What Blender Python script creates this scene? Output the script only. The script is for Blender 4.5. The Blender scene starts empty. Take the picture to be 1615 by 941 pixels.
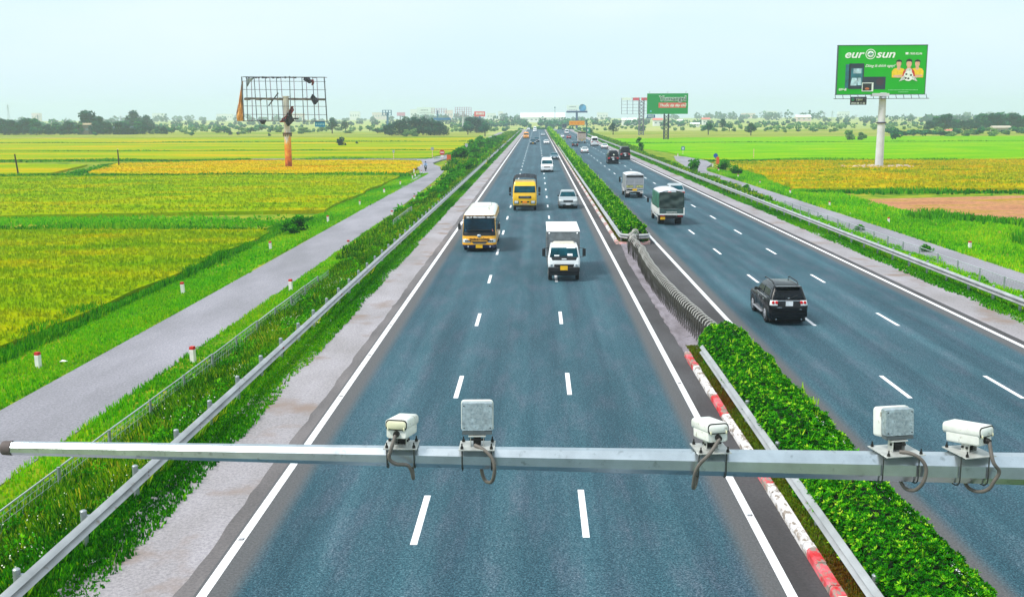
import bpy, math, random
import numpy as np
from mathutils import Vector, Matrix
random.seed(7); rng = np.random.default_rng(11)
S = bpy.context.scene
COL = S.collection
R = math.radians

# ---------------------------------------------------------------- camera
FPX, PITCH, YAW, ROLL, CAMH = 1650.5, 0.1735, 0.0244, -0.0047, 9.2185
PW, PH = 1615.0, 941.0
cy_, sy_ = math.cos(YAW), math.sin(YAW); cp_, sp_ = math.cos(PITCH), math.sin(PITCH)
AX_R = Vector((cy_, sy_, 0)); AX_F = Vector((-sy_*cp_, cy_*cp_, -sp_)); AX_U = AX_R.cross(AX_F)
cr_, sr_ = math.cos(ROLL), math.sin(ROLL)
IR = AX_R*cr_ + AX_U*sr_; IU = AX_U*cr_ - AX_R*sr_
CAM = Vector((0, 0, CAMH))
cd = bpy.data.cameras.new('camera'); cam = bpy.data.objects.new('camera', cd); COL.objects.link(cam)
M3 = Matrix((IR, IU, -AX_F)).transposed()
cam.matrix_world = Matrix.Translation(CAM) @ M3.to_4x4()
cd.sensor_width = 36; cd.lens = FPX/PW*36; cd.clip_start = 0.1; cd.clip_end = 9000
S.camera = cam

def ray(px, py):
    return IR*(px-PW/2) + IU*(PH/2-py) + AX_F*FPX
def P(px, py, z=0.0):                       # photo pixel -> point on the level z
    d = ray(px, py); t = (z-CAMH)/d.z
    return CAM + d*t
def PY(px, py, Y):                          # photo pixel -> point at distance Y
    d = ray(px, py); return CAM + d*(Y/d.y)

# ---------------------------------------------------------------- light
SUN = Vector((-0.62, -0.30, 0.95)).normalized()
w = bpy.data.worlds.new('World'); S.world = w; w.use_nodes = True
nt = w.node_tree; bg = nt.nodes['Background']
sky = nt.nodes.new('ShaderNodeTexSky'); sky.sky_type = 'NISHITA'; sky.sun_disc = False
sky.sun_elevation = math.asin(SUN.z); sky.sun_rotation = math.atan2(SUN.x, SUN.y)
sky.dust_density = 1.0; sky.air_density = 1.0; sky.ozone_density = 2.0
# thin even overcast over the clear sky: pale veil with soft brighter and bluer patches
tc = nt.nodes.new('ShaderNodeTexCoord'); mp = nt.nodes.new('ShaderNodeMapping'); mp.inputs['Scale'].default_value = (1.2, 1.2, 5)
nz = nt.nodes.new('ShaderNodeTexNoise'); nz.inputs['Scale'].default_value = 2.2; nz.inputs['Detail'].default_value = 5
rp = nt.nodes.new('ShaderNodeValToRGB'); rp.color_ramp.elements[0].position = .3; rp.color_ramp.elements[1].position = .75
rp.color_ramp.elements[0].color = (6.2, 8.0, 8.9, 1); rp.color_ramp.elements[1].color = (8.6, 9.0, 9.2, 1)
mx = nt.nodes.new('ShaderNodeMix'); mx.data_type = 'RGBA'; mx.inputs[0].default_value = .93
nt.links.new(tc.outputs['Generated'], mp.inputs[0]); nt.links.new(mp.outputs[0], nz.inputs['Vector']); nt.links.new(nz.outputs['Fac'], rp.inputs[0])
# the veil is whiter overhead than low over the fields
sz = nt.nodes.new('ShaderNodeSeparateXYZ'); nt.links.new(tc.outputs['Generated'], sz.inputs[0]); er = nt.nodes.new('ShaderNodeMapRange'); er.inputs['From Min'].default_value = .0; er.inputs['From Max'].default_value = .16; nt.links.new(sz.outputs['Z'], er.inputs['Value'])
em = nt.nodes.new('ShaderNodeMix'); em.data_type = 'RGBA'; em.inputs[6].default_value = (6.1, 7.7, 8.6, 1); nt.links.new(er.outputs[0], em.inputs[0]); nt.links.new(rp.outputs[0], em.inputs[7])
nt.links.new(sky.outputs[0], mx.inputs[6]); nt.links.new(em.outputs[2], mx.inputs[7]); nt.links.new(mx.outputs[2], bg.inputs['Color'])
bg.inputs['Strength'].default_value = .09
sl = bpy.data.lights.new('sun', 'SUN'); sl.energy = 2.6; sl.angle = R(15); sl.color = (1, .95, .88)
so = bpy.data.objects.new('sun', sl); COL.objects.link(so); so.rotation_euler = SUN.to_track_quat('Z', 'Y').to_euler(); so.location = (0, 0, 60)
S.view_settings.view_transform = 'Standard'; S.view_settings.look = 'None'; S.view_settings.gamma = 1
S.view_settings.exposure = .5
S.render.engine = 'CYCLES'
HAZE = .00034
S.cycles.max_bounces = 6; S.cycles.volume_bounces = 1; S.cycles.transparent_max_bounces = 8

# ---------------------------------------------------------------- tagging
def tag(o, label=None, cat=None, group=None, kind=None):
    if label: o['label'] = label
    if cat: o['category'] = cat
    if group: o['group'] = group
    if kind: o['kind'] = kind
    return o
def thing(name, label, cat, loc=(0, 0, 0), rz=0, group=None):
    o = bpy.data.objects.new(name, None); COL.objects.link(o); o.location = loc; o.rotation_euler = (0, 0, rz)
    o.empty_display_size = .2
    return tag(o, label, cat, group)
def copy_tree(o, parent=None):
    c = o.copy(); COL.objects.link(c); c.parent = parent
    for ch in o.children: copy_tree(ch, c)
    return c

# ---------------------------------------------------------------- materials
def srgb(r, g, b):
    return tuple(((c/255)/12.92 if c/255 <= .04045 else ((c/255+.055)/1.055)**2.4) for c in (r, g, b))
MATS = {}
def newmat(name):
    m = bpy.data.materials.new(name); m.use_nodes = True
    return m, m.node_tree, m.node_tree.nodes['Principled BSDF']
def N(t, kind, **kw):
    n = t.nodes.new(kind)
    for k, v in kw.items():
        if k.startswith('i_'): n.inputs[k[2:].replace('_', ' ')].default_value = v
        else: setattr(n, k, v)
    return n
def mixc(t, f, a, b, mode='MIX'):
    n = t.nodes.new('ShaderNodeMix'); n.data_type = 'RGBA'; n.blend_type = mode
    for s, v in ((0, f), (6, a), (7, b)):
        if hasattr(v, 'is_linked'): t.links.new(v, n.inputs[s])
        elif s == 0: n.inputs[0].default_value = v
        else: n.inputs[s].default_value = (*v[:3], 1)
    return n.outputs[2]
def noise(t, scale, detail=3, vec=None, sc=None, rough=.55):
    tcn = t.nodes.new('ShaderNodeNewGeometry') if vec is None else None
    v = tcn.outputs['Position'] if vec is None else vec
    if sc is not None:
        m = t.nodes.new('ShaderNodeMapping'); m.inputs['Scale'].default_value = sc; t.links.new(v, m.inputs[0]); v = m.outputs[0]
    n = t.nodes.new('ShaderNodeTexNoise'); n.inputs['Scale'].default_value = scale; n.inputs['Detail'].default_value = detail; n.inputs['Roughness'].default_value = rough
    t.links.new(v, n.inputs['Vector']); return n.outputs['Fac']
def ramp(t, fac, stops):
    n = t.nodes.new('ShaderNodeValToRGB'); e = n.color_ramp.elements
    while len(e) < len(stops): e.new(.5)
    for i, (p, c) in enumerate(stops):
        e[i].position = p; e[i].color = (*c, 1) if len(c) == 3 else c
    t.links.new(fac, n.inputs[0]); return n.outputs['Color']
def bump(t, b, fac, strength=.3, dist=.02):
    n = t.nodes.new('ShaderNodeBump'); n.inputs['Strength'].default_value = strength; n.inputs['Distance'].default_value = dist
    t.links.new(fac, n.inputs['Height']); t.links.new(n.outputs[0], b.inputs['Normal'])
def mat(name, col, rough=.5, metal=0.0, var=.12, scale=3, emis=None, dirt=None, coat=0, spec=.5):
    if name in MATS: return MATS[name]
    m, t, b = newmat(name)
    tco = t.nodes.new('ShaderNodeTexCoord')
    n1 = noise(t, scale, 5, tco.outputs['Object'])
    lo = tuple(c*(1-var*1.4) for c in col); hi = tuple(min(1, c*(1+var)) for c in col)
    c = ramp(t, n1, [(.3, lo), (.7, hi)])
    if dirt:
        n2 = noise(t, scale*2.3, 6, tco.outputs['Object'])
        f = ramp(t, n2, [(dirt[1], (0, 0, 0)), (dirt[1]+.12, (1, 1, 1))]); c = mixc(t, f, c, dirt[0])
    t.links.new(c, b.inputs['Base Color'])
    b.inputs['Roughness'].default_value = rough; b.inputs['Metallic'].default_value = metal; b.inputs['Specular IOR Level'].default_value = spec
    if coat: b.inputs['Coat Weight'].default_value = coat; b.inputs['Coat Roughness'].default_value = .08
    MATS[name] = m; return m
def foliage(name, cols, trans=.25, patch=None, psc=.05, sc=(1, 1, 1)):
    """leaf material: colour by the per-leaf random 'tint', with large patches of a second tone"""
    if name in MATS: return MATS[name]
    m, t, b = newmat(name)
    a = t.nodes.new('ShaderNodeAttribute'); a.attribute_name = 'tint'
    n = len(cols); c = ramp(t, a.outputs['Fac'], [(i/(n-1), cc) for i, cc in enumerate(cols)])
    if patch:
        p = ramp(t, noise(t, psc, 6, sc=sc, rough=.62), [(.44, (0, 0, 0)), (.58, (1, 1, 1))])
        c2 = mixc(t, 1.0, c, patch, 'MULTIPLY'); c = mixc(t, p, c, c2)
    f = noise(t, 9, 2); g = ramp(t, f, [(.3, (.75, .75, .75)), (.7, (1.2, 1.2, 1.2))]); c = mixc(t, 1.0, c, g, 'MULTIPLY')
    t.links.new(c, b.inputs['Base Color']); b.inputs['Roughness'].default_value = .8; b.inputs['Specular IOR Level'].default_value = .08
    tr = t.nodes.new('ShaderNodeBsdfTranslucent'); t.links.new(c, tr.inputs[0])
    mxs = t.nodes.new('ShaderNodeMixShader'); mxs.inputs[0].default_value = trans
    out = t.nodes['Material Output']; t.links.new(b.outputs[0], mxs.inputs[1]); t.links.new(tr.outputs[0], mxs.inputs[2]); t.links.new(mxs.outputs[0], out.inputs['Surface'])
    MATS[name] = m; return m

# ---------------------------------------------------------------- mesh building
def rrect(hw, y0, y1, r, n=4):
    pts = []
    for cx, cyy, a0 in ((hw-r, y1-r, 0), (-hw+r, y1-r, 90), (-hw+r, y0+r, 180), (hw-r, y0+r, 270)):
        for i in range(n+1):
            a = R(a0+90*i/n); pts.append((cx+r*math.cos(a), cyy+r*math.sin(a)))
    return pts
class MB:
    def __init__(s): s.v = []; s.f = []; s.mi = []
    def add(s, vs, fs, m=0):
        o = len(s.v); s.v += [tuple(v) for v in vs]; s.f += [tuple(i+o for i in f) for f in fs]; s.mi += [m]*len(fs); return s
    def box(s, c, d, rz=0, rx=0, m=0, taper=1):
        M = Matrix.Rotation(rz, 3, 'Z') @ Matrix.Rotation(rx, 3, 'X'); vs = []
        for z in (-1, 1):
            k = taper if z > 0 else 1
            for x, y in ((-1, -1), (1, -1), (1, 1), (-1, 1)): vs.append(Vector(c)+M @ Vector((x*d[0]/2*k, y*d[1]/2*k, z*d[2]/2)))
        return s.add(vs, [(3, 2, 1, 0), (4, 5, 6, 7), (0, 1, 5, 4), (1, 2, 6, 5), (2, 3, 7, 6), (3, 0, 4, 7)], m)
    def bar(s, a, b, w=.05, h=None, m=0):
        a = Vector(a); b = Vector(b); d = (b-a).normalized(); h = h or w
        up = Vector((0, 0, 1)) if abs(d.z) < .95 else Vector((0, 1, 0)); u = d.cross(up).normalized(); v = u.cross(d)
        vs = [p+u*x*w/2+v*y*h/2 for p in (a, b) for x, y in ((-1, -1), (1, -1), (1, 1), (-1, 1))]
        return s.add(vs, [(0, 1, 2, 3), (7, 6, 5, 4), (0, 4, 5, 1), (1, 5, 6, 2), (2, 6, 7, 3), (3, 7, 4, 0)], m)
    def cyl(s, a, b, r0, r1=None, n=12, m=0, phase=0):
        a = Vector(a); b = Vector(b); d = (b-a).normalized(); r1 = r0 if r1 is None else r1
        up = Vector((0, 0, 1)) if abs(d.z) < .95 else Vector((0, 1, 0)); u = d.cross(up).normalized(); v = u.cross(d)
        vs = [p+u*r*math.cos(2*math.pi*i/n+phase)+v*r*math.sin(2*math.pi*i/n+phase) for p, r in ((a, r0), (b, r1)) for i in range(n)]
        fs = [(i, (i+1) % n, n+(i+1) % n, n+i)[::-1] for i in range(n)]+[tuple(range(n)), tuple(range(2*n-1, n-1, -1))]
        return s.add(vs, fs, m)
    def tube(s, path, r, n=8, m=0):
        pts = [Vector(p) for p in path]; rings = []; prev = None
        for i, p in enumerate(pts):
            d = (pts[min(i+1, len(pts)-1)]-pts[max(i-1, 0)]).normalized()
            if prev is None:
                up = Vector((0, 0, 1)) if abs(d.z) < .9 else Vector((1, 0, 0)); u = d.cross(up).normalized()
            else: u = (prev-d*prev.dot(d)).normalized()
            prev = u; v = d.cross(u); rr = r[i] if isinstance(r, (list, tuple)) else r
            rings.append([p+u*rr*math.cos(2*math.pi*k/n)+v*rr*math.sin(2*math.pi*k/n) for k in range(n)])
        return s.loft(rings, m)
    def loft(s, rings, m=0, caps=True):
        n = len(rings[0]); vs = [p for r in rings for p in r]; fs = []
        for j in range(len(rings)-1):
            for i in range(n): fs.append((j*n+i, j*n+(i+1) % n, (j+1)*n+(i+1) % n, (j+1)*n+i))
        if caps: fs += [tuple(range(n))[::-1], tuple((len(rings)-1)*n+i for i in range(n))]
        return s.add(vs, fs, m)
    def prism(s, poly, z0, z1, m=0):
        return s.loft([[(x, y, z0) for x, y in poly], [(x, y, z1) for x, y in poly]], m)
    def grid(s, pts, m=0):                       # pts[row][col]
        nr, nc = len(pts), len(pts[0]); vs = [p for r in pts for p in r]
        return s.add(vs, [(i*nc+j, i*nc+j+1, (i+1)*nc+j+1, (i+1)*nc+j) for i in range(nr-1) for j in range(nc-1)], m)
    def sphere(s, c, r, nu=10, nv=6, m=0, sq=(1, 1, 1)):
        rings = [[Vector(c)+Vector((r*sq[0]*math.sin(math.pi*(j+.5*(1 if j == 0 else 0)-(.5 if j == nv else 0))/nv)*math.cos(2*math.pi*i/nu), r*sq[1]*math.sin(math.pi*(j+.5*(1 if j == 0 else 0)-(.5 if j == nv else 0))/nv)*math.sin(2*math.pi*i/nu), -r*sq[2]*math.cos(math.pi*j/nv))) for i in range(nu)] for j in range(nv+1)]
        return s.loft(rings, m)
    def build(s, name, mats, parent=None, smooth=None, bevel=0, solid=0, kind=None):
        me = bpy.data.meshes.new(name); me.from_pydata(s.v, [], s.f)
        if not isinstance(mats, (list, tuple)): mats = [mats]
        for m in mats: me.materials.append(m)
        me.polygons.foreach_set('material_index', s.mi)
        if smooth:
            me.polygons.foreach_set('use_smooth', [True]*len(me.polygons)); me.set_sharp_from_angle(angle=R(smooth))
        me.update()
        o = bpy.data.objects.new(name, me); COL.objects.link(o); o.parent = parent
        if solid:
            k = o.modifiers.new('solid', 'SOLIDIFY'); k.thickness = solid; k.offset = -1
        if bevel:
            k = o.modifiers.new('bevel', 'BEVEL'); k.width = bevel; k.segments = 2; k.limit_method = 'ANGLE'
        if kind: o['kind'] = kind
        return o
def fast(name, V, F, m, parent=None, tint=None, kind=None, smooth=False):
    V = np.asarray(V, dtype=np.float32); F = np.asarray(F, dtype=np.int32); k = F.shape[1]
    me = bpy.data.meshes.new(name); me.vertices.add(len(V)); me.vertices.foreach_set('co', V.ravel())
    me.loops.add(F.size); me.loops.foreach_set('vertex_index', F.ravel())
    me.polygons.add(len(F)); me.polygons.foreach_set('loop_start', np.arange(0, F.size, k, dtype=np.int32))
    me.materials.append(m)
    if tint is not None:
        a = me.attributes.new('tint', 'FLOAT', 'POINT'); a.data.foreach_set('value', np.asarray(tint, dtype=np.float32))
    me.update(); me.validate()
    if smooth: me.polygons.foreach_set('use_smooth', [True]*len(me.polygons))
    o = bpy.data.objects.new(name, me); COL.objects.link(o); o.parent = parent
    if kind: o['kind'] = kind
    return o
def blades(p, h, wd, nb=3, lean=.45, tint=None):
    """grass tufts: nb tapering blades from each point (quads whose tip is a short edge)"""
    n = len(p); p = np.repeat(p, nb, 0); h = np.repeat(np.broadcast_to(h, (n,)), nb)*rng.uniform(.6, 1.15, n*nb); wd = np.repeat(np.broadcast_to(wd, (n,)), nb)
    a = rng.uniform(0, 2*np.pi, n*nb); l = rng.uniform(.1, lean, n*nb)*h; b = rng.uniform(0, 2*np.pi, n*nb)
    d = np.stack([np.cos(a), np.sin(a), 0*a], 1); tip = p+np.stack([np.cos(b)*l, np.sin(b)*l, h], 1)
    s = p+np.stack([np.cos(b), np.sin(b), 0*b], 1)*(wd*.6)[:, None]
    V = np.stack([s-d*wd[:, None]/2, s+d*wd[:, None]/2, tip+d*wd[:, None]*.16, tip-d*wd[:, None]*.16], 1).reshape(-1, 3)
    F = np.arange(len(V)).reshape(-1, 4)
    t = rng.uniform(0, 1, n) if tint is None else tint
    T = np.repeat(np.clip(np.repeat(t, nb)+rng.uniform(-.15, .15, n*nb), 0, 1), 4)
    return V, F, T
def leafq(p, size, nrm=None, spread=1.0, tint=None, asp=.5):
    """leaf-shaped rhombic quads at p"""
    n = len(p); u = rng.normal(size=(n, 3))
    if nrm is not None: u = nrm*1.0+u*spread*.6
    u /= np.linalg.norm(u, axis=1)[:, None]; w_ = rng.normal(size=(n, 3)); v = np.cross(u, w_); v /= np.linalg.norm(v, axis=1)[:, None]+1e-9
    sz = (np.broadcast_to(size, (n,))*rng.uniform(.7, 1.3, n))[:, None]
    V = np.stack([p-u*sz*.5, p+v*sz*asp*.5, p+u*sz*.5, p-v*sz*asp*.5], 1).reshape(-1, 3)
    F = np.arange(4*n).reshape(-1, 4); t = rng.uniform(0, 1, n) if tint is None else tint
    return V, F, np.repeat(t, 4)
def merge(parts):
    Vs, Fs, Ts, o = [], [], [], 0
    for V, F, T in parts: Vs.append(V); Fs.append(F+o); Ts.append(T); o += len(V)
    return np.concatenate(Vs), np.concatenate(Fs), np.concatenate(Ts)
def text(name, s, size, m, parent, loc, bold=0, shear=0, align='LEFT', extrude=.01, rot=(R(90), 0, 0), sx=1):
    c = bpy.data.curves.new(name, 'FONT'); c.body = s; c.size = size; c.align_x = align; c.shear = shear; c.offset = bold; c.extrude = extrude; c.resolution_u = 3
    o = bpy.data.objects.new(name, c); COL.objects.link(o); bpy.context.view_layer.update()
    me = bpy.data.meshes.new_from_object(o.evaluated_get(bpy.context.evaluated_depsgraph_get())); bpy.data.objects.remove(o)
    me.materials.clear(); me.materials.append(m); me.name = name
    q = bpy.data.objects.new(name, me); COL.objects.link(q); q.parent = parent; q.location = loc; q.rotation_euler = rot; q.scale = (sx, 1, 1); return q
# ================================================================ THE SETTING
XL, XM, XI, XE = -6.55, 4.95, 8.655, 19.45
# --- terrain: one sheet, embankment of the motorway, service roads, fields
def m_ground():
    m, t, b = newmat('ground_earth_grass')
    c = ramp(t, noise(t, .35, 6), [(.35, srgb(72, 112, 8)), (.5, srgb(110, 140, 12)), (.65, srgb(150, 150, 30))])
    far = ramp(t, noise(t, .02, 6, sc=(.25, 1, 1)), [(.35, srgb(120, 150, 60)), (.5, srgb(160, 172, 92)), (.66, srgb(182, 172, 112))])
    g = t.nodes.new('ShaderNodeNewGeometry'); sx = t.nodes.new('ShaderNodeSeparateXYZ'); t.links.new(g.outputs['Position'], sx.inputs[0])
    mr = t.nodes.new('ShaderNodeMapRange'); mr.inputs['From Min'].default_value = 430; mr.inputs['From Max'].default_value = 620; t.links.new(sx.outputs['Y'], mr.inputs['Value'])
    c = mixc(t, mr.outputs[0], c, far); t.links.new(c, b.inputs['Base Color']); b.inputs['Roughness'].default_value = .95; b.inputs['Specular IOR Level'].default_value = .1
    bump(t, b, noise(t, 3, 5), .6, .1); return m
G = m_ground()
prof = [(-4000, -1.6), (-60, -1.6), (-24.6, -1.62), (-22, -1.42), (-19.6, -1.2), (-15.0, -1.2), (-13.6, -1.08), (-9.5, -.03), (22.4, -.03), (26.4, -1.05), (27.6, -1.2), (32, -1.2), (35, -1.45), (38, -1.6), (60, -1.6), (4000, -1.6)]
ys = [-80, 20, 60, 120, 200, 300, 420, 560, 672]
mb = MB(); mb.grid([[(x, y, z) for x, z in prof] for y in ys] + [[(x, 700, min(z, -.9 if -14 < x < 27 else z)) for x, z in prof], [(x, 760, -1.6) for x, z in prof], [(x, 2900, -1.6) for x, z in prof]])
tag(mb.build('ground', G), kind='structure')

# --- asphalt
def m_asphalt():
    m, t, b = newmat('asphalt_blue_grey')
    g = t.nodes.new('ShaderNodeNewGeometry'); pos = g.outputs['Position']
    big = noise(t, 1.0, 4, pos, (.45, .05, 1)); mid = noise(t, 1.0, 5, pos, (1.3, .28, 1)); fine = noise(t, 17, 3, pos, (1, 1, 1), .85); spk = noise(t, 30, 2, pos, None, .8)
    c = ramp(t, big, [(.36, srgb(32, 66, 78)), (.64, srgb(50, 86, 98))])
    c = mixc(t, .22, c, ramp(t, mid, [(.34, srgb(22, 72, 82)), (.5, srgb(54, 84, 94)), (.66, srgb(92, 96, 110))]))
    c = mixc(t, .75, c, ramp(t, fine, [(.40, (.12, .34, .45)), (.5, (.95, 1, 1)), (.60, (2.6, 1.9, 1.8))]), 'MULTIPLY')
    c = mixc(t, .5, c, ramp(t, spk, [(.43, (.25, .4, .5)), (.5, (1, 1, 1)), (.57, (2.5, 2.3, 2.2))]), 'MULTIPLY')
    c = mixc(t, .5, c, ramp(t, noise(t, 5, 4, pos, (1.6, .7, 1), .85), [(.38, (.35, .62, .7)), (.5, (1, 1, 1)), (.62, (1.9, 1.4, 1.35))]), 'MULTIPLY')
    # wheel tracks polished darker along each lane, browner band by the edge lines
    sx = t.nodes.new('ShaderNodeSeparateXYZ'); t.links.new(pos, sx.inputs[0])
    def lane(x0):
        a = t.nodes.new('ShaderNodeMath'); a.operation = 'SUBTRACT'; t.links.new(sx.outputs['X'], a.inputs[0]); a.inputs[1].default_value = x0
        d = t.nodes.new('ShaderNodeMath'); d.operation = 'MULTIPLY'; t.links.new(a.outputs[0], d.inputs[0]); d.inputs[1].default_value = 2*math.pi/1.85
        k = t.nodes.new('ShaderNodeMath'); k.operation = 'COSINE'; t.links.new(d.outputs[0], k.inputs[0]); return k.outputs[0]
    wv = ramp(t, lane(-6.3), [(0, (.72, .78, .82)), (.9, (1.16, 1.12, 1.1))]); c = mixc(t, ramp(t, noise(t, 1.0, 5, pos, (.8, .035, 1), .6), [(.3, (.2, .2, .2)), (.7, (1, 1, 1))]), c, wv, 'MULTIPLY')
    c = mixc(t, .8, c, ramp(t, noise(t, 1.0, 5, pos, (1.6, .03, 1), .6), [(.36, (.74, .80, .84)), (.5, (1, 1, 1)), (.66, (1.14, 1.1, 1.08))]), 'MULTIPLY')
    def near(xc, wd):
        a = t.nodes.new('ShaderNodeMath'); a.operation = 'SUBTRACT'; t.links.new(sx.outputs['X'], a.inputs[0]); a.inputs[1].default_value = xc
        q = t.nodes.new('ShaderNodeMath'); q.operation = 'ABSOLUTE'; t.links.new(a.outputs[0], q.inputs[0])
        r_ = t.nodes.new('ShaderNodeMapRange'); r_.inputs['From Min'].default_value = wd; r_.inputs['From Max'].default_value = wd*.45; r_.interpolation_type = 'SMOOTHSTEP'; t.links.new(q.outputs[0], r_.inputs['Value']); return r_.outputs[0]
    brown = mixc(t, .6, srgb(88, 88, 90), ramp(t, fine, [(.3, (.3, .3, .3)), (.7, (1.6, 1.6, 1.6))]), 'MULTIPLY')
    for xc in (XL, XM, XI, XE): c = mixc(t, near(xc, .85), c, brown)
    t.links.new(c, b.inputs['Base Color']); b.inputs['Roughness'].default_value = .8; b.inputs['Specular IOR Level'].default_value = .35
    bump(t, b, spk, .35, .01); return m
ASPH = m_asphalt()
def speck(name, c0, c1, c2, sc=14, big=.5, patch=None):
    m, t, b = newmat(name); g = t.nodes.new('ShaderNodeNewGeometry'); pos = g.outputs['Position']
    c = ramp(t, noise(t, big, 6, pos, (1, .35, 1)), [(.35, c0), (.65, c1)])
    c = mixc(t, .6, c, ramp(t, noise(t, sc, 3, pos, None, .8), [(.35, (.55, .55, .6)), (.65, (1.35, 1.35, 1.35))]), 'MULTIPLY')
    if patch: c = mixc(t, ramp(t, noise(t, patch[1], 6, pos), [(patch[2], (0, 0, 0)), (patch[2]+.12, (1, 1, 1))]), c, patch[0])
    t.links.new(c, b.inputs['Base Color']); b.inputs['Roughness'].default_value = .9; bump(t, b, noise(t, 25, 3, pos), .3, .01); return m
SHOUL = speck('shoulder_pale_grey', srgb(140, 135, 136), srgb(163, 158, 163), None, 12, .4, (srgb(134, 118, 110), .35, .54))
DARK = speck('asphalt_dark_edge', srgb(58, 55, 56), srgb(80, 78, 80), None)
SERV = speck('service_road_asphalt', srgb(128, 126, 132), srgb(150, 147, 155), None, 11, .3)
CONC = speck('median_concrete', srgb(110, 102, 106), srgb(146, 138, 146), None, 10, 1.2, (srgb(60, 55, 60), 1.4, .6))
def strip(name, x0, x1, y0, y1, z, m, kind='structure', wob=0, step=6.0):
    ys_ = [y0+i*step for i in range(int((y1-y0)/step)+1)]+[y1]; a = MB()
    a.grid([[(x0+(random.uniform(-wob, wob) if wob else 0), y, z), (x1, y, z)] for y in ys_]); return tag(a.build(name, m), kind=kind)
YE = 672.0
strip('left_carriageway', -6.72, 5.05, -30, YE, 0, ASPH, step=50)
strip('left_carriageway_edge', -7.08, -6.72, -30, YE, 0, speck('asphalt_worn_edge', srgb(92, 88, 88), srgb(120, 114, 114), None), wob=.05, step=.7)
strip('median_side_strip', 5.05, 5.68, -30, YE, 0, DARK, step=50)
strip('left_shoulder', -9.5, -7.04, -30, YE, -.006, SHOUL, step=50)
strip('right_carriageway', 8.5, 19.6, -30, YE, 0, ASPH, step=50)
strip('median_side_strip', 8.15, 8.5, -30, YE, 0, DARK, step=50)
strip('right_carriageway_edge', 19.6, 19.93, -30, YE, 0, DARK, step=50)
strip('right_shoulder', 19.93, 22.3, -30, YE, 0, SHOUL, step=50)
# the opening in the median: dark asphalt sheet with a raised ragged concrete strip
strip('median_opening', 5.68, 8.15, 39, 76, -.002, DARK, step=40)
random.seed(3)
a = MB(); yy = [39.4+i*.6 for i in range(61)]
def cen(y): return 6.17 + .35*max(0, (50-y)/8)**1.3 - .18*math.exp(-((y-55)/6)**2)
a.loft([[(5.72+random.uniform(-.05, .05)+max(0, (y-66)/11)*.35, y, z0), (cen(y)+.5+random.uniform(-.05, .05), y, z0), (cen(y)+.45, y, z1), (5.78+max(0, (y-66)/11)*.35, y, z1)] for y in yy for z0, z1 in ((-.05, .06+random.uniform(-.01, .01)),)])
tag(a.build('median_concrete_strip', CONC), kind='structure')

# --- lane markings
def m_paint():
    m, t, b = newmat('road_paint_white')
    c = ramp(t, noise(t, 9, 6), [(.28, srgb(190, 188, 192)), (.45, srgb(243, 242, 245))]); c = mixc(t, .35, c, ramp(t, noise(t, 40, 2), [(.35, (.7, .7, .72)), (.5, (1, 1, 1))]), 'MULTIPLY')
    t.links.new(c, b.inputs['Base Color']); b.inputs['Roughness'].default_value = .6; return m
PAINT = m_paint()
a = MB()
for x in (XL, XM, XI, XE):
    a.grid([[(x-.1, y, .004), (x+.1, y, .004)] for y in range(-30, int(YE)+1, 26)]+[[(x-.1, YE, .004), (x+.1, YE, .004)]])
tag(a.build('edge_lines', PAINT), kind='structure')
a = MB()
for x, off in ((-2.70, 21.5), (1.085, 21.95), (12.26, 21.6), (15.92, 21.6)):
    for k in range(-3, 54):
        y = off+12*k; a.grid([[(x-.078, y, .004), (x+.078, y, .004)], [(x-.078, y+3, .004), (x+.078, y+3, .004)]])
tag(a.build('lane_dashes', PAINT), kind='structure')

# --- median island: kerbs, soil, hedge, guardrails
def m_kerb():
    m, t, b = newmat('kerb_red_white'); g = t.nodes.new('ShaderNodeNewGeometry'); sx = t.nodes.new('ShaderNodeSeparateXYZ'); t.links.new(g.outputs['Position'], sx.inputs[0])
    f = t.nodes.new('ShaderNodeMath'); f.operation = 'ADD'; t.links.new(sx.outputs['Y'], f.inputs[0]); f.inputs[1].default_value = -18.8+62
    d = t.nodes.new('ShaderNodeMath'); d.operation = 'DIVIDE'; t.links.new(f.outputs[0], d.inputs[0]); d.inputs[1].default_value = 6.2
    fr = t.nodes.new('ShaderNodeMath'); fr.operation = 'FRACT'; t.links.new(d.outputs[0], fr.inputs[0])
    lt = t.nodes.new('ShaderNodeMath'); lt.operation = 'LESS_THAN'; t.links.new(fr.outputs[0], lt.inputs[0]); lt.inputs[1].default_value = .36
    red = ramp(t, noise(t, 2, 4), [(.4, srgb(200, 40, 45)), (.6, srgb(225, 105, 115))])
    fy = t.nodes.new('ShaderNodeMapRange'); fy.inputs['From Min'].default_value = 60; fy.inputs['From Max'].default_value = 76; fy.inputs['To Max'].default_value = .6; t.links.new(sx.outputs['Y'], fy.inputs['Value'])   # paint of the far island is faded
    red = mixc(t, fy.outputs[0], red, srgb(214, 196, 192)); c = mixc(t, lt.outputs[0], srgb(226, 222, 222), red)
    ch = ramp(t, noise(t, 5, 7, None, (1, .5, 1), .7), [(.50, (0, 0, 0)), (.56, (1, 1, 1))]); c = mixc(t, ch, c, srgb(150, 138, 128))
    t.links.new(c, b.inputs['Base Color']); b.inputs['Roughness'].default_value = .8; bump(t, b, noise(t, 10, 5), .5, .02); return m
KERB = m_kerb()
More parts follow.
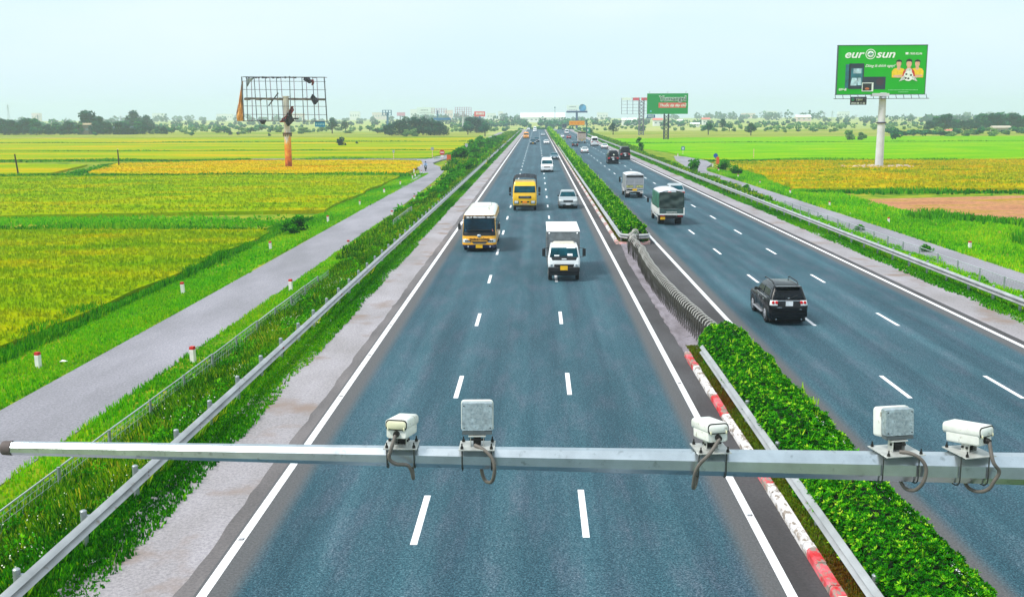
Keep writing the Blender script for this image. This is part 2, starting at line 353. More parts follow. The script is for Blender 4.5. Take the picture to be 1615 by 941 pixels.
def kerb(x0, x1, y0, y1):
    k = MB(); y = y0; random.seed(int(y0)+int(x0*10))
    while y < y1-.1:
        y2 = min(y+1.03, y1); dx = random.uniform(-.015, .015); dz = random.uniform(-.012, .012); g_ = .012
        k.loft([[(x0+dx, yy_, -.03), (x1+dx, yy_, -.03), (x1+dx-.02, yy_, .17+dz), (x0+dx+.05, yy_, .17+dz), (x0+dx+.01, yy_, .12+dz)] for yy_ in (y+g_, y2-g_)]); y = y2 if y < 160 else y2
    return tag(k.build('kerb', KERB), kind='structure')
kerb(5.68, 5.92, 10, 39.7); kerb(8.0, 8.2, 10, 39.7); kerb(5.68, 5.92, 75.4, 400); kerb(8.0, 8.2, 75.4, 400)
k = MB()                                     # rounded kerb across the far island nose
k.loft([[(5.68+1.26+1.26*math.cos(t_)*s, 75.4-.55*math.sin(t_)*s, z) for s, z in ((1, -.03), (.82, -.03), (.82, .17), (.96, .17))] for t_ in [math.pi*i/8 for i in range(9)]])
tag(k.build('kerb', KERB), kind='structure')
SOIL = speck('median_soil_moss', srgb(88, 62, 18), srgb(112, 98, 20), None, 12, 2.0, (srgb(70, 90, 20), 2.2, .5))
for y0, y1 in ((9, 39.6), (75.3, YE)):
    strip('median_soil', 5.92, 8.0, y0, y1, .10, SOIL, step=60)

def points_rect(n, x0, x1, y0, y1):
    return np.stack([rng.uniform(x0, x1, n), rng.uniform(y0, y1, n), np.zeros(n)], 1)
def vnoise(x, y, s, seed=0):                 # cheap smooth noise 0..1
    r_ = np.random.default_rng(seed); v = 0
    for k in range(5):
        a_ = r_.uniform(0, 2*np.pi); f = s*r_.uniform(.6, 1.9); v = v+np.sin((x*np.cos(a_)+y*np.sin(a_))*f+r_.uniform(0, 6))
    return .5+v/10*1.2
gx = np.array([p[0] for p in prof]); gz = np.array([p[1] for p in prof])
def gh(x): return np.interp(x, gx, gz)

# dry moss and weeds on the median soil
p = points_rect(9000, 5.95, 6.5, 9, 41); p[:, 2] = .1
V, F, T = blades(p, .07, .03, 3, .9, tint=np.clip(vnoise(p[:, 0], p[:, 1], 1.3, 5)+rng.normal(0, .15, len(p)), 0, 1))
fast('moss', V, F, foliage('moss_green_brown', [srgb(120, 72, 20), srgb(112, 98, 18), srgb(90, 130, 20), srgb(130, 150, 30)]), tint=T, kind='stuff')
p = points_rect(9000, 5.95, 6.4, 77, 190); p[:, 2] = .1
V, F, T = blades(p, .08, .06, 3, .9); fast('moss', V, F, MATS['moss_green_brown'], tint=T, kind='stuff')

HEDGE = foliage('hedge_leaves', [srgb(4, 50, 2), srgb(14, 88, 2), srgb(40, 134, 4), srgb(104, 190, 10), srgb(205, 238, 60)], .28)
HCORE = mat('hedge_core_dark_green', srgb(18, 50, 8), .9, var=.5, scale=4)  # dark green core filling the hedge inside its leaves
def hedge(label, y0, y1, cells, lf0):
    root = thing('hedge', label, 'hedge', (7.1, y0, .1), group='clipped hedges along the median')
    inv = Vector((-7.1, -y0, -.1))
    prof_h = [(-.78, .10), (-.88, .45), (-.82, .82), (-.60, 1.10), (-.2, 1.26), (.25, 1.26), (.60, 1.10), (.80, .80), (.86, .45), (.78, .10)]
    a = MB(); ysx = [y0+.35]+[y0+.35+(y1-y0-.7)*i/60 for i in range(1, 60)]+[y1-.35]
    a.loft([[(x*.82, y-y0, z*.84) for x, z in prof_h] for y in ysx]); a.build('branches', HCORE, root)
    # leaf rosettes on the outer shell
    pr = np.array(prof_h); seg = np.diff(pr, axis=0); ln = np.hypot(seg[:, 0], seg[:, 1]); cum = np.concatenate([[0], np.cumsum(ln)])
    out = []
    for (ya, yb, dens, lf) in cells:
        n = int((yb-ya)*cum[-1]*dens); s = rng.uniform(0, cum[-1], n); y = rng.uniform(ya, yb, n)
        x = np.interp(s, cum, pr[:, 0]); z = np.interp(s, cum, pr[:, 1])
        tx = np.interp(np.clip(s+.02, 0, cum[-1]), cum, pr[:, 0])-np.interp(np.clip(s-.02, 0, cum[-1]), cum, pr[:, 0]); tz = np.interp(np.clip(s+.02, 0, cum[-1]), cum, pr[:, 1])-np.interp(np.clip(s-.02, 0, cum[-1]), cum, pr[:, 1])
        nrm = np.stack([-tz, 0*tz, tx], 1); nrm /= np.linalg.norm(nrm, axis=1)[:, None]+1e-9
        q = np.stack([x, y, z], 1)
        # round the ends of the hedge
        for yend, sg in ((y0, -1), (y1, 1)):
            dd = np.abs(y-yend); k_ = np.clip(dd/.8, 0, 1); k_ = np.sqrt(1-(1-k_)**2); q[:, 0] *= .35+.65*k_; q[:, 2] = q[:, 2]*(.45+.55*k_); nrm[:, 1] += sg*(1-k_)*1.5
        lump = vnoise(x*2+s*3, y, 2.6, 3)*.45+vnoise(s*2, y, 6, 9)*.3+vnoise(s, y, 1.1, 14)*.3
        q += nrm*((lump-.62)*.46)[:, None]*min(1.6, max(1, lf/.1)) + rng.normal(0, .02, q.shape)
        nr = nrm/np.linalg.norm(nrm, axis=1)[:, None]; nr[:, 2] += .5; nr /= np.linalg.norm(nr, axis=1)[:, None]
        nb = 5 if lf < .2 else 2
        t0 = np.clip(.34*(lump)+.62*rng.uniform(0, 1, n)**1.9+.12*vnoise(x, y, .9, 4), 0, 1)
        pp = np.repeat(q, nb, 0); nn = np.repeat(nr, nb, 0); a0 = np.repeat(rng.uniform(0, 6.28, n), nb)+np.tile(np.arange(nb)*2*np.pi/nb, n)
        h = np.cross(nn, np.array([.3, .9, .1])); h /= np.linalg.norm(h, axis=1)[:, None]; g2 = np.cross(nn, h)
        side = h*np.cos(a0)[:, None]+g2*np.sin(a0)[:, None]; dr = side*.72+nn*rng.uniform(.25, .9, len(pp))[:, None]; dr /= np.linalg.norm(dr, axis=1)[:, None]
        wv = np.cross(dr, nn); wv /= np.linalg.norm(wv, axis=1)[:, None]+1e-9; L = (lf*rng.uniform(.7, 1.25, len(pp)))[:, None]
        V = np.stack([pp, pp+dr*L*.5+wv*L*.24, pp+dr*L, pp+dr*L*.5-wv*L*.24], 1).reshape(-1, 3)
        T = np.repeat(np.clip(np.repeat(t0, nb)+rng.uniform(-.08, .08, len(pp)), 0, 1), 4)
        out.append((V, np.arange(len(V)).reshape(-1, 4), T))
        # bare sprigs standing above
        m_ = int((yb-ya)*3*min(1, dens/60)); sx_ = np.stack([rng.uniform(-.7, .7, m_), rng.uniform(ya, yb, m_), np.full(m_, 1.16)], 1)
        V, F, T = blades(sx_, lf*2.0, lf*.4, 3, .7, tint=rng.uniform(.6, .95, m_)); out.append((V, F, T))
    V, F, T = merge(out); V = V-np.array([0, y0, 0]); fast('leaves', V, F, HEDGE, root, T)
    return root
hedge('clipped green hedge with pale new tips in the foreground median, by the barrier', 10.5, 40.0, [(10.5, 24, 300, .08), (24, 40, 200, .095)], .09)
hedge('long clipped hedge running to the horizon beyond the median opening', 75.4, 640.0, [(75.4, 110, 120, .13), (110, 170, 60, .19), (170, 300, 25, .33), (300, 640, 9, .6)], .12)

# ---------------------------------------------------------------- guardrails
GALV = mat('galvanised_steel', srgb(172, 180, 184), .42, .55, .18, 2.0, dirt=(srgb(120, 116, 108), .62))
GALV2 = mat('galvanised_beam_weathered', srgb(180, 181, 182), .42, .45, .16, 1.2, dirt=(srgb(130, 112, 92), .64))
RUST = mat('reflector_red', srgb(190, 40, 25), .4)
def wbeam(path, s, z0=.40, h=.37, proud=.12):
    """two-wave steel beam following path; s = side of the road it faces (+1: +x)"""
    pr = [(0, 0), (proud*.7, .045), (proud, .075), (proud*.7, .105), (0, .15), (0, .172), (proud*.7, .217), (proud, .247), (proud*.7, .277), (.015, .33)]
    rings = []
    for (x, y, nx, ny) in path:
        ring = [(x+nx*s*d, y+ny*s*d, z0+z*h/.33) for d, z in pr]+[(x+nx*s*(d-.012), y+ny*s*(d-.012), z0+z*h/.33) for d, z in reversed(pr)]
        rings.append(ring)
    return rings
def guardrail(label, X, y0, y1, s, posty, path=None, postz=-.3, cat='guardrail', npost=100, gmat=None, sep=.22):
    root = thing('guardrail', label, cat, (X, y0, 0)); gm = gmat or GALV2
    ysx = []; y = y0
    while y < y1: ysx.append(y); y += 4 if y < 250 else 20
    ysx.append(y1)
    pth = path or [(X, y, 1, 0) for y in ysx]
    a = MB(); a.loft(wbeam([(x-X, y-y0, nx, ny) for x, y, nx, ny in pth], s))
    b = a.build('beam', gm, root, smooth=50)
    posts = [y for y in posty if y0 <= y <= y1]
    pm = MB(); pm.cyl((0, 0, postz), (0, 0, .78), .07, n=10); pm.sphere((0, 0, .78), .072, 10, 4, sq=(1, 1, .4)); me = None
    bm_ = MB(); bm_.box((s*sep*.5, 0, .66), (sep-.02, .09, .05)); bm_.box((s*sep*.5, 0, .52), (sep-.02, .09, .05))
    rest = MB()
    for i, y in enumerate(posts):
        px_ = -s*sep
        if i < npost:
            if me is None: o = pm.build('post', GALV, root, smooth=40); c = bm_.build('bracket', GALV, o); me = (o, c)
            else:
                o = me[0].copy(); COL.objects.link(o); o.parent = root; c = me[1].copy(); COL.objects.link(c); c.parent = o
            o.location = (px_, y-y0, 0)
        else: rest.cyl((px_, y-y0, postz), (px_, y-y0, .75), .07, n=6)
    if rest.v: tag(rest.build('post', GALV, root), kind='stuff')
    return root, a
lg, _ = guardrail('long steel guardrail between the left shoulder and the weedy embankment', -9.66, 12, 640, 1, [12.5+2.97*i for i in range(212)])
a = MB()                                     # bolts, stains and reflectors on the near splices of the left rail
for i in range(14):
    y = 24.4+4*i-12
    for z in (.47, .53, .62, .68): a.cyl((.1, y, z), (.115, y, z), .014, n=6)
a.build('bolt', mat('rust_bolt', srgb(120, 60, 30), .7), lg)
a = MB()
for y in (13.1, 26.0, 38.0, 50.0): a.box((.065, y-12+.5, .585), (.03, .12, .05))
a.build('reflector', RUST, lg)
guardrail('long steel guardrail along the right shoulder beside the grass strip', 22.42, 30, 640, -1, [31+2.97*i for i in range(206)])
guardrail('steel guardrail at the foot of the foreground hedge, facing the left carriageway', 6.16, 10, 38.2, -1, [10.4+4*i for i in range(8)], sep=.12, postz=0)
# far island: the beam wraps round the nose of the hedge
nose = [(6.05, y, 1, 0) for y in (640, 560, 480, 400, 320, 250, 200, 160, 130, 110, 95, 85, 79, 75.8)]
for i in range(1, 9):
    t_ = math.pi*i/9; nose.append((7.07-1.02*math.cos(t_), 75.6-.75*math.sin(t_), math.cos(t_), math.sin(t_)*1.0))
nose += [(8.09, y, -1, 0) for y in (75.8, 79, 85, 95, 110, 130, 160, 200, 250, 320, 400, 480, 560, 640)]
guardrail('long steel guardrail wrapping round the end of the far hedge', 6.05, 75.4, 640, -1, [76.4+4*i for i in range(100)], path=nose, sep=.12, postz=0)

# ---------------------------------------------------------------- folding barrier across the opening
BAR_W = mat('barrier_white_steel', srgb(190, 188, 182), .45, .1, .15, 6, dirt=(srgb(150, 130, 105), .6))
BAR_D = mat('barrier_grey_steel', srgb(70, 68, 60), .6, .3, .2, 5)
root = thing('folding_barrier', 'zigzag white steel folding barrier closing the gap in the median', 'barrier', (6.5, 39.8, 0))
path = [(6.62, 41.6), (6.50, 43.6), (6.27, 47.6), (6.12, 51), (6.02, 54.7), (6.02, 60), (6.12, 64), (6.20, 67), (6.05, 70.5), (6.25, 73.5), (6.75, 76.2)]
path = [(x+.28, y-1.6) for x, y in path]
def pathat(d):
    for (x0, y0), (x1, y1) in zip(path, path[1:]):
        L = math.hypot(x1-x0, y1-y0)
        if d <= L: return x0+(x1-x0)*d/L, y0+(y1-y0)*d/L
        d -= L
    return path[-1]
tot = sum(math.hypot(b[0]-a[0], b[1]-a[1]) for a, b in zip(path, path[1:]))
hp = MB(); W2 = .23                           # one hooped panel across the barrier
arc = [(-W2, 0, .05), (-W2, 0, .92), (-W2*.8, 0, 1.05), (-W2*.35, 0, 1.12), (W2*.35, 0, 1.12), (W2*.8, 0, 1.05), (W2, 0, .92), (W2, 0, .05)]
hp.tube(arc[1:7], .019, 6)
hl = MB()
for s_ in (-W2, W2): hl.cyl((s_, 0, .03), (s_, 0, .93), .016, n=6)
for z in (.3, .62): hl.bar((-W2, 0, z), (W2, 0, z), .018)
hl.bar((-W2, -.02, .1), (-W2, .34, .9), .02); hl.bar((-W2, .36, .1), (-W2, -.02, .9), .02); hl.bar((W2, -.02, .1), (W2, .34, .9), .02); hl.bar((W2, .36, .1), (W2, -.02, .9), .02)
first = None; nh = 82
for i in range(nh):
    x, y = pathat(tot*i/(nh-1)); wob = .06*math.sin(i*.9)*(1 if i > 55 else .3)
    if first is None: o = hp.build('hoop', BAR_W, root, smooth=60); c = hl.build('lattice', BAR_D, o); first = (o, c)
    else:
        o = first[0].copy(); COL.objects.link(o); o.parent = root; c = first[1].copy(); COL.objects.link(c); c.parent = o
    o.location = (x-6.5+wob, y-39.8, .05)

# ---------------------------------------------------------------- service roads
def slab(name, poly, z0, z1, m):
    a = MB(); a.prism(poly, z0, z1); return tag(a.build(name, m), kind='structure')
slab('left_service_road', [(-15.35, -40), (-15.45, 60), (-15.6, 110), (-16.2, 150), (-16.5, 168), (-17.2, 190), (-17.7, 200), (-19.0, 212), (-22.2, 226), (-23.2, 235), (-22.6, 248), (-19.5, 285), (-19, 420), (-19, 640), (-23, 640), (-23, 420), (-23.5, 284), (-27.2, 255), (-34, 256), (-70, 259), (-70, 256.5), (-34, 253.5), (-28.5, 251.5), (-28.2, 240), (-26.6, 226), (-23, 206), (-20.9, 186), (-20.3, 162), (-19.6, 110), (-19.35, 60), (-19.3, -40)], -1.8, -1.17, SERV)
slab('right_service_road', [(28.0, -40), (31.7, -40), (31.9, 100), (31.7, 160), (31.4, 195), (33.5, 209), (37.0, 224), (38.4, 240), (36.6, 262), (34.6, 268), (31.5, 240), (30.2, 218), (28.6, 195), (28.0, 160)], -1.8, -1.17, SERV)
# ================================================================ FIELDS
def m_crop(name, a_, b_, c_, sc=.16, stretch=(.5, 1.4, 1)):
    """ripening rice: tint mixes blades, large patches drift from green to gold"""
    m, t, b = newmat(name); g = t.nodes.new('ShaderNodeNewGeometry'); pos = g.outputs['Position']
    at = t.nodes.new('ShaderNodeAttribute'); at.attribute_name = 'tint'
    big = ramp(t, noise(t, sc, 7, pos, stretch, .62), [(.36, a_), (.5, b_), (.66, c_)])
    k = ramp(t, at.outputs['Fac'], [(0, (.62, .7, .4)), (.5, (1, 1, 1)), (1, (1.3, 1.25, .9))])
    c = mixc(t, 1.0, big, k, 'MULTIPLY')
    f = ramp(t, noise(t, 2.2, 4, pos, (1, .6, 1), .8), [(.33, (.62, .68, .5)), (.52, (1, 1, 1)), (.68, (1.22, 1.15, 1))]); c = mixc(t, .85, c, f, 'MULTIPLY')
    t.links.new(c, b.inputs['Base Color']); b.inputs['Roughness'].default_value = 1; b.inputs['Specular IOR Level'].default_value = 0
    bump(t, b, noise(t, 4, 5, pos, (1, .5, 1), .8), .8, .25)
    tr = t.nodes.new('ShaderNodeBsdfTranslucent'); t.links.new(c, tr.inputs[0]); ms = t.nodes.new('ShaderNodeMixShader'); ms.inputs[0].default_value = .18
    t.links.new(b.outputs[0], ms.inputs[1]); t.links.new(tr.outputs[0], ms.inputs[2]); t.links.new(ms.outputs[0], t.nodes['Material Output'].inputs['Surface']); return m
C_GRN = m_crop('rice_green_gold', srgb(126, 172, 0), srgb(158, 184, 0), srgb(192, 186, 0))
C_GRN2 = m_crop('rice_fresh_green', srgb(98, 182, 0), srgb(124, 192, 0), srgb(164, 194, 0), .08)
C_GLD = m_crop('rice_gold', srgb(186, 186, 0), srgb(218, 190, 0), srgb(230, 180, 0), .1)
C_YEL = m_crop('rice_yellow', srgb(128, 170, 0), srgb(164, 182, 0), srgb(216, 178, 0), .05, (.3, 1.3, 1))
C_PAL = m_crop('grass_pale_straw', srgb(116, 152, 48), srgb(160, 172, 72), srgb(186, 176, 104), .03, (.3, 1.5, 1))
C_BRN = m_crop('stubble_pinkish_brown', srgb(196, 138, 104), srgb(212, 152, 118), srgb(186, 158, 56), .15)
def inpoly(x, y, poly):
    c = np.zeros(len(x), bool); n = len(poly)
    for i in range(n):
        x0, y0 = poly[i]; x1, y1 = poly[(i+1) % n]
        if y0 == y1: continue
        c ^= ((y0 > y) != (y1 > y)) & (x < (x1-x0)*(y-y0)/(y1-y0)+x0)
    return c
def field(poly, top, m, dens=0, h=.4, wd=.12, vis=None, name='rice_field', base=-1.65):
    """a standing crop: a slab with rough top edge plus separate plants where they can be told"""
    a = np.array(poly); parts = []
    n = len(poly); V = [(x, y, z) for z in (base, top) for x, y in poly]
    F = [(i, (i+1) % n, n+(i+1) % n, n+i) for i in range(n)]
    mb = MB(); mb.add(V, F+[tuple(range(n, 2*n))]); o = mb.build(name, m)
    tag(o, kind='stuff')
    at = o.data.attributes.new('tint', 'FLOAT', 'POINT'); at.data.foreach_set('value', [.5]*len(o.data.vertices))
    if dens:
        x0, y0 = a.min(0); x1, y1 = a.max(0)
        if vis: x0 = max(x0, vis[0]); x1 = min(x1, vis[1]); y0 = max(y0, vis[2]); y1 = min(y1, vis[3])
        k = int((x1-x0)*(y1-y0)*dens); p = points_rect(k, x0, x1, y0, y1)
        # thin the far part
        keep = inpoly(p[:, 0], p[:, 1], poly) & (np.abs(p[:, 0]) < p[:, 1]*.62+12); p = p[keep]; p[:, 2] = top-.12
        # ragged edge: plants also hang a little outside
        V, F, T = blades(p, h, wd, 3, .7, tint=np.clip(rng.normal(.5, .22, len(p)), 0, 1)); fast(name+'_plants', V, F, m, None, T, kind='stuff')
    return o
random.seed(21)
def wav(x0, y0, x1, y1, n, amp):
    return [(x0+(x1-x0)*i/n+random.uniform(-amp, amp), y0+(y1-y0)*i/n+random.uniform(-amp, amp)) for i in range(n+1)]
# left of the road
field(wav(-24.6, 20, -24.2, 94, 14, .25)+wav(-25, 95.5, -300, 104, 10, .8)+[(-300, 20)], -1.12, C_GRN, 9, .32, .10, (-75, -24, 28, 104))
field(wav(-24.3, 117, -24, 186, 8, .4)+wav(-26, 189, -90, 187, 5, 1)+wav(-110, 180, -320, 172, 5, 1)+[(-320, 116)]+wav(-300, 115, -60, 112, 4, .8), -1.2, C_GRN, 2.2, .34, .16, (-130, -24, 112, 190))
field([(-24, 193), (-24.5, 225), (-27, 245), (-34, 250), (-69, 251), (-95, 236), (-86, 200), (-74, 192)], -1.15, C_GLD, 1.6, .3, .2, (-100, -24, 190, 255))
field([(-92, 197), (-100, 232), (-140, 246), (-420, 246), (-420, 184), (-130, 186)], -1.2, C_YEL)
field([(-27, 262), (-100, 262), (-470, 258), (-480, 318), (-100, 322), (-24, 318)], -1.22, C_YEL)
field([(-24, 327), (-110, 331), (-520, 330), (-560, 420), (-100, 428), (-24, 425)], -1.25, C_YEL)
field([(-25, 436), (-120, 440), (-640, 438), (-700, 545), (-120, 520), (-25, 505)], -1.3, C_YEL)
# right of the road
field([(41, 246), (38, 262), (37, 300), (32, 330), (30, 392), (300, 398), (560, 390), (600, 330), (430, 252), (200, 243)], -1.25, C_GRN2)
field([(30, 400), (30, 470), (120, 492), (620, 470), (620, 396), (300, 404)], -1.28, C_GRN2)
field(wav(36.5, 150, 42, 232, 8, .8)+[(60, 238), (200, 239), (420, 246), (420, 172), (200, 152), (80, 148)], -1.15, m_crop('rice_lodged_gold', srgb(124, 164, 0), srgb(196, 184, 0), srgb(222, 180, 0), .16, (.5, 1.2, 1)), 1.6, .4, .25, (36, 170, 148, 240))
field([(39.5, 126), (42, 134), (62, 139), (110, 140), (200, 142), (200, 100), (80, 102), (58, 104), (48, 108), (42, 116)], -1.52, C_BRN, name='bare_field', base=-1.7)
field([(50, 90), (58, 101), (80, 100), (200, 98), (200, 86), (80, 92), (62, 91)], -1.5, C_GLD, 2, .25, .15, (45, 110, 85, 108), name='straw_field', base=-1.7)
# overgrown pale land further back
field([(-640, 560), (-110, 535), (-30, 520), (-30, 660), (-300, 760), (-900, 760)], -1.45, C_PAL, name='rough_grassland')
field([(28, 482), (120, 500), (700, 480), (1000, 760), (300, 780), (28, 660)], -1.45, C_PAL, name='rough_grassland')

# ---------------------------------------------------------------- grass and weeds
GR_B = foliage('verge_grass', [srgb(40, 130, 0), srgb(84, 180, 0), srgb(126, 208, 0), srgb(176, 210, 20)], .25, (1.2, .95, .6), .25)
GR_D = foliage('dike_grass', [srgb(10, 82, 0), srgb(40, 130, 0), srgb(84, 172, 0), srgb(140, 190, 6)], .25)
GR_W = foliage('weeds', [srgb(8, 54, 0), srgb(28, 96, 0), srgb(70, 144, 0), srgb(124, 176, 6), srgb(190, 196, 70)], .25, (1.6, 1.12, .6), .5)
def grass(name, m, x0, x1, y0, y1, dens, h, wd, nb=3, lean=.6, zf=None, clip=True, mod=None, seed=1, edge=0):
    k = int((x1-x0)*(y1-y0)*dens); p = points_rect(k, x0, x1, y0, y1)
    if clip: p = p[np.abs(p[:, 0]-p[:, 1]*.02) < p[:, 1]*.58+9]
    nv = vnoise(p[:, 0]*1.7, p[:, 1], .9, seed)
    if mod is not None: keep = rng.uniform(0, 1, len(p)) < mod(p[:, 0], p[:, 1], nv); p = p[keep]; nv = nv[keep]
    p[:, 2] = (gh(p[:, 0]) if zf is None else zf(p[:, 0], p[:, 1]))-.01
    hh = h*(.4+1.15*nv)
    V, F, T = blades(p, hh, wd, nb, lean, tint=np.clip(.25+.5*vnoise(p[:, 0], p[:, 1], .35, seed+3)+rng.normal(0, .17, len(p)), 0, 1))
    return fast(name, V, F, m, None, T, kind='stuff')
# left verge between service road and rice
grass('verge_grass', GR_B, -24.4, -19.35, 28, 70, 75, .16, .05, 3)
grass('verge_grass', GR_B, -24.4, -19.6, 70, 190, 26, .2, .09, 3)
grass('ditch_grass', GR_D, -25.2, -23.6, 28, 110, 60, .5, .07, 3)
grass('verge_grass', GR_B, -15.5, -13.2, 18, 120, 60, .16, .05, 3)
# dikes
def dike(pts, wdt, dens, h, wd, m=None, z=-1.55):
    out = []
    for (x0, y0), (x1, y1) in zip(pts, pts[1:]):
        L = math.hypot(x1-x0, y1-y0); k = int(L*wdt*dens); s = rng.uniform(0, 1, k); o = rng.normal(0, .32, k)*wdt
        dx, dy = (x1-x0)/L, (y1-y0)/L; p = np.stack([x0+(x1-x0)*s-dy*o, y0+(y1-y0)*s+dx*o, np.full(k, z)], 1)
        p = p[np.abs(p[:, 0]) < p[:, 1]*.62+15]; nv = vnoise(p[:, 0], p[:, 1], .25, 8)
        out.append(blades(p, h*(.3+1.3*nv), wd, 3, .7, tint=np.clip(.1+.7*nv+rng.normal(0, .15, len(p)), 0, 1)))
    V, F, T = merge(out); return fast('dike_grass', V, F, m or GR_D, None, T, kind='stuff')
dike([(-24, 106), (-60, 108), (-110, 108)], 8, 9, .3, .16, GR_B)
dike([(-24, 98), (-60, 100), (-110, 104)], 2.2, 14, .5, .14)
dike([(-20, 186), (-50, 191), (-85, 190), (-110, 182), (-170, 176)], 4, 4, .6, .3)
dike([(-24, 258), (-70, 255), (-97, 240), (-90, 215), (-88, 195)], 4, 3, .45, .3)
dike([(-26, 258), (-100, 257), (-200, 251)], 4, 3, .5, .4)
dike([(-24, 323), (-110, 326), (-240, 324)], 3, 2.2, .4, .5)
dike([(-24, 431), (-110, 434), (-320, 430)], 3, 1.6, .5, .6)
dike([(38, 243), (90, 242), (200, 242)], 4, 3, .6, .3)
dike([(30, 397), (200, 401), (320, 398)], 3, 1.6, .45, .5)
dike([(36, 145), (80, 144.5), (150, 146)], 4, 5, .5, .25)
dike([(40, 88), (62, 86), (100, 84)], 4, 8, .8, .18); dike([(40, 112), (50, 98), (60, 88)], 3.5, 9, .7, .16)
grass('verge_grass', GR_B, 31.8, 46, 55, 110, 16, .28, .10, 3)
grass('verge_grass', GR_B, 31.8, 41, 110, 200, 9, .35, .16, 3)
grass('verge_grass', GR_B, 40, 78, 62, 90, 7, .35, .14, 3)
# left embankment: creeping green against the shoulder, taller weeds behind the rail, flowers
def edgemod(x, y, nv): return np.clip(1.6-np.abs(x+9.75)/(.55+.9*vnoise(y, y*.3, .55, 31)), 0, 1)
grass('shoulder_weeds', GR_D, -11.0, -8.6, 17, 75, 240, .12, .06, 3, .9, mod=edgemod, zf=lambda x, y: np.maximum(gh(x), -.02))
grass('shoulder_weeds', GR_D, -11.0, -8.7, 75, 200, 70, .16, .12, 3, .9, mod=edgemod, zf=lambda x, y: np.maximum(gh(x), -.02))
grass('shoulder_weeds', GR_D, -11.0, -8.7, 200, 620, 10, .25, .3, 3, .9, mod=edgemod, zf=lambda x, y: np.maximum(gh(x), -.02))
grass('embankment_weeds', GR_W, -13.4, -9.9, 17, 75, 110, .42, .06, 4, .7, seed=4, mod=lambda x, y, nv: .25+nv)
grass('embankment_weeds', GR_W, -14.6, -9.9, 75, 200, 40, .5, .12, 3, .7, seed=5)
grass('embankment_weeds', GR_W, -18, -9.9, 200, 620, 5, .9, .35, 3, .7, seed=6)
def edgemod2(x, y, nv): return np.clip(1.8-np.abs(x-22.8)/(.6+.5*vnoise(y, y*.3, .55, 17)), 0, 1)
grass('shoulder_weeds', GR_D, 21.5, 24, 34, 120, 110, .14, .09, 3, .9, mod=edgemod2, zf=lambda x, y: np.maximum(gh(x), -.02))
grass('shoulder_weeds', GR_D, 21.5, 24, 120, 300, 28, .2, .2, 3, .9, mod=edgemod2, zf=lambda x, y: np.maximum(gh(x), -.02))
grass('shoulder_weeds', GR_D, 21.5, 24, 300, 620, 8, .3, .35, 3, .9, mod=edgemod2, zf=lambda x, y: np.maximum(gh(x), -.02))
grass('embankment_weeds', GR_B, 22.7, 27.8, 36, 120, 42, .42, .10, 3, .7, seed=12)
grass('embankment_weeds', GR_W, 22.7, 28.2, 120, 300, 12, .6, .22, 3, .7, seed=13)
grass('embankment_weeds', GR_W, 22.7, 30, 300, 620, 4, .8, .4, 3, .7, seed=14)
# little white flowers among the left weeds
p = points_rect(1700, -13.3, -10.2, 18, 62); nv = vnoise(p[:, 0], p[:, 1], .8, 44); p = p[nv > .52]; p[:, 2] = gh(p[:, 0])+rng.uniform(.3, .6, len(p))
V, F, T = leafq(p, .038, asp=.9); fast('white_flowers', V, F, mat('flower_white', srgb(235, 238, 215), .7), None, T, kind='stuff')
# leafy undergrowth clumps in the weeds
def clumps(name, m, cs, kind='stuff', parent=None):
    out = []
    for (x, y, z, r, h, n, lf) in cs:
        u = rng.normal(size=(n, 3)); u /= np.linalg.norm(u, axis=1)[:, None]; rad = rng.uniform(.25, 1, n)**.5*(1+.25*np.sin(u[:, 0]*5+x)+.2*np.sin(u[:, 1]*6+y))
        p = np.stack([x+u[:, 0]*r*rad, y+u[:, 1]*r*rad, z+np.abs(u[:, 2])*h*rad], 1)
        out.append(leafq(p, lf, u, 1.4, tint=np.clip(.15+.5*np.abs(u[:, 2])*rad+rng.normal(.1, .18, n), 0, 1)))  # tint rises towards the top and outside of each clump
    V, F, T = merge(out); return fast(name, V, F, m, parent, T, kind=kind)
BUSH = foliage('bush_leaves', [srgb(4, 62, 0), srgb(26, 112, 0), srgb(64, 162, 0), srgb(120, 200, 10)], .25)
random.seed(5); cs = []
for i in range(150):
    y = random.uniform(19, 110); x = random.uniform(-13.2, -10.2); r = random.uniform(.25, .6)
    cs.append((x, y, gh(x), r, r*1.1, int(160+200*r), .09+.0006*y))
clumps('embankment_undergrowth', BUSH, cs)
cs = []
for i in range(60):
    y = random.uniform(110, 330); x = random.uniform(-14.5, -10.4); r = random.uniform(.5, 1.1)
    cs.append((x, y, gh(x), r, r*1.1, 150, .3+.001*y))
clumps('embankment_undergrowth', BUSH, cs)
cs = []
for i in range(46):
    y = random.uniform(60, 300); x = random.uniform(24.5, 28.6); r = random.uniform(.3, .8)
    cs.append((x, y, gh(x), r, r, 120, .14+.0011*y))
clumps('embankment_undergrowth', BUSH, cs)

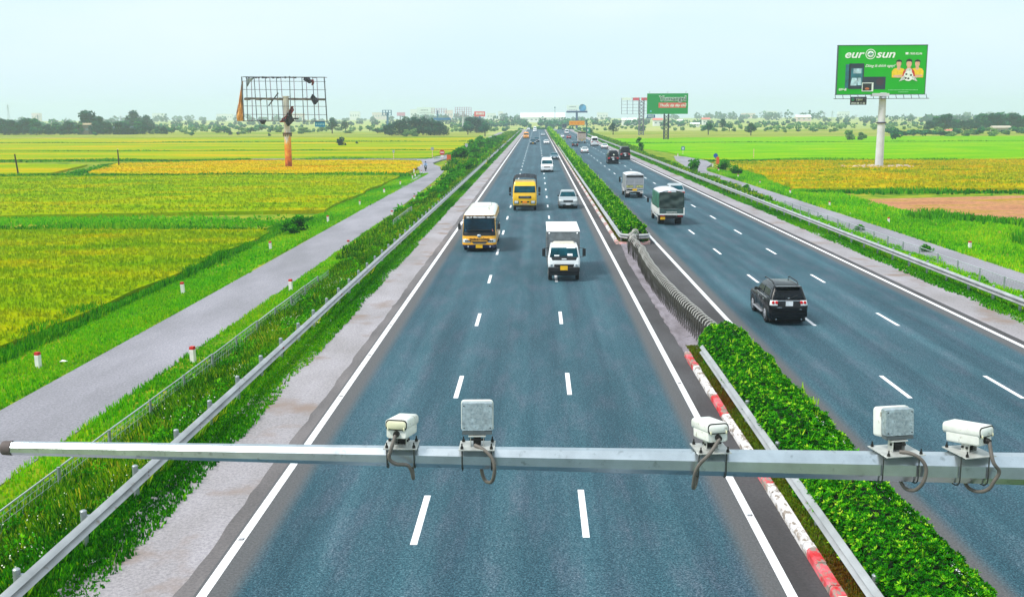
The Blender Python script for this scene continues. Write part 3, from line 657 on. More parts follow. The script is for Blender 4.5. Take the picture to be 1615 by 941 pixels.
# ================================================================ TREES AND BUSHES
BARK = mat('bark', srgb(86, 74, 60), .9, var=.3, scale=2)
LEAF = {
 'dark': foliage('tree_leaves_dark', [srgb(0, 38, 40), srgb(0, 62, 60), srgb(12, 94, 76), srgb(60, 136, 74)], .2),
 'mid': foliage('tree_leaves_mid', [srgb(0, 66, 60), srgb(12, 98, 82), srgb(48, 134, 84), srgb(110, 170, 90)], .2),
 'pale': foliage('tree_leaves_pale', [srgb(52, 104, 56), srgb(88, 140, 76), srgb(128, 168, 96), srgb(168, 190, 120)], .2)}
def tree_proto(name, label, cat, h, r, kind, seed, lobes=9, n=900, lf=.55, trunk=.3, base=.28, group=None):
    r_ = np.random.default_rng(seed); rs = random.Random(seed)
    root = thing(name, label, cat, group=group)
    t = MB(); top = h*.72
    if trunk > 0:
        bend = [(0, 0, -.3), (rs.uniform(-.1, .1), rs.uniform(-.1, .1), h*base), (rs.uniform(-.4, .4), rs.uniform(-.3, .3), top)]
        t.tube(bend, [trunk, trunk*.75, trunk*.25], 7)
        for k in range(6):
            a = rs.uniform(0, 6.28); z = h*rs.uniform(base*.8, .6); e = rs.uniform(.4, .75)*r
            t.tube([(0, 0, z), (math.cos(a)*e*.5, math.sin(a)*e*.5, z+h*.1), (math.cos(a)*e, math.sin(a)*e, z+h*.2)], [trunk*.4, trunk*.25, trunk*.08], 5)
        t.build('trunk', BARK, root, smooth=60)
    out = []
    for k in range(lobes):
        a = r_.uniform(0, 6.28); d = r*.62*math.sqrt(r_.uniform(0, 1)); z = h*(base+.12+(1-base-.3)*r_.uniform(0, 1))
        if k == 0: d = 0; z = h*.8
        zz = (z/h-base)/(1-base); d *= (1.15-.8*abs(zz-.35)); lr = r*r_.uniform(.34, .52)*(1.1-.35*zz); c = np.array([math.cos(a)*d, math.sin(a)*d, z])
        m_ = n//lobes; u = r_.normal(size=(m_, 3)); u /= np.linalg.norm(u, axis=1)[:, None]; rad = r_.uniform(.35, 1, m_)**.45*(1+.22*np.sin(u[:, 0]*7+k)*np.sin(u[:, 2]*6+k))
        p = c+u*(lr*rad)[:, None]*np.array([1, 1, .8]); p[:, 2] = np.clip(p[:, 2], .2, h*1.02)
        out.append(leafq(p, lf, u, 1.5, tint=np.clip(.35+.3*u[:, 2]+r_.normal(0, .16, m_)+r_.uniform(-.12, .12), 0, 1), asp=.75))  # tint rises towards the top of each lobe
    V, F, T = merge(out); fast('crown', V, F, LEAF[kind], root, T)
    return root
def place(proto, x, y, z, s, rz, used, label=None, group=None, sz=None):
    o = proto if proto.name not in used else copy_tree(proto); used.add(proto.name)
    o.location = (x, y, z); o.scale = (s, s, sz or s); o.rotation_euler = (0, 0, rz)
    if label: o['label'] = label
    if group: o['group'] = group
    return o
used = set()
TP = [tree_proto('tree', 'dark broadleaf tree in the wood at the left horizon', 'tree', 11, 5.2, k, sd, lobes=14, n=1500, lf=.85, base=.08, group='dark trees of the left wood') for k, sd in (('dark', 1), ('dark', 2), ('mid', 3), ('dark', 4))]
rs = random.Random(8)
for i in range(66):                          # wood at the left horizon
    px = -60+i*5.0+rs.uniform(-3, 3); Y = 628+rs.uniform(-4, 40); q = P(px, 211, -1.6); X = q.x/q.y*Y
    s = rs.uniform(.72, 1.0) if px < 60 else rs.uniform(.5, .82)
    if 60 < px < 75: s *= .8
    if px > 235: s *= .6
    place(TP[rs.choice([0, 1, 3, 0, 2])], X, Y, -1.6, s, rs.uniform(0, 6), used, 'dark broadleaf tree of the left wood, '+('at its left end' if px < 60 else 'left of the tallest tree' if px < 130 else 'between the tallest tree and the dark barn' if px < 200 else 'at its thinning right end'), 'dark trees of the left wood')
for px, s in ((138, 1.42), (152, 1.08)):
    q = P(px, 211, -1.6); place(TP[0], q.x/q.y*650, 650, -1.6, s*.95, px, used, {138: 'tallest dark tree rising above the wood at the left horizon', 152: 'second tallest tree, right beside the tallest one in the left wood'}[px], 'tall trees over the left wood', s*1.0)
for px, s in ((211, 1.55), (233, 1.2)):
    q = P(px, 211, -1.6); place(TP[1], q.x/q.y*800, 800, -1.6, s, px, used, {211: 'big bluish round tree standing farther back behind the left wood', 233: 'smaller bluish tree farther back, right of the big round one'}[px], 'bluish trees behind the left wood', s*.98)
# low scrub in front of the wood
SP = [tree_proto('bush', 'pale leafy bush at the foot of the wood', 'bush', 3.2, 2.6, k, sd, lobes=6, n=420, lf=.6, trunk=0, base=.05) for k, sd in (('pale', 11), ('mid', 12), ('pale', 13), ('dark', 14))]
def bushes(n, px0, px1, y0, y1, s0, s1, label, group, seed, kinds=(0, 1, 2)):
    r_ = random.Random(seed)
    for i in range(n):
        px = px0+(px1-px0)*(i+r_.uniform(.1, .9))/n; q = P(px, r_.uniform(y0, y1), -1.6)
        place(SP[r_.choice(kinds)], q.x, q.y, -1.6, r_.uniform(s0, s1)*1.35, r_.uniform(0, 6), used, label, group, r_.uniform(s0, s1))
bushes(14, 10, 250, 211, 212.5, .6, 1.0, 'pale leafy bush at the foot of the left wood', 'bushes along the left wood', 1)
bushes(24, 240, 600, 206, 212, .7, 1.5, 'grey green bush in the scrub behind the left fields', 'bushes of the scrub behind the left fields', 2)
bushes(26, 1395, 1640, 209, 216, .7, 1.35, 'pale grey green bush in the scrub behind the right fields', 'bushes of the scrub behind the right fields', 3)
bushes(14, 1105, 1330, 207, 210, .5, .9, 'low bush along the far edge of the bright green field', 'low bushes behind the green field', 4)
for px, py, s, k, lb in ((539, 231, 1.0, 3, 'dense dark round bush alone in the left rice'), (562, 228, .34, 3, 'tiny dark bush right of the dense round one'), (424, 215, .5, 3, 'small dark bush left of the rusty pole'), (303, 215, .75, 1, 'flat green bush in the pale field far left'),
        (148, 215, .8, 1, 'sprawling shrub at the edge of the yellow field before the wood'), (362, 213, .9, 3, 'dark bush standing left in a pair in the pale scrub'), (376, 213, .6, 3, 'smaller dark bush of the pair in the pale scrub'),
        (1340, 222, 1.35, 0, 'pale spiky bush left of the white billboard pole'), (1357, 222, 1.1, 0, 'second pale bush beside the white billboard pole'), (1412, 222, 1.1, 1, 'grey green bush just right of the white billboard pole'),
        (615, 213, 1.9, 3, 'dark bush at the left end of the grove'), (640, 216, 1.2, 0, 'pale grassy bush in front of the grove'), (655, 215.5, 1.3, 2, 'light green bush in front of the grove, right of the pale one'), (672, 213, 1.0, 1, 'flat green bush along the foot of the grove')):
    q = P(px, py, -1.6); place(SP[k], q.x, q.y, -1.6, s, px, used, lb, 'single bushes in the fields')
# roadside bushes of the left embankment, growing taller into the distance
RB = [tree_proto('roadside_bush', 'bright green bush on the left embankment', 'bush', 2.4, 2.2, 'mid', 31+i, lobes=8, n=900, lf=.34, trunk=0, base=.02) for i in range(3)]
for o in RB:
    for c in o.children: c.data.materials.clear(); c.data.materials.append(BUSH)
r_ = random.Random(2)
for i in range(34):
    Y = 128+i*9.5+r_.uniform(-3, 3); x = -12.8 if Y < 200 else r_.choice([-13.5, -17.5]); x += r_.uniform(-1.2, 1.2)
    s = (.65 if Y < 170 else .8)*r_.uniform(.75, 1.2)*(1 if Y < 240 else 1.15)
    place(RB[i % 3], x, Y, gh(x)-.1, s, r_.uniform(0, 6), used, 'bright green bush on the left embankment beyond the guardrail', 'bushes on the left embankment')
for i in range(12):
    Y = 236+i*14+r_.uniform(-3, 3); x = r_.uniform(-20, -15)
    if -24 < x < -18.5 and Y < 300: x = -16.5
    place(RB[i % 3], x, Y, -1.3, r_.uniform(1.0, 1.5), r_.uniform(0, 6), used, 'tall bright green bush between the bend of the service road and the motorway', 'tall bushes at the service road bend')
for i in range(16):
    Y = 150+i*22+r_.uniform(-4, 4); x = 26.2+r_.uniform(-.8, 1.2)
    place(RB[i % 3], x, Y, gh(x)-.2, r_.uniform(.35, .6), r_.uniform(0, 6), used, 'low green bush on the right embankment beyond the guardrail', 'bushes on the right embankment')
for px, py, s, lb in ((1098, 271, 1.0, 'rounded green bush beside the right service road signs'), (1142, 268, .9, 'wide green bush right of the orange sign'), (1160, 274, .7, 'low bush at the edge of the golden field'), (1177, 299, .36, 'small round shrub behind the right guardrail'), (1357, 364, .30, 'leafy weed by the right wire fence'), (1458, 397, .3, 'dry brownish weed on the right wire fence'), (472, 362, .62, 'dark bush on the grassy bank left of the service road'), (455, 366, .5, 'second dark bush on the grassy bank')):
    q = P(px, py, -1.2); place(RB[px % 3], q.x, q.y, -1.35, s, px, used, lb, 'shrubs along the service roads')
# the grove and lone trees
GP = [tree_proto('tree', 'dark dense tree of the grove', 'tree', 10.5, 6.2, 'dark', 40+i, lobes=14, n=1700, lf=.7, base=.08) for i in range(3)]
for i, (px, s, Y) in enumerate(((618, .62, 560), (629, .86, 566), (641, .98, 572), (654, 1.0, 566), (667, 1.0, 574), (680, .92, 568), (692, .78, 562), (700, .6, 556))):
    q = P(px, 214, -1.6); place(GP[i % 3], q.x/q.y*Y, Y, -1.6, s, i, used, 'dark dense tree of the grove behind the left fields', 'trees of the grove')
LT = [tree_proto('tree', 'lone tree', 'tree', 7, 3.4, k, 50+i, lobes=10, n=900, lf=.5, base=.3) for i, k in enumerate(('mid', 'dark'))]
for px, py, s, k, lb in ((967, 213, 1.0, 1, 'lone round tree with a bare trunk left of the lattice towers'), (1011, 213, .85, 0, 'bushy tree at the foot of the paler lattice tower'), (1117, 213, 1.1, 0, 'ragged green tree right of the green billboard'), (1139, 207, 1.2, 1, 'slim dark tree behind the right fields, left of the round one'), (1150, 208, .9, 0, 'small tree between the slim dark tree and the round one'),
        (1184, 214.5, 1.0, 1, 'round dark tree alone at the edge of the bright green field'), (524, 211, 1.5, 1, 'dark tree right of the derelict billboard'), (545, 209, 1.2, 1, 'smaller tree beside the dark one right of the derelict billboard'), (738, 213, 1.1, 0, 'pale green tree in front of the teal tree by the motorway'), (765, 215, 1.1, 0, 'grey green tree left of the embankment near the horizon'), (930, 214, .6, 0, 'small tree behind the green road sign')):
    q = P(px, py, -1.6); place(LT[k], q.x, q.y, -1.6, s, px, used, lb, 'lone trees in the fields')
for i, (px, s) in enumerate(((742, 1.25), (752, 1.2), (760, 1.0))):
    q = P(px, 211, -1.6); place(GP[i], q.x/q.y*640, 640, -1.6, s*.8, i, used, 'teal tree of the clump beside the red billboard', 'clump of trees by the motorway')
for i in range(24):                          # right wood
    px = 1462+i*8.4+r_.uniform(-3, 3); q = P(px, 212, -1.6); Y = 640+r_.uniform(0, 30)
    s = .95 if 1470 < px < 1500 else (.62 if px < 1540 else 1.02); place(TP[i % 4], q.x/q.y*Y, Y, -1.6, s*r_.uniform(.85, 1.08), i, used, 'dark broadleaf tree in the wood at the right edge', 'dark trees of the right wood')
# shrubby sapling by the right guardrail
q = P(1014, 240, -.8); sp = tree_proto('sapling', 'tall bushy green sapling leaning behind the right guardrail', 'tree', 4.6, 1.3, 'mid', 77, lobes=7, n=500, lf=.35, trunk=.08, base=.1)
sp.location = q; sp.rotation_euler = (0, R(-14), 0)
for c in sp.children:
    if c.name.startswith('crown'): c.data.materials.clear(); c.data.materials.append(BUSH)
# far-off woods that read as one mass, in three depths
def woods(name, Y0, Y1, X0, X1, n, hmin, hmax, kind, lf, seed, k=46):
    r_ = np.random.default_rng(seed); out = []
    for i in range(n):
        x = r_.uniform(X0, X1); y = r_.uniform(Y0, Y1)
        if math.sin(x*.021+seed*2)+.6*math.sin(x*.053+seed) < r_.uniform(-1.6, .5): continue
        h = r_.uniform(hmin, hmax)*(.8+.4*math.sin(x*.012+seed)); r = h*.62
        u = r_.normal(size=(k, 3)); u /= np.linalg.norm(u, axis=1)[:, None]; rad = r_.uniform(.5, 1, k)
        p = np.stack([x+u[:, 0]*r*rad, y+u[:, 1]*r*rad, -1.5+h*.5+u[:, 2]*h*.5*rad], 1)
        out.append(leafq(p, lf, u, 1.5, tint=np.clip(.35+.3*u[:, 2]+r_.normal(0, .18, k), 0, 1), asp=.8))  # tint rises towards each treetop
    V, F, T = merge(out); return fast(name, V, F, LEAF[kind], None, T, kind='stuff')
woods('distant_woods', 900, 1080, -760, 760, 620, 2.5, 6.8, 'mid', 1.9, 1)
woods('distant_woods', 1150, 1400, -1000, 1000, 520, 4, 8.5, 'dark', 2.6, 2)
woods('distant_woods', 1700, 2300, -1500, 1500, 480, 7, 14, 'dark', 4.5, 3)
woods('distant_scrub', 690, 880, -560, -20, 260, 1.5, 3.6, 'pale', 1.3, 4)
woods('distant_scrub', 690, 880, 20, 640, 300, 1.5, 3.6, 'pale', 1.3, 5)
woods('roadside_thicket', 676, 720, -30, 34, 60, 2, 5, 'mid', 1.0, 6, 80)
# ================================================================ VEHICLES
def paint(name, c, rough=.32, metal=0.0, coat=.6): return mat('paint_'+name, c, rough, metal, .04, 1.5, coat=coat)
GLASS = mat('vehicle_glass', srgb(16, 72, 84), .12, 0, .45, 1.6, spec=.12); GLASS_D = mat('tinted_glass', srgb(10, 18, 24), .12, 0, .3, 1.5, spec=.22)
BLACKP = mat('black_plastic', srgb(20, 21, 24), .55); TYRE = mat('tyre_rubber', srgb(22, 22, 23), .85); ALLOY = mat('alloy_rim', srgb(190, 190, 195), .35, .6)
CHROME = mat('chrome', srgb(215, 218, 222), .18, .8); REDL = mat('tail_lamp_red', srgb(205, 18, 24), .2, coat=.5); CLEARL = mat('lamp_clear', srgb(218, 224, 226), .15, coat=.6)
AMBER = mat('lamp_amber', srgb(240, 130, 20), .25); PL_Y = mat('plate_yellow', srgb(250, 190, 10), .5); PL_W = mat('plate_white', srgb(225, 230, 235), .5); PLT = mat('plate_ink', srgb(40, 40, 45), .6)
UNDER = mat('underbody', srgb(16, 16, 17), .9)
class Body:
    def __init__(s, root, lv, m, name='body', n=5, bevel=.02, smooth=38, parent=None):
        s.lv = lv; s.root = root; a = MB()
        a.loft([[(x, y, z) for x, y in rrect(hw, yf, yb, r, n)] for z, yf, yb, hw, r in lv]); s.ob = a.build(name, m, parent or root, smooth=smooth)
    def _i(s, z, k):
        L = s.lv
        if z <= L[0][0]: return L[0][k]
        for a, b in zip(L, L[1:]):
            if z <= b[0]: return a[k]+(b[k]-a[k])*(z-a[0])/(b[0]-a[0]+1e-9)
        return L[-1][k]
    def yf(s, z): return s._i(z, 1)
    def yb(s, z): return s._i(z, 2)
    def hw(s, z): return s._i(z, 3)
    def _panel(s, name, fn, m, parent, flip, th=.012):
        a = MB(); rows = [[fn(i/20, j/6) for i in range(21)] for j in range(7)]
        if flip: rows = [r[::-1] for r in rows]
        a.grid(rows); return a.build(name, m, parent or s.root, smooth=45, solid=th)
    def front(s, name, u0, u1, z0, z1, m, parent=None, off=.012, ut0=None, ut1=None, rear=False):
        ut0 = u0 if ut0 is None else ut0; ut1 = u1 if ut1 is None else ut1
        def fn(i, j):
            z = z0+(z1-z0)*j; u = (u0+(u1-u0)*i)*(1-j)+(ut0+(ut1-ut0)*i)*j; hw = s.hw(z); r = s._i(z, 4)
            x = u*hw; ex = max(0, abs(x)-(hw-r)); cv = r-math.sqrt(max(0, r*r-ex*ex))
            return (x, (s.yb(z)-cv+off) if rear else (s.yf(z)+cv-off), z)
        return s._panel(name, fn, m, parent, rear)
    def rear(s, *a, **k): return s.front(*a, rear=True, **k)
    def side(s, name, sd, y0, y1, z0, z1, m, parent=None, off=.01, yt0=None, yt1=None):
        yt0 = y0 if yt0 is None else yt0; yt1 = y1 if yt1 is None else yt1
        def fn(i, j):
            z = z0+(z1-z0)*j; y = (y0+(y1-y0)*i)*(1-j)+(yt0+(yt1-yt0)*i)*j
            return (sd*(s.hw(z)+off), y, z)
        return s._panel(name, fn, m, parent, sd < 0)
def wheels(root, ysx, hw, r=.34, wd=.22, rim=ALLOY, dual=()):
    for y in ysx:
        for sd in (-1, 1):
            a = MB(); x0 = sd*(hw-wd); x1 = sd*hw
            if y in dual: x0 = sd*(hw-wd*2.1)
            for (xa, ra), (xb, rb) in zip(((x0, r*.9), (x0+sd*.03, r), (x1-sd*.03, r)), ((x0+sd*.03, r), (x1-sd*.03, r), (x1, r*.9))):
                a.cyl((xa, y, r), (xb, y, r), ra, rb, n=22)
            w_ = a.build('wheel', TYRE, root, smooth=50)
            b = MB(); b.cyl((x1-sd*.005, y, r), (x1+sd*.012, y, r), r*.62, r*.58, n=18); b.cyl((x1+sd*.01, y, r), (x1+sd*.03, y, r), r*.16, n=10); b.build('rim', rim, w_, smooth=50)
            if rim is ALLOY:
                c = MB()
                for k in range(6): an = k*math.pi/3+.3; c.box((x1+sd*.012, y+math.cos(an)*r*.42, r+math.sin(an)*r*.42), (.012, r*.12, r*.12))
                c.build('rim_slots', BLACKP, w_)
def arches(B, ysx, r, parent=None):
    a = MB()
    for y in ysx:
        for sd in (-1, 1):
            z0 = r*.75; hw = B.hw(r*1.3)
            pts = [(y+math.cos(t)*r*1.22, r+math.sin(t)*r*1.22) for t in [math.pi*i/12 for i in range(13)]]; pts = [(y+r*1.22, z0*.6)]+pts+[(y-r*1.22, z0*.6)]
            ring = lambda x: [(x, p, q) for p, q in pts]
            a.loft([ring(sd*(hw-.25)), ring(sd*(hw+.008))] if sd > 0 else [ring(sd*(hw+.008)), ring(sd*(hw-.25))])
    return a.build('wheel_arches', BLACKP, parent or B.root)
def mirrors(B, y, z, m=BLACKP, size=(.2, .12, .14), reach=.16):
    for sd in (-1, 1):
        a = MB(); x = sd*(B.hw(z)+reach); a.box((x, y, z), (size[0], size[1], size[2]), taper=.85); a.bar((sd*B.hw(z)*.97, y+.04, z-size[2]*.3), (x, y, z), .04)
        a.build('mirror', m, B.root, bevel=.02)
def plate(root, y, z, m, front=True, w=.48, h=.2, x=0, parent=None):
    a = MB(); s = -1 if front else 1; a.box((x, y+s*.012, z), (w, .02, h)); p = a.build('number_plate', m, parent or root)
    return p
def underbody(root, L, hw, z0=.16, z1=.42, y0=None):
    a = MB(); a.box((0, 0, (z0+z1)/2), (hw*1.8, L*.9, z1-z0)); a.build('underbody', UNDER, root)
def vroot(name, label, cat, x, y, away, group): return thing(name, label, cat, (x, y-1.6, .004), math.pi if away else 0, group)
GL = 'vehicles coming towards the viewer'; GR = 'vehicles driving away on the right carriageway'
def car(kind, label, x, ynear, away, col, plate_m=PL_W, glass=GLASS, name='car', cat='car', detail=True, L=None, sc=1):
    SP_ = {
     'sedan': dict(L=4.5, lv=[(.2, -2.12, 2.12, .80, .25), (.34, -2.24, 2.22, .86, .28), (.6, -2.22, 2.24, .89, .26), (.76, -2.02, 2.2, .88, .22), (.95, -1.0, 1.62, .84, .14), (1.1, -.78, 1.38, .76, .12), (1.36, -.34, .86, .63, .12), (1.44, -.1, .6, .52, .12)], belt=.98, top=1.33, ax=(-1.38, 1.35), r=.32, ws=(-.72, -.28, 1.3, .8)),
     'suv': dict(L=4.66, lv=[(.25, -2.15, 2.2, .84, .2), (.42, -2.3, 2.33, .92, .25), (.85, -2.28, 2.33, .93, .22), (1.02, -2.0, 2.28, .91, .2), (1.14, -1.05, 2.2, .87, .16), (1.62, -.38, 1.98, .70, .14), (1.74, -.1, 1.7, .60, .14)], belt=1.16, top=1.60, ax=(-1.42, 1.35), r=.38, ws=(-.8, -.42, 1.95, 1.75)),
     'pickup': dict(L=5.1, lv=[(.3, -2.4, 2.5, .86, .2), (.45, -2.52, 2.55, .92, .24), (.85, -2.5, 2.56, .93, .2), (1.02, -2.25, 2.54, .92, .18), (1.12, -1.25, 1.0, .88, .14), (1.6, -.65, .75, .70, .12), (1.72, -.4, .5, .60, .12)], belt=1.14, top=1.58, ax=(-1.6, 1.5), r=.38, ws=(-1.0, -.6, .85, .65)),
     'van': dict(L=5.3, lv=[(.28, -2.5, 2.6, .9, .2), (.45, -2.64, 2.64, .98, .24), (.95, -2.6, 2.64, 1.0, .2), (1.2, -2.2, 2.62, .98, .18), (1.3, -1.95, 2.6, .96, .16), (1.95, -1.25, 2.5, .86, .14), (2.22, -.9, 2.3, .72, .16), (2.28, -.6, 2.1, .6, .16)], belt=1.32, top=1.9, ax=(-1.7, 1.6), r=.36, ws=(-1.7, -1.15, 2.4, 2.35))}[kind]
    root = vroot(name, label, cat, x, ynear, away, GR if away else GL)
    B = Body(root, SP_['lv'], col); lv = SP_['lv']; bz, tz = SP_['belt'], SP_['top']; hy = -lv[2][1]
    # shift so that the near end sits at ynear
    root.location.y = ynear-1.6+(abs(lv[2][2]) if away else hy)
    B.front('windshield', -.93, .93, bz+.01, tz, glass, ut0=-.9, ut1=.9)
    B.rear('rear_window', -.86, .86, bz+.03, tz, glass, ut0=-.88, ut1=.88) if kind != 'van' else B.rear('rear_window', -.82, .82, 1.35, 1.95, glass)
    a0, a1, b1, b0 = SP_['ws']
    for sd in (-1, 1):
        B.side('side_window', sd, a0+.12, (a0+b1)/2-.05, bz+.03, tz-.02, GLASS_D, yt0=a1+.12)
        B.side('side_window', sd, (a0+b1)/2+.03, b1-.1, bz+.03, tz-.02, GLASS_D, yt1=b0-.1)
    arches(B, SP_['ax'], SP_['r']); wheels(root, SP_['ax'], lv[2][3]+.005, SP_['r']); underbody(root, SP_['L'], lv[2][3])
    zl = lv[2][0] if kind == 'sedan' else lv[2][0]-.02
    for sd in (-1, 1):
        B.front('headlight', sd*.55, sd*.96, zl-.1, zl+.07, CLEARL) if sd > 0 else B.front('headlight', -.96, -.55, zl-.1, zl+.07, CLEARL)
        (B.rear('taillight', .62, .99, zl-.04, zl+.14, REDL) if sd > 0 else B.rear('taillight', -.99, -.62, zl-.04, zl+.14, REDL))
    B.front('grille', -.5, .5, zl-.16, zl+.02, BLACKP); B.front('bumper_intake', -.62, .62, .3, .42, BLACKP)
    B.rear('rear_bumper', -.9, .9, .26, .40, BLACKP)
    plate(root, B.yf(.5)-.02, .5, plate_m, True); plate(root, B.yb(.7 if kind != 'sedan' else .72)+.01, .72 if kind != 'van' else .8, plate_m, False, .34, .2)
    mirrors(B, a0+.12, bz+.06, col if kind == 'sedan' else BLACKP, (.18, .1, .13), .1)
    root.scale = (sc, sc, sc)
    return root, B
WHITE = paint('white', srgb(232, 234, 236)); SILVER = paint('silver', srgb(176, 184, 188), .3, .4); BLACK = mat('paint_black', srgb(6, 8, 13), .25, 0, .04, 1.5, coat=.12, spec=.3); YEL = paint('yellow', srgb(252, 196, 0)); BLUEG = paint('blue_grey', srgb(88, 116, 132), .3, .3)
REDP = paint('red', srgb(150, 26, 36)); NAVY = paint('navy', srgb(22, 32, 82)); ORNG = paint('orange', srgb(236, 150, 20)); DBLUE = paint('dark_blue', srgb(30, 66, 86))

# --- the black SUV (nearest vehicle, seen from behind)
suv, B = car('suv', 'glossy black off-road car with roof rails, nearest vehicle on the right carriageway', 11.08, 47.05, True, BLACK, PL_W, GLASS_D, cat='car')
suv.scale = (.92, .96, 1)
for c in [c for c in suv.children if c.name.split('.')[0] in ('taillight', 'rear_window')]: bpy.data.objects.remove(c)
B.rear('rear_window', -.9, .9, 1.17, 1.60, GLASS_D, ut0=-.84, ut1=.84)
for sd in (-1, 1):
    u = (.60, .985) if sd > 0 else (-.985, -.60)
    t_ = B.rear('taillight', u[0], u[1], .90, 1.12, CLEARL, off=.02)
    for q in (.66, .84): a = MB(); a.cyl((sd*q*.9, B.yb(1.03)+.0, 1.03), (sd*q*.9, B.yb(1.03)+.06, 1.03), .075, .06, n=14); a.build('lamp_lens', REDL, t_, smooth=50)
    a = MB(); a.tube([(sd*.58, -.35, 1.76), (sd*.59, -.2, 1.83), (sd*.59, 1.3, 1.83), (sd*.58, 1.5, 1.76)], .025, 8); a.build('roof_rail', BLACKP, suv, smooth=60)
    a = MB(); a.box((sd*.93, -.05, .40), (.18, 1.9, .06)); a.build('side_step', ALLOY, suv, bevel=.02)
    for y in (-.1, .95): a = MB(); a.box((sd*(B.hw(1.0)+.025), y, 1.0), (.03, .17, .035)); a.build('door_handle', CHROME, suv, bevel=.01)
    a = MB(); a.box((sd*(B.hw(1.13)+.012), .4, 1.13), (.02, 2.3, .03)); a.build('window_trim', CHROME, suv)
    for y in (-.55, .42, 1.15):
        a = MB(); a.box((sd*(B.hw(.75)+.004), y, .8), (.008, .012, .55)); a.build('door_seam', UNDER, suv)
a = MB(); a.box((0, 2.0, 1.70), (1.22, .34, .045)); a.build('spoiler', BLACK, suv, bevel=.02)
a = MB(); a.box((0, B.yb(1.10)+.02, 1.10), (1.1, .03, .04)); a.build('chrome_strip', CHROME, suv, bevel=.008)
a = MB(); a.box((0, B.yb(1.19)+.02, 1.21), (.1, .02, .05)); a.build('emblem', CHROME, suv)
a = MB(); a.box((0, B.yb(.5)+.03, .52), (1.7, .1, .2)); a.box((0, B.yb(.5)+.05, .66), (1.5, .04, .02)); a.build('rear_bumper_guard', BLACK, suv, bevel=.03)
for i, c in enumerate([c for c in suv.children if c.name.startswith('number_plate')]): c.location.z = .27 if c.data.vertices[0].co.y > 0 else 0
a = MB()
for z in (1.03, .955):
    for k in range(4): a.box((-.1+.065*k, B.yb(.95)+.045, z), (.035, .006, .05))
a.build('plate_characters', PLT, suv)
a = MB(); a.box((.45, B.yb(.8)+.02, .82), (.22, .01, .03)); a.box((-.55, B.yb(.8)+.02, .74), (.1, .01, .03)); a.build('badge', CHROME, suv)
a = MB(); a.tube([(0, 2.24, 1.18), (-.3, 2.16, 1.3), (-.42, 2.15, 1.33)], .012, 5); a.build('rear_wiper', BLACKP, suv)
for y in (2.25,):
    for x in (-.6, .6): a = MB(); a.cyl((x, y, .3), (x, y+.1, .3), .035, n=8); a.build('exhaust', CHROME, suv)

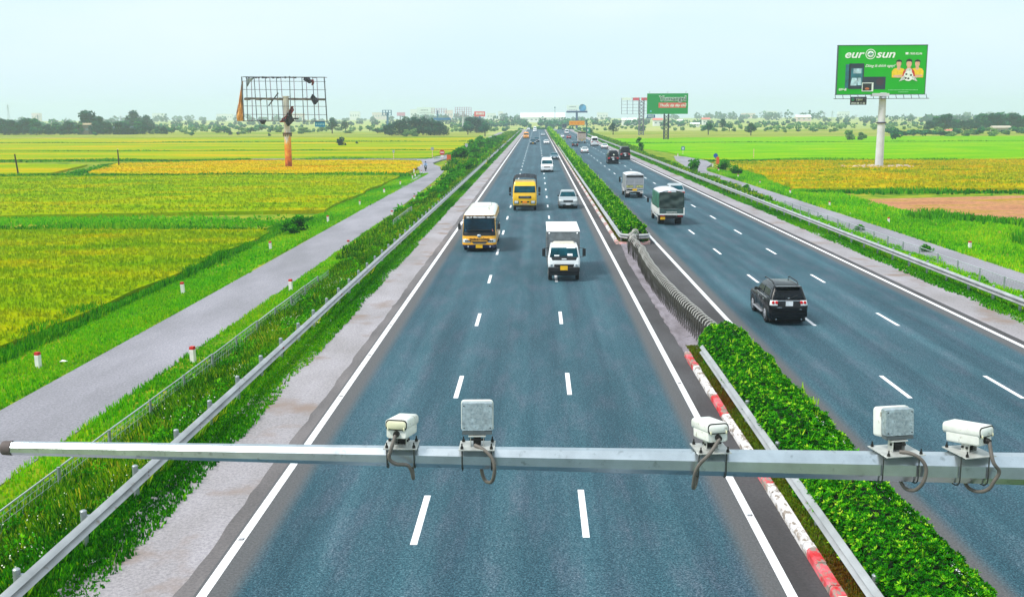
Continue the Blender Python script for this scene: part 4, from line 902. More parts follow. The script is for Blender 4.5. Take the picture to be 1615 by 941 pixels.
# --- the minibus
def minibus():
    YEL = paint('bus_orange_yellow', srgb(255, 178, 0))
    root = vroot('minibus', 'yellow and white minibus with dark windscreen and blue bumper, straddling the left lane', 'minibus', -3.95, 72.4+4.1, False, GL)
    WB = paint('bus_white', srgb(240, 238, 228))
    lv = [(.28, -4.0, 4.0, 1.08, .25), (.42, -4.1, 4.05, 1.14, .3), (.52, -4.12, 4.05, 1.15, .3)]
    Body(root, lv, NAVY, 'lower_skirt')
    lv2 = [(.52, -4.13, 4.05, 1.16, .32), (1.0, -4.12, 4.05, 1.16, .32), (1.15, -4.08, 4.05, 1.15, .32)]
    B1 = Body(root, lv2, YEL, 'body')
    lv25 = [(1.15, -4.08, 4.05, 1.15, .3), (2.3, -3.82, 4.0, 1.09, .3), (2.5, -3.72, 3.96, 1.05, .3)]
    B2 = Body(root, lv25, YEL, 'window_band')
    lv3 = [(2.5, -3.72, 3.96, 1.055, .3), (2.68, -3.45, 3.85, .94, .3), (2.76, -3.1, 3.6, .75, .3)]
    Body(root, lv3, WB, 'roof')
    w_ = B2.front('windshield', -.96, .96, 1.17, 2.42, mat('bus_windscreen', srgb(10, 44, 60), .12, 0, .5, 1.3, spec=.15), ut0=-.97, ut1=.97, off=.02)
    B2.front('windshield_border', -.97, .97, 1.13, 1.36, BLACKP, off=.028); B2.front('destination_board', -.96, .96, 2.26, 2.48, BLACKP, off=.03)
    text('destination_lettering', 'YÊN NGHĨA - GIA LÂM', .15, WHITE, root, (-.42, B2.yf(2.35)-.05, 2.31), .004, rot=(R(76), 0, 0)); text('route_number', '20.17', .17, WHITE, root, (-.86, B2.yf(2.35)-.05, 2.30), .006, rot=(R(76), 0, 0))
    # driver and passenger are not modelled; flat blue patches on the screen stand in
    a = MB(); a.box((-.0, -3.96, 1.50), (1.7, .35, .06)); a.build('dashboard', BLACKP, root)
    for x in (-.42, .40):
        a = MB(); a.tube([(x-.3, B2.yf(1.34)-.04, 1.34), (x, B2.yf(1.39)-.045, 1.39), (x+.45, B2.yf(1.46)-.04, 1.46)], .014, 5); a.build('wiper', BLACKP, root)
    B2.front('dashboard_mat', .30, .88, 1.42, 1.58, mat('mat_salmon', srgb(196, 110, 96), .8), off=.017, ut0=.45, ut1=.8)
    B2.front('occupant_patch', -.82, -.5, 1.46, 1.72, mat('occupant_blue', srgb(30, 128, 190), .7), off=.017, ut0=-.75, ut1=-.55); B2.front('occupant_patch', .32, .66, 1.58, 1.86, mat('occupant_pale_blue', srgb(90, 140, 196), .7), off=.017, ut0=.4, ut1=.56)  # flat blue stand-ins for the two occupants
    for sd in (-1, 1):
        h = (B1.front('headlight', .5, .97, .66, .90, CLEARL, ut0=.66) if sd > 0 else B1.front('headlight', -.97, -.5, .66, .90, CLEARL, ut1=-.66))
        a = MB()
        for q in (.62, .76, .9): a.cyl((sd*q, B1.yf(.8)+.02, .78), (sd*q, B1.yf(.8)-.035, .78), .06, n=12)
        a.build('lamp_lens', BLACKP, h, smooth=50)
        a = MB(); a.cyl((sd*.75, -4.1, .40), (sd*.75, -4.15, .40), .05, n=10); a.build('fog_light', CLEARL, root)
        B2.side('side_window', sd, -3.5, 3.7, 1.35, 2.2, GLASS_D, yt0=-3.25)
        a = MB(); a.box((sd*1.34, -3.95, 1.75), (.2, .12, .38), taper=.9); a.tube([(sd*1.06, -3.8, 2.1), (sd*1.3, -3.95, 2.15), (sd*1.34, -3.95, 1.95)], .02, 6); a.build('mirror', BLACKP, root, bevel=.02)
        a = MB(); a.box((sd*.6, -3.0, 2.745), (.32, .06, .05)); a.build('roof_marker', AMBER, root, bevel=.01)
    B1.front('grille', -.36, .40, .62, .74, BLACKP, ut0=-.46, ut1=.5); a = MB(); a.box((.02, -4.15, .61), (.85, .03, .03)); a.build('grille_trim', CHROME, root)
    text('name_lettering', 'THÀNH CÔNG', .20, mat('ink_dark', srgb(70, 36, 10), .5), root, (.02, -4.145, .82), .008, align='CENTER')
    a = MB(); a.sphere((0, -4.13, 1.12), .14, 12, 8, sq=(1, .25, .8)); a.build('emblem', CHROME, root, smooth=60)
    plate(root, -4.12, .40, PL_Y, True, .46, .22)
    a = MB(); a.box((0, 1.6, 2.83), (1.3, 1.2, .14), taper=.86); a.build('roof_hatch', WB, root, bevel=.05); a = MB(); a.box((0, -2.0, 2.83), (1.3, 1.7, .16), taper=.86); ac = a.build('roof_unit', WB, root, bevel=.05)
    a = MB(); a.box((0, -2.5, 2.905), (.95, .22, .03)); a.build('vent', BLACKP, ac)
    arches(B1, (), .45); 
    wheels(root, (-2.6, 2.2), 1.13, .43, .24, mat('steel_rim', srgb(150, 150, 150), .5, .3), dual=(2.2,))
    underbody(root, 8, 1.1, .2, .5)
minibus()

# --- the white box truck
def box_truck():
    root = vroot('box_truck', 'small white truck with a tall grey-fronted cargo box, in the third lane', 'truck', 1.5, 59.6+3.6, False, GL)
    STEEL = mat('box_front_grey', srgb(120, 126, 130), .45, .35, .2, 3); TOP = mat('box_white', srgb(236, 236, 238), .45, 0, .05, 2)
    lv = [(.55, -3.5, -1.95, .90, .12), (.85, -3.6, -1.9, .95, .16), (1.12, -3.58, -1.9, .96, .16), (1.35, -3.52, -1.9, .95, .16), (1.90, -3.25, -1.9, .84, .14), (2.02, -3.0, -1.95, .78, .14)]
    root.scale = (.94, 1, 1)
    B = Body(root, lv, WHITE, 'cab')
    B.front('windshield', -.9, .9, 1.37, 1.88, GLASS, ut0=-.9, ut1=.9, off=.014); B.front('cowl_panel', -.72, .74, 1.21, 1.36, BLACKP, ut0=-.8, ut1=.82)
    B.front('grille', -.62, .6, .82, .98, BLACKP, ut0=-.6, ut1=.62)
    B.front('lettering_strip', -.14, .16, 1.24, 1.3, CLEARL, off=.03); B.front('windscreen_paper', .22, .56, 1.43, 1.56, WHITE, off=.02); B.front('windscreen_paper', -.62, -.3, 1.42, 1.49, WHITE, off=.02); B.front('sun_strip', .18, .8, 1.84, 1.89, PL_W, off=.02)
    for sd in (-1, 1):
        h = B.front('headlight', .64, .97, .82, 1.03, CLEARL, ut0=.7, ut1=.98) if sd > 0 else B.front('headlight', -.97, -.64, .82, 1.03, CLEARL, ut0=-.98, ut1=-.7)
        a = MB(); a.cyl((sd*.74, B.yf(.9)+.02, .92), (sd*.74, B.yf(.9)-.03, .92), .07, n=12); a.build('lamp_lens', CHROME, h, smooth=50)
        B.side('side_window', sd, -3.15, -2.2, 1.4, 1.9, GLASS_D, yt0=-2.95); a = MB(); a.box((sd*(B.hw(1.2)+.02), -2.25, 1.22), (.03, .18, .04)); a.build('door_handle', BLACKP, root)
        a = MB(); a.box((sd*1.2, -3.35, 1.62), (.19, .1, .42)); a.tube([(sd*.9, -3.2, 1.85), (sd*1.18, -3.33, 1.85), (sd*1.2, -3.35, 1.7)], .018, 6); a.tube([(sd*.93, -3.2, 1.35), (sd*1.18, -3.33, 1.38)], .015, 6); a.build('mirror', BLACKP, root, bevel=.03)
        a = MB(); a.tube([(sd*.1-.15, B.yf(1.4)-.03, 1.4), (sd*.1+.35, B.yf(1.45)-.02, 1.44)], .012, 5); a.build('wiper', BLACKP, root)
    a = MB(); a.box((0, -3.58, .68), (1.86, .16, .26)); a.box((0, -3.5, .45), (1.7, .1, .2)); a.build('bumper', BLACKP, root, bevel=.03); plate(root, -3.66, .78, PL_Y, True, .44, .24)
    a = MB(); a.box((0, -2.55, 2.06), (1.45, .7, .14), taper=.8); a.build('roof_deflector', mat('deflector_cream', srgb(206, 200, 186), .6), root, bevel=.04)
    a = MB(); a.box((0, 1.0, 1.72), (1.98, 5.3, 1.75)); bx = a.build('cargo_box', STEEL, root, bevel=.015)
    a = MB(); a.box((0, 1.0, 2.615), (2.04, 5.36, .05)); a.box((-.42, 1.0, 2.645), (.02, 5.3, .012)); a.build('box_roof', TOP, bx, bevel=.01)
    a = MB()
    for x in (-1, 1):
        for y in (-1.66, 3.66): a.box((x*.985, y, 1.72), (.06, .06, 1.76))
        a.box((x*.985, 1.0, .87), (.06, 5.3, .08))
    a.build('box_frame', STEEL, bx)
    for x in (-.86, .86): a = MB(); a.sphere((x, -1.68, 2.5), .05, 8, 5); a.build('marker_light', WHITE, bx)
    a = MB(); a.box((0, .6, .62), (.8, 6.4, .22)); a.build('chassis', UNDER, root)
    wheels(root, (-2.85, 2.2), .93, .38, .22, mat('steel_rim', srgb(150, 150, 150), .5, .3), dual=(2.2,))
box_truck()

# --- the yellow stake truck
def stake_truck():
    root = vroot('flatbed_truck', 'yellow truck with an open roof frame of black hoops behind the cab', 'truck', -1.2, 103.3+4.4, False, GL)
    lv = [(.55, -4.3, -2.5, 1.1, .12), (.8, -4.42, -2.4, 1.15, .16), (1.3, -4.42, -2.4, 1.16, .16), (1.75, -4.38, -2.4, 1.16, .16), (2.45, -4.2, -2.4, 1.08, .14), (2.78, -3.95, -2.45, 1.02, .14)]
    B = Body(root, lv, YEL, 'cab')
    B.front('windshield', -.9, .9, 1.78, 2.42, GLASS, off=.016, ut0=-.92, ut1=.92)
    g = B.front('grille', -.52, .55, 1.22, 1.46, BLACKP); a = MB()
    for z in (1.3, 1.39): a.bar((-.5, -4.46, z), (.0, -4.47, z+.05), .03); a.bar((.5, -4.46, z), (.0, -4.47, z+.05), .03)
    a.build('grille_chrome', CHROME, g)
    for sd in (-1, 1):
        B.front('headlight', *((.55, .86) if sd > 0 else (-.86, -.55)), .72, .98, CLEARL); B.front('headlight_trim', *((.5, .9) if sd > 0 else (-.9, -.5)), .70, 1.0, BLACKP, off=.006)
        B.side('side_window', sd, -4.0, -2.9, 1.8, 2.4, GLASS_D)
        a = MB(); a.box((sd*1.42, -4.2, 2.05), (.22, .12, .5)); a.box((sd*1.42, -4.2, 1.62), (.2, .12, .2)); a.tube([(sd*1.1, -4.1, 2.4), (sd*1.42, -4.2, 2.4), (sd*1.42, -4.2, 1.5), (sd*1.15, -4.2, 1.4)], .02, 6); a.build('mirror', BLACKP, root, bevel=.03)
    B.front('bumper_slots', -.34, -.16, .82, .96, BLACKP); B.front('bumper_slots', .2, .38, .82, .96, BLACKP); a = MB(); a.box((0, -4.44, .66), (1.0, .04, .05)); a.build('bumper_trim', CHROME, root); plate(root, -4.43, .86, mat('plate_orange', srgb(240, 140, 20), .5), True, .42, .22)
    a = MB(); a.box((0, -3.1, 2.87), (1.9, .12, .14)); a.build('visor', mat('visor_pale', srgb(196, 190, 150), .6), root)
    FR = mat('frame_black', srgb(48, 48, 56), .6)
    a = MB(); a.box((0, 1.0, 1.12), (2.32, 6.6, .14)); a.build('deck', mat('deck_wood', srgb(168, 164, 174), .8, var=.3), root)
    a = MB()
    for sd in (-1, 1):
        for z in (1.35, 1.65, 1.95, 2.3): a.bar((sd*1.14, -2.25, z), (sd*1.14, 4.3, z), .03, .04)
        for k in range(8): a.bar((sd*1.14, -2.25+k*.93, 1.15), (sd*1.14, -2.25+k*.93, 3.0), .04)
    a.build('stake_side', FR, root)
    a = MB()
    for k in range(9):
        y = -2.25+k*.82; a.tube([(-1.14, y, 2.9), (-.9, y, 3.06), (0, y, 3.14), (.9, y, 3.06), (1.14, y, 2.9)], .02, 5)
    for x in (-1.1, -.55, 0, .55, 1.1): a.bar((x, -2.25, 3.14-.13*abs(x)), (x, 4.3, 3.14-.13*abs(x)), .035)
    for x in (-1.1, 0, 1.1): a.bar((x, -2.25, 1.2), (x, -2.25, 3.0), .05)
    a.build('roof_hoops', FR, root)
    a = MB(); a.box((0, 0, .72), (.9, 8, .3)); a.build('chassis', UNDER, root); a = MB(); a.box((0, -4.2, .5), (2.1, .2, .25)); a.build('bumper', BLACKP, root)
    wheels(root, (-3.3, 1.9, 3.2), 1.12, .48, .26, mat('steel_rim', srgb(150, 150, 150), .5, .3), dual=(1.9, 3.2))
stake_truck()

# --- covered truck (right carriageway, seen from behind); local front is -y
def covered_truck():
    root = vroot('covered_truck', 'white truck with a dark green tarpaulin cover and pale grey roof', 'truck', 11.28, 89.7+3.3, True, GR)
    TARP = mat('tarp_dark_green', srgb(44, 62, 58), .7, 0, .35, 1.6); TARPS = mat('tarp_green_side', srgb(36, 104, 82), .7, 0, .35, 1.2); ROOF = mat('tarp_roof_grey', srgb(196, 196, 204), .7, 0, .1, 1.2); WF = mat('truck_body_white', srgb(222, 222, 218), .5, dirt=(srgb(140, 132, 120), .62))
    lv = [(.5, -3.7, -2.2, .95, .14), (.9, -3.78, -2.1, 1.0, .16), (1.4, -3.72, -2.1, 1.0, .16), (2.0, -3.4, -2.1, .92, .14), (2.2, -3.1, -2.15, .8, .14)]
    B = Body(root, lv, WHITE, 'cab'); B.front('windshield', -.9, .9, 1.42, 1.96, GLASS)
    for sd in (-1, 1):
        B.side('side_window', sd, -3.3, -2.4, 1.45, 1.95, GLASS_D); a = MB(); a.box((sd*1.28, -3.4, 1.6), (.18, .1, .38)); a.tube([(sd*.95, -3.3, 1.85), (sd*1.28, -3.4, 1.85), (sd*1.28, -3.4, 1.6)], .018, 5); a.build('mirror', BLACKP, root, bevel=.02)
        B.front('headlight', *((.6, .95) if sd > 0 else (-.95, -.6)), .8, 1.0, CLEARL)
        # dropsides with dark slot and rails
        a = MB(); a.box((sd*1.06, .65, 1.18), (.05, 5.2, .42)); q = a.build('dropside', WF, root, bevel=.01)
        a = MB()
        for k in range(9): a.box((sd*1.092, -1.7+k*.6, 1.18), (.02, .05, .42))
        a.build('dropside_ribs', WF, q)
        a = MB(); a.box((sd*1.02, .65, .62), (.04, 2.6, .08)); a.box((sd*1.02, .65, .82), (.04, 2.6, .08)); a.build('side_guard', WF, root)
    a = MB(); a.box((0, .65, .94), (2.14, 5.3, .1)); a.build('deck', WF, root)
    random.seed(4)
    for sd in (-1, 1):                       # side sheets, wrinkled
        a = MB(); a.grid([[(sd*(1.06-.03*z-.12*max(0, z-.85)**2+.025*math.sin(y*5+z*3)*z), -1.95+5.2*y_, 1.38+1.32*z) for y_ in [i/30 for i in range(31)] for y in (y_*5.2,)] for z in [j/8 for j in range(9)]][::1 if sd > 0 else -1]); a.build('side_tarp', TARPS, root, smooth=60, solid=.01)
    a = MB()                                 # roof sheet over hoops
    a.grid([[(x, -1.95+5.2*t_, 2.95-.18*(x/1.0)**2*1.1-.035*abs(math.sin(t_*math.pi*5))*.8-(.10 if abs(x) > .95 else 0)) for x in [-1.02+2.04*i/14 for i in range(15)]] for t_ in [j/30 for j in range(31)]]); a.build('roof_tarp', ROOF, root, smooth=60, solid=.012)
    a = MB(); rows = []
    for j in range(25):                      # rear sheet with folds
        z = 1.42+1.36*j/24; rows.append([(x, 3.26+.05*math.sin(3*x+7*z)*math.sin(2.2*z)+.035*math.sin(9*(x*.7-z))*(1-abs(x)), z) for x in [-1.03+2.06*i/24 for i in range(25)]])
    a.grid([r[::-1] for r in rows]); a.build('rear_tarp', TARP, root, smooth=60, solid=.012)
    a = MB(); a.box((0, 3.27, 1.16), (2.0, .06, .46)); t_ = a.build('tailgate', mat('tailgate_dark_green', srgb(60, 86, 84), .55, var=.3), root, bevel=.01)
    a = MB(); a.box((-1.05, 3.27, 1.2), (.1, .09, .55)); a.box((1.05, 3.27, 1.2), (.1, .09, .55)); a.box((0, 3.30, .92), (2.2, .1, .12)); a.build('tailgate_frame', WF, root, bevel=.01)
    a = MB()
    for k in range(12): a.box((-.42+.075*k, 3.305, 1.10), (.05, .01, .07))
    a.build('tailgate_lettering', WF, t_)
    a = MB(); a.box((0, 3.15, .72), (2.0, .12, .16)); a.build('rear_bumper', BLACKP, root); plate(root, 3.25, .60, PL_Y, False, .40, .22, x=.72); a = MB(); a.box((-.05, 3.25, .80), (.8, .02, .1)); a.build('warning_strip', WF, root)
    for sd in (-1, 1): a = MB(); a.box((sd*.80, 3.23, .79), (.3, .06, .12)); a.box((sd*.58, 3.23, .79), (.1, .06, .12)); a.build('taillight', REDL, root)
    a = MB(); a.box((0, .2, .7), (.8, 6.6, .26)); a.build('chassis', UNDER, root)
    wheels(root, (-2.9, 2.0), .98, .42, .24, mat('steel_rim', srgb(150, 150, 150), .5, .3), dual=(2.0,))
covered_truck()

# --- grey high-sided truck
def grey_truck(label, x, ynear, w=2.0, h=2.8, L=6.2, box=None, roofm=None, near_detail=True, name='box_truck', lowbody=True):
    root = vroot(name, label, 'truck', x, ynear+L/2, True, GR); GB = box or mat('truck_box_grey', srgb(156, 158, 164), .5, .2, .12, 2)
    hw = w/2; y0 = -L/2; lv = [(.5, y0, y0+1.6, hw*.92, .12), (.9, y0-.08, y0+1.6, hw*.96, .14), (1.3, y0-.04, y0+1.6, hw*.96, .14), (1.95, y0+.3, y0+1.6, hw*.86, .12), (2.15, y0+.55, y0+1.6, hw*.8, .12)]
    B = Body(root, lv, WHITE, 'cab'); B.front('windshield', -.9, .9, 1.33, 1.9, GLASS)
    for sd in (-1, 1): B.side('side_window', sd, y0+.45, y0+1.4, 1.35, 1.9, GLASS_D); a = MB(); a.box((sd*(hw+.2), y0+.3, 1.75), (.2, .12, .6)); a.bar((sd*hw*.85, y0+.4, 1.95), (sd*(hw+.2), y0+.3, 1.95), .03); a.build('mirror', BLACKP, root, bevel=.02)
    a = MB(); a.box((0, .9, (1.0+h)/2-.12), (w, L-1.8, h-1.25)); bx = a.build('cargo_box', GB, root, bevel=.02)
    ye = .9+(L-1.8)/2
    a = MB(); a.loft([[(x_, y_, h-.22+.2*(1-(x_/hw)**2)*.8+dz) for x_ in [hw-2*hw*i/8 for i in range(9)]]+[(-hw, y_, h-.26+dz), (hw, y_, h-.26+dz)] for y_, dz in ((.9-(L-1.8)/2-.02, .03), (ye+.03, .0))]); a.build('box_roof', roofm or mat('truck_roof_pale', srgb(206, 208, 212), .5), bx)
    a = MB(); a.box((0, ye-.0, h-.37), (w*.92, .04, .24)); a.build('rear_opening', BLACKP, bx)
    a = MB()
    for x_ in (-.97, 0, .97): a.box((x_*hw, ye+.02, (1.0+h)/2-.3), (.06, .04, h-1.7))
    for z in (1.05, 1.55): a.box((0, ye+.02, z), (w, .04, .06))
    a.build('rear_frame', mat('box_frame_pale', srgb(180, 180, 186), .5), bx)
    for sd in (-1, 1): a = MB(); a.box((sd*.55*hw, ye+.015, 1.32), (hw*.75, .02, .26)); a.build('painted_panel', mat('panel_yellow_grey', srgb(176, 176, 110), .6, var=.5, scale=6), bx)
    a = MB(); a.box((0, ye-.05, .78), (w*.95, .12, .1)); a.build('rear_bumper', mat('bumper_white_red', srgb(225, 222, 218), .5), root); plate(root, ye+.03, .95, PL_Y, False, .5, .24)
    for sd in (-1, 1): a = MB(); a.box((sd*hw*.78, ye+.02, .62), (.34, .05, .12)); a.build('taillight', mat('reflector_pale', srgb(225, 215, 210), .3), root)
    a = MB(); a.box((0, 0, .68), (.8, L-.4, .24)); a.build('chassis', UNDER, root)
    wheels(root, (y0+.9, ye-1.2), hw*.95, .42, .24, mat('steel_rim', srgb(150, 150, 150), .5, .3), dual=(ye-1.2,))
    return root
grey_truck('grey high-sided truck with a dark opening under its roof and yellowish panels on the tailgate', 10.85, 118.6)
grey_truck('tan tipper truck with a tall square load body, near the overhead orange sign', 14.6, 346, 2.6, 3.7, 8.0, mat('tipper_tan', srgb(186, 164, 150), .7, var=.2), mat('tipper_brown', srgb(96, 70, 60), .8), name='tipper_truck')
grey_truck('dark blue truck farthest away on the right carriageway', 16.4, 640, 2.5, 3.6, 8.5, mat('truck_dark_teal', srgb(20, 52, 66), .6), mat('truck_dark_teal2', srgb(30, 60, 76), .6), name='covered_truck')

# --- the rest of the traffic
car('pickup', 'silver off-road car with a broad chrome front in the third lane, behind the box truck', 3.08, 105.5, False, SILVER, PL_W, name='pickup_car', cat='car')
v, B = car('van', 'white passenger van with a blue-green windscreen in the third lane', 1.62, 172.5, False, WHITE, PL_W, name='van', cat='van')
car('sedan', 'blue-grey saloon car hidden partly behind the white passenger van', 3.6, 221, False, BLUEG)
car('pickup', 'black pickup with a silver front in the second lane, far away', -1.28, 333, False, DBLUE, PL_Y, name='pickup_car', cat='pickup')
car('suv', 'dark blue car just behind the far black pickup', -.15, 362, False, DBLUE)
car('sedan', 'white saloon car in the third lane, level with the far black pickup', 3.0, 336, False, WHITE)
car('sedan', 'pale silver car beside the median, beyond the far white saloon', 2.6, 467, False, SILVER)
car('van', 'orange minibus in the slow lane far away', -4.25, 415, False, ORNG, PL_Y, name='minibus', cat='minibus', sc=1.12)
car('sedan', 'small white car in the second lane near the horizon', -1.2, 580, False, WHITE)
car('van', 'white van behind the small white car near the horizon', -1.3, 634, False, WHITE, name='van', cat='van')
car('suv', 'white car on the left shoulder side near the horizon', -5.2, 636, False, WHITE)
# away
car('suv', 'silver car with bright red tail lights half hidden by the green covered truck', 15.05, 115.2, True, SILVER, sc=1.0)
def tallvan(label, x, y, col=BLACK, h=1.1):
    r, b = car('van', label, x, y, True, col, PL_W, GLASS_D, name='van', cat='van'); r.scale = (1.04, 1.0, h)
    a = MB(); b.rear('tail_panel', -.8, .8, 1.08, 1.24, mat('tail_reflective', srgb(96, 50, 58), .4), off=.014)
    a.box((.1, b.yb(1.1)+.04, 1.12), (.5, .02, .16)); a.build('plate_lamp', CLEARL, r); return r
r1 = tallvan('black van with a triangle sticker in its rear window, in the middle right lane', 14.35, 200.5)
a = MB(); a.add([(-.25, 2.63, 1.5), (.1, 2.63, 1.5), (-.07, 2.60, 1.78), (-.25, 2.60, 1.5), (.1, 2.60, 1.5), (-.07, 2.57, 1.78)], [(0, 2, 1), (3, 4, 5), (0, 1, 4, 3), (1, 2, 5, 4), (2, 0, 3, 5)]); a.build('sticker', mat('sticker_white', srgb(225, 228, 205), .6), r1)
tallvan('taller black van in the rightmost lane, ahead of the one with the sticker', 18.1, 218.5, h=1.18)
car('sedan', 'white saloon car in the first right lane ahead of the black vans', 11.55, 257, True, WHITE)
car('sedan', 'white saloon car at the right edge line ahead of the black vans', 18.4, 289, True, WHITE)
tallvan('tall white van ahead of the white saloon at the right edge line', 16.9, 312, WHITE, 1.25)
car('sedan', 'black saloon car close to the median on the right carriageway', 11.1, 310, True, BLACK)
car('sedan', 'red saloon car far ahead on the right carriageway', 12.3, 411, True, REDP)
car('sedan', 'white car half hidden by the far hedge', 9.9, 424, True, WHITE)
car('van', 'white van ahead of the red saloon on the right carriageway', 14.2, 508, True, WHITE, name='van', cat='van')
car('sedan', 'pale car beside the hedge near the horizon on the right carriageway', 10.0, 590, True, SILVER)

# --- motorbike and rider on the service road
q = P(671.3, 269.8, -1.17)
mb_ = thing('motorbike', 'dark scooter ridden along the left service road near the bend', 'motorbike', q, R(8))
a = MB(); a.tube([(0, -.55, .95), (0, -.5, .6), (0, -.62, .3)], .06, 8); a.box((0, -.42, .62), (.42, .12, .5)); a.box((0, .0, .3), (.3, .5, .08)); a.loft([[(x*wx, y, z) for x, z in ((-1, .4), (-.9, .75), (.9, .75), (1, .4))] for y, wx in ((.15, .14), (.5, .2), (.85, .1))]); a.build('body', paint('scooter_dark', srgb(28, 28, 34)), mb_, bevel=.03)
a = MB(); a.box((0, .4, .8), (.26, .65, .1)); a.build('seat', BLACKP, mb_, bevel=.04)
a = MB(); a.tube([(-.34, -.42, 1.02), (-.15, -.5, 1.04), (.15, -.5, 1.04), (.34, -.42, 1.02)], .02, 6); a.build('handlebar', BLACKP, mb_)
a = MB(); a.sphere((0, -.6, .88), .09, 8, 6); a.build('headlight', CLEARL, mb_)
for y in (-.68, .68):
    a = MB(); a.cyl((-.05, y, .27), (.05, y, .27), .27, n=18); w_ = a.build('wheel', TYRE, mb_, smooth=50); b = MB(); b.cyl((-.055, y, .27), (.055, y, .27), .14, n=14); b.build('rim', ALLOY, w_)
def figure(root, J, E, name='body', m=None):
    """one continuous body grown with a Skin modifier; J: name -> (pos, radius)"""
    ks = list(J); me = bpy.data.meshes.new(name); me.from_pydata([J[k][0] for k in ks], [(ks.index(a_), ks.index(b_)) for a_, b_ in E], [])
    o = bpy.data.objects.new(name, me); COL.objects.link(o)
    sk = o.modifiers.new('skin', 'SKIN'); sk.use_smooth_shade = True
    if not me.skin_vertices: me.attributes  # created with the modifier
    for i, k in enumerate(ks):
        r = J[k][1]; me.skin_vertices[0].data[i].radius = (r, r) if not isinstance(r, tuple) else r; me.skin_vertices[0].data[i].use_root = (i == 0)
    o.modifiers.new('sub', 'SUBSURF').levels = 1
    bpy.context.view_layer.update(); m2 = bpy.data.meshes.new_from_object(o.evaluated_get(bpy.context.evaluated_depsgraph_get())); bpy.data.objects.remove(o)
    m2.materials.clear(); m2.materials.append(m); m2.name = name; p_ = bpy.data.objects.new(name, m2); COL.objects.link(p_); p_.parent = root; return p_
pr = thing('person', 'person in a pale blue shirt and dark blue helmet riding the scooter', 'person', q, R(8))
J = {'pelvis': ((0, .32, .92), .15), 'waist': ((0, .28, 1.1), .135), 'chest': ((0, .22, 1.35), .16), 'neck': ((0, .18, 1.5), .06), 'head': ((0, .15, 1.66), .1)}
E_ = [('pelvis', 'waist'), ('waist', 'chest'), ('chest', 'neck'), ('neck', 'head')]
for s_, n_ in ((-1, 'l'), (1, 'r')):
    J.update({'sh'+n_: ((s_*.19, .2, 1.42), .07), 'el'+n_: ((s_*.3, -.02, 1.2), .05), 'wr'+n_: ((s_*.32, -.33, 1.07), .035), 'ha'+n_: ((s_*.32, -.42, 1.05), .035), 'kn'+n_: ((s_*.2, -.15, .88), .085), 'an'+n_: ((s_*.14, -.1, .44), .05), 'to'+n_: ((s_*.14, -.28, .37), .045)})
    E_ += [('chest', 'sh'+n_), ('sh'+n_, 'el'+n_), ('el'+n_, 'wr'+n_), ('wr'+n_, 'ha'+n_), ('pelvis', 'kn'+n_), ('kn'+n_, 'an'+n_), ('an'+n_, 'to'+n_)]
m_, t_, b_ = newmat('rider_clothes'); tc2 = t_.nodes.new('ShaderNodeTexCoord'); sx2 = t_.nodes.new('ShaderNodeSeparateXYZ'); t_.links.new(tc2.outputs['Object'], sx2.inputs[0])
mr = t_.nodes.new('ShaderNodeMapRange'); mr.inputs['From Min'].default_value = .4; mr.inputs['From Max'].default_value = 1.8; t_.links.new(sx2.outputs['Z'], mr.inputs['Value'])
c_ = ramp(t_, mr.outputs[0], [(0, srgb(30, 30, 36)), (.42, srgb(150, 180, 220)), (.8, srgb(190, 140, 110))]); t_.nodes[-1].color_ramp.interpolation = 'CONSTANT'; t_.links.new(c_, b_.inputs['Base Color'])
figure(pr, J, E_, 'body', m_)
a = MB(); a.sphere((0, .15, 1.72), .14, 14, 8, sq=(1, 1.15, .95)); hm = a.build('helmet', paint('helmet_blue', srgb(26, 44, 110)), pr, smooth=60)
# ================================================================ GANTRY ARM WITH CAMERAS
GY = 9.3
A0 = PY(14, 706, GY); A1 = PY(1600, 738.5, GY); ARM_D = (A1-A0)
def armx(px): # point on the arm axis seen at pixel column px
    lo, hi = -.2, 1.6
    for _ in range(40):
        mid = (lo+hi)/2; p_ = A0+ARM_D*mid; d = p_-CAM; u = PW/2+d.dot(IR)/d.dot(AX_F)*FPX
        if u < px: lo = mid
        else: hi = mid
    return A0+ARM_D*lo, lo
END = A0+ARM_D*((6.95-A0.x)/ARM_D.x)
def armr(t): return .064+.082*t
GST = mat('gantry_galvanised', srgb(196, 204, 210), .3, .93, .10, 5, dirt=(srgb(160, 168, 172), .6))
gr = thing('camera_gantry', 'long tapering grey steel arm across the road carrying cameras and grey boxes', 'gantry', (6.95, GY, .1))
inv = Vector((-6.95, -GY, -.1)); tE = (END-A0).dot(ARM_D)/ARM_D.length_squared
a = MB(); a.cyl(A0+inv, END+inv, armr(0), armr(tE), n=8, phase=math.pi/8); a.build('arm', GST, gr)
a = MB(); d = ARM_D.normalized(); a.cyl(A0+inv-d*.05, A0+inv+d*.035, .066, .070, n=14); a.sphere(A0+inv-d*.05, .062, 12, 6, sq=(.4, 1, 1)); a.build('end_cap', mat('cap_brown', srgb(98, 86, 84), .7, var=.25), gr, smooth=50)
a = MB(); a.cyl((0, 0, 0), (0, 0, END.z+.5), .22, .16, n=12); a.cyl((0, 0, 0), (0, 0, .04), .4, n=16)
a.build('mast', GST, gr, smooth=30)
a = MB(); a.cyl((-.28, 0, END.z-.1), (.2, 0, END.z-.1), .2, .22, n=12); a.build('flange', GST, gr, smooth=40)
CAMW = mat('camera_housing_white', srgb(222, 224, 218), .45, 0, .08, 8, dirt=(srgb(160, 154, 138), .6)); CAMY = mat('camera_rear_cream', srgb(214, 212, 180), .45, 0, .1, 8); BR = mat('bracket_steel', srgb(188, 190, 186), .45, .3, .15, 9); BOLT = mat('bolt_black', srgb(22, 22, 20), .6)
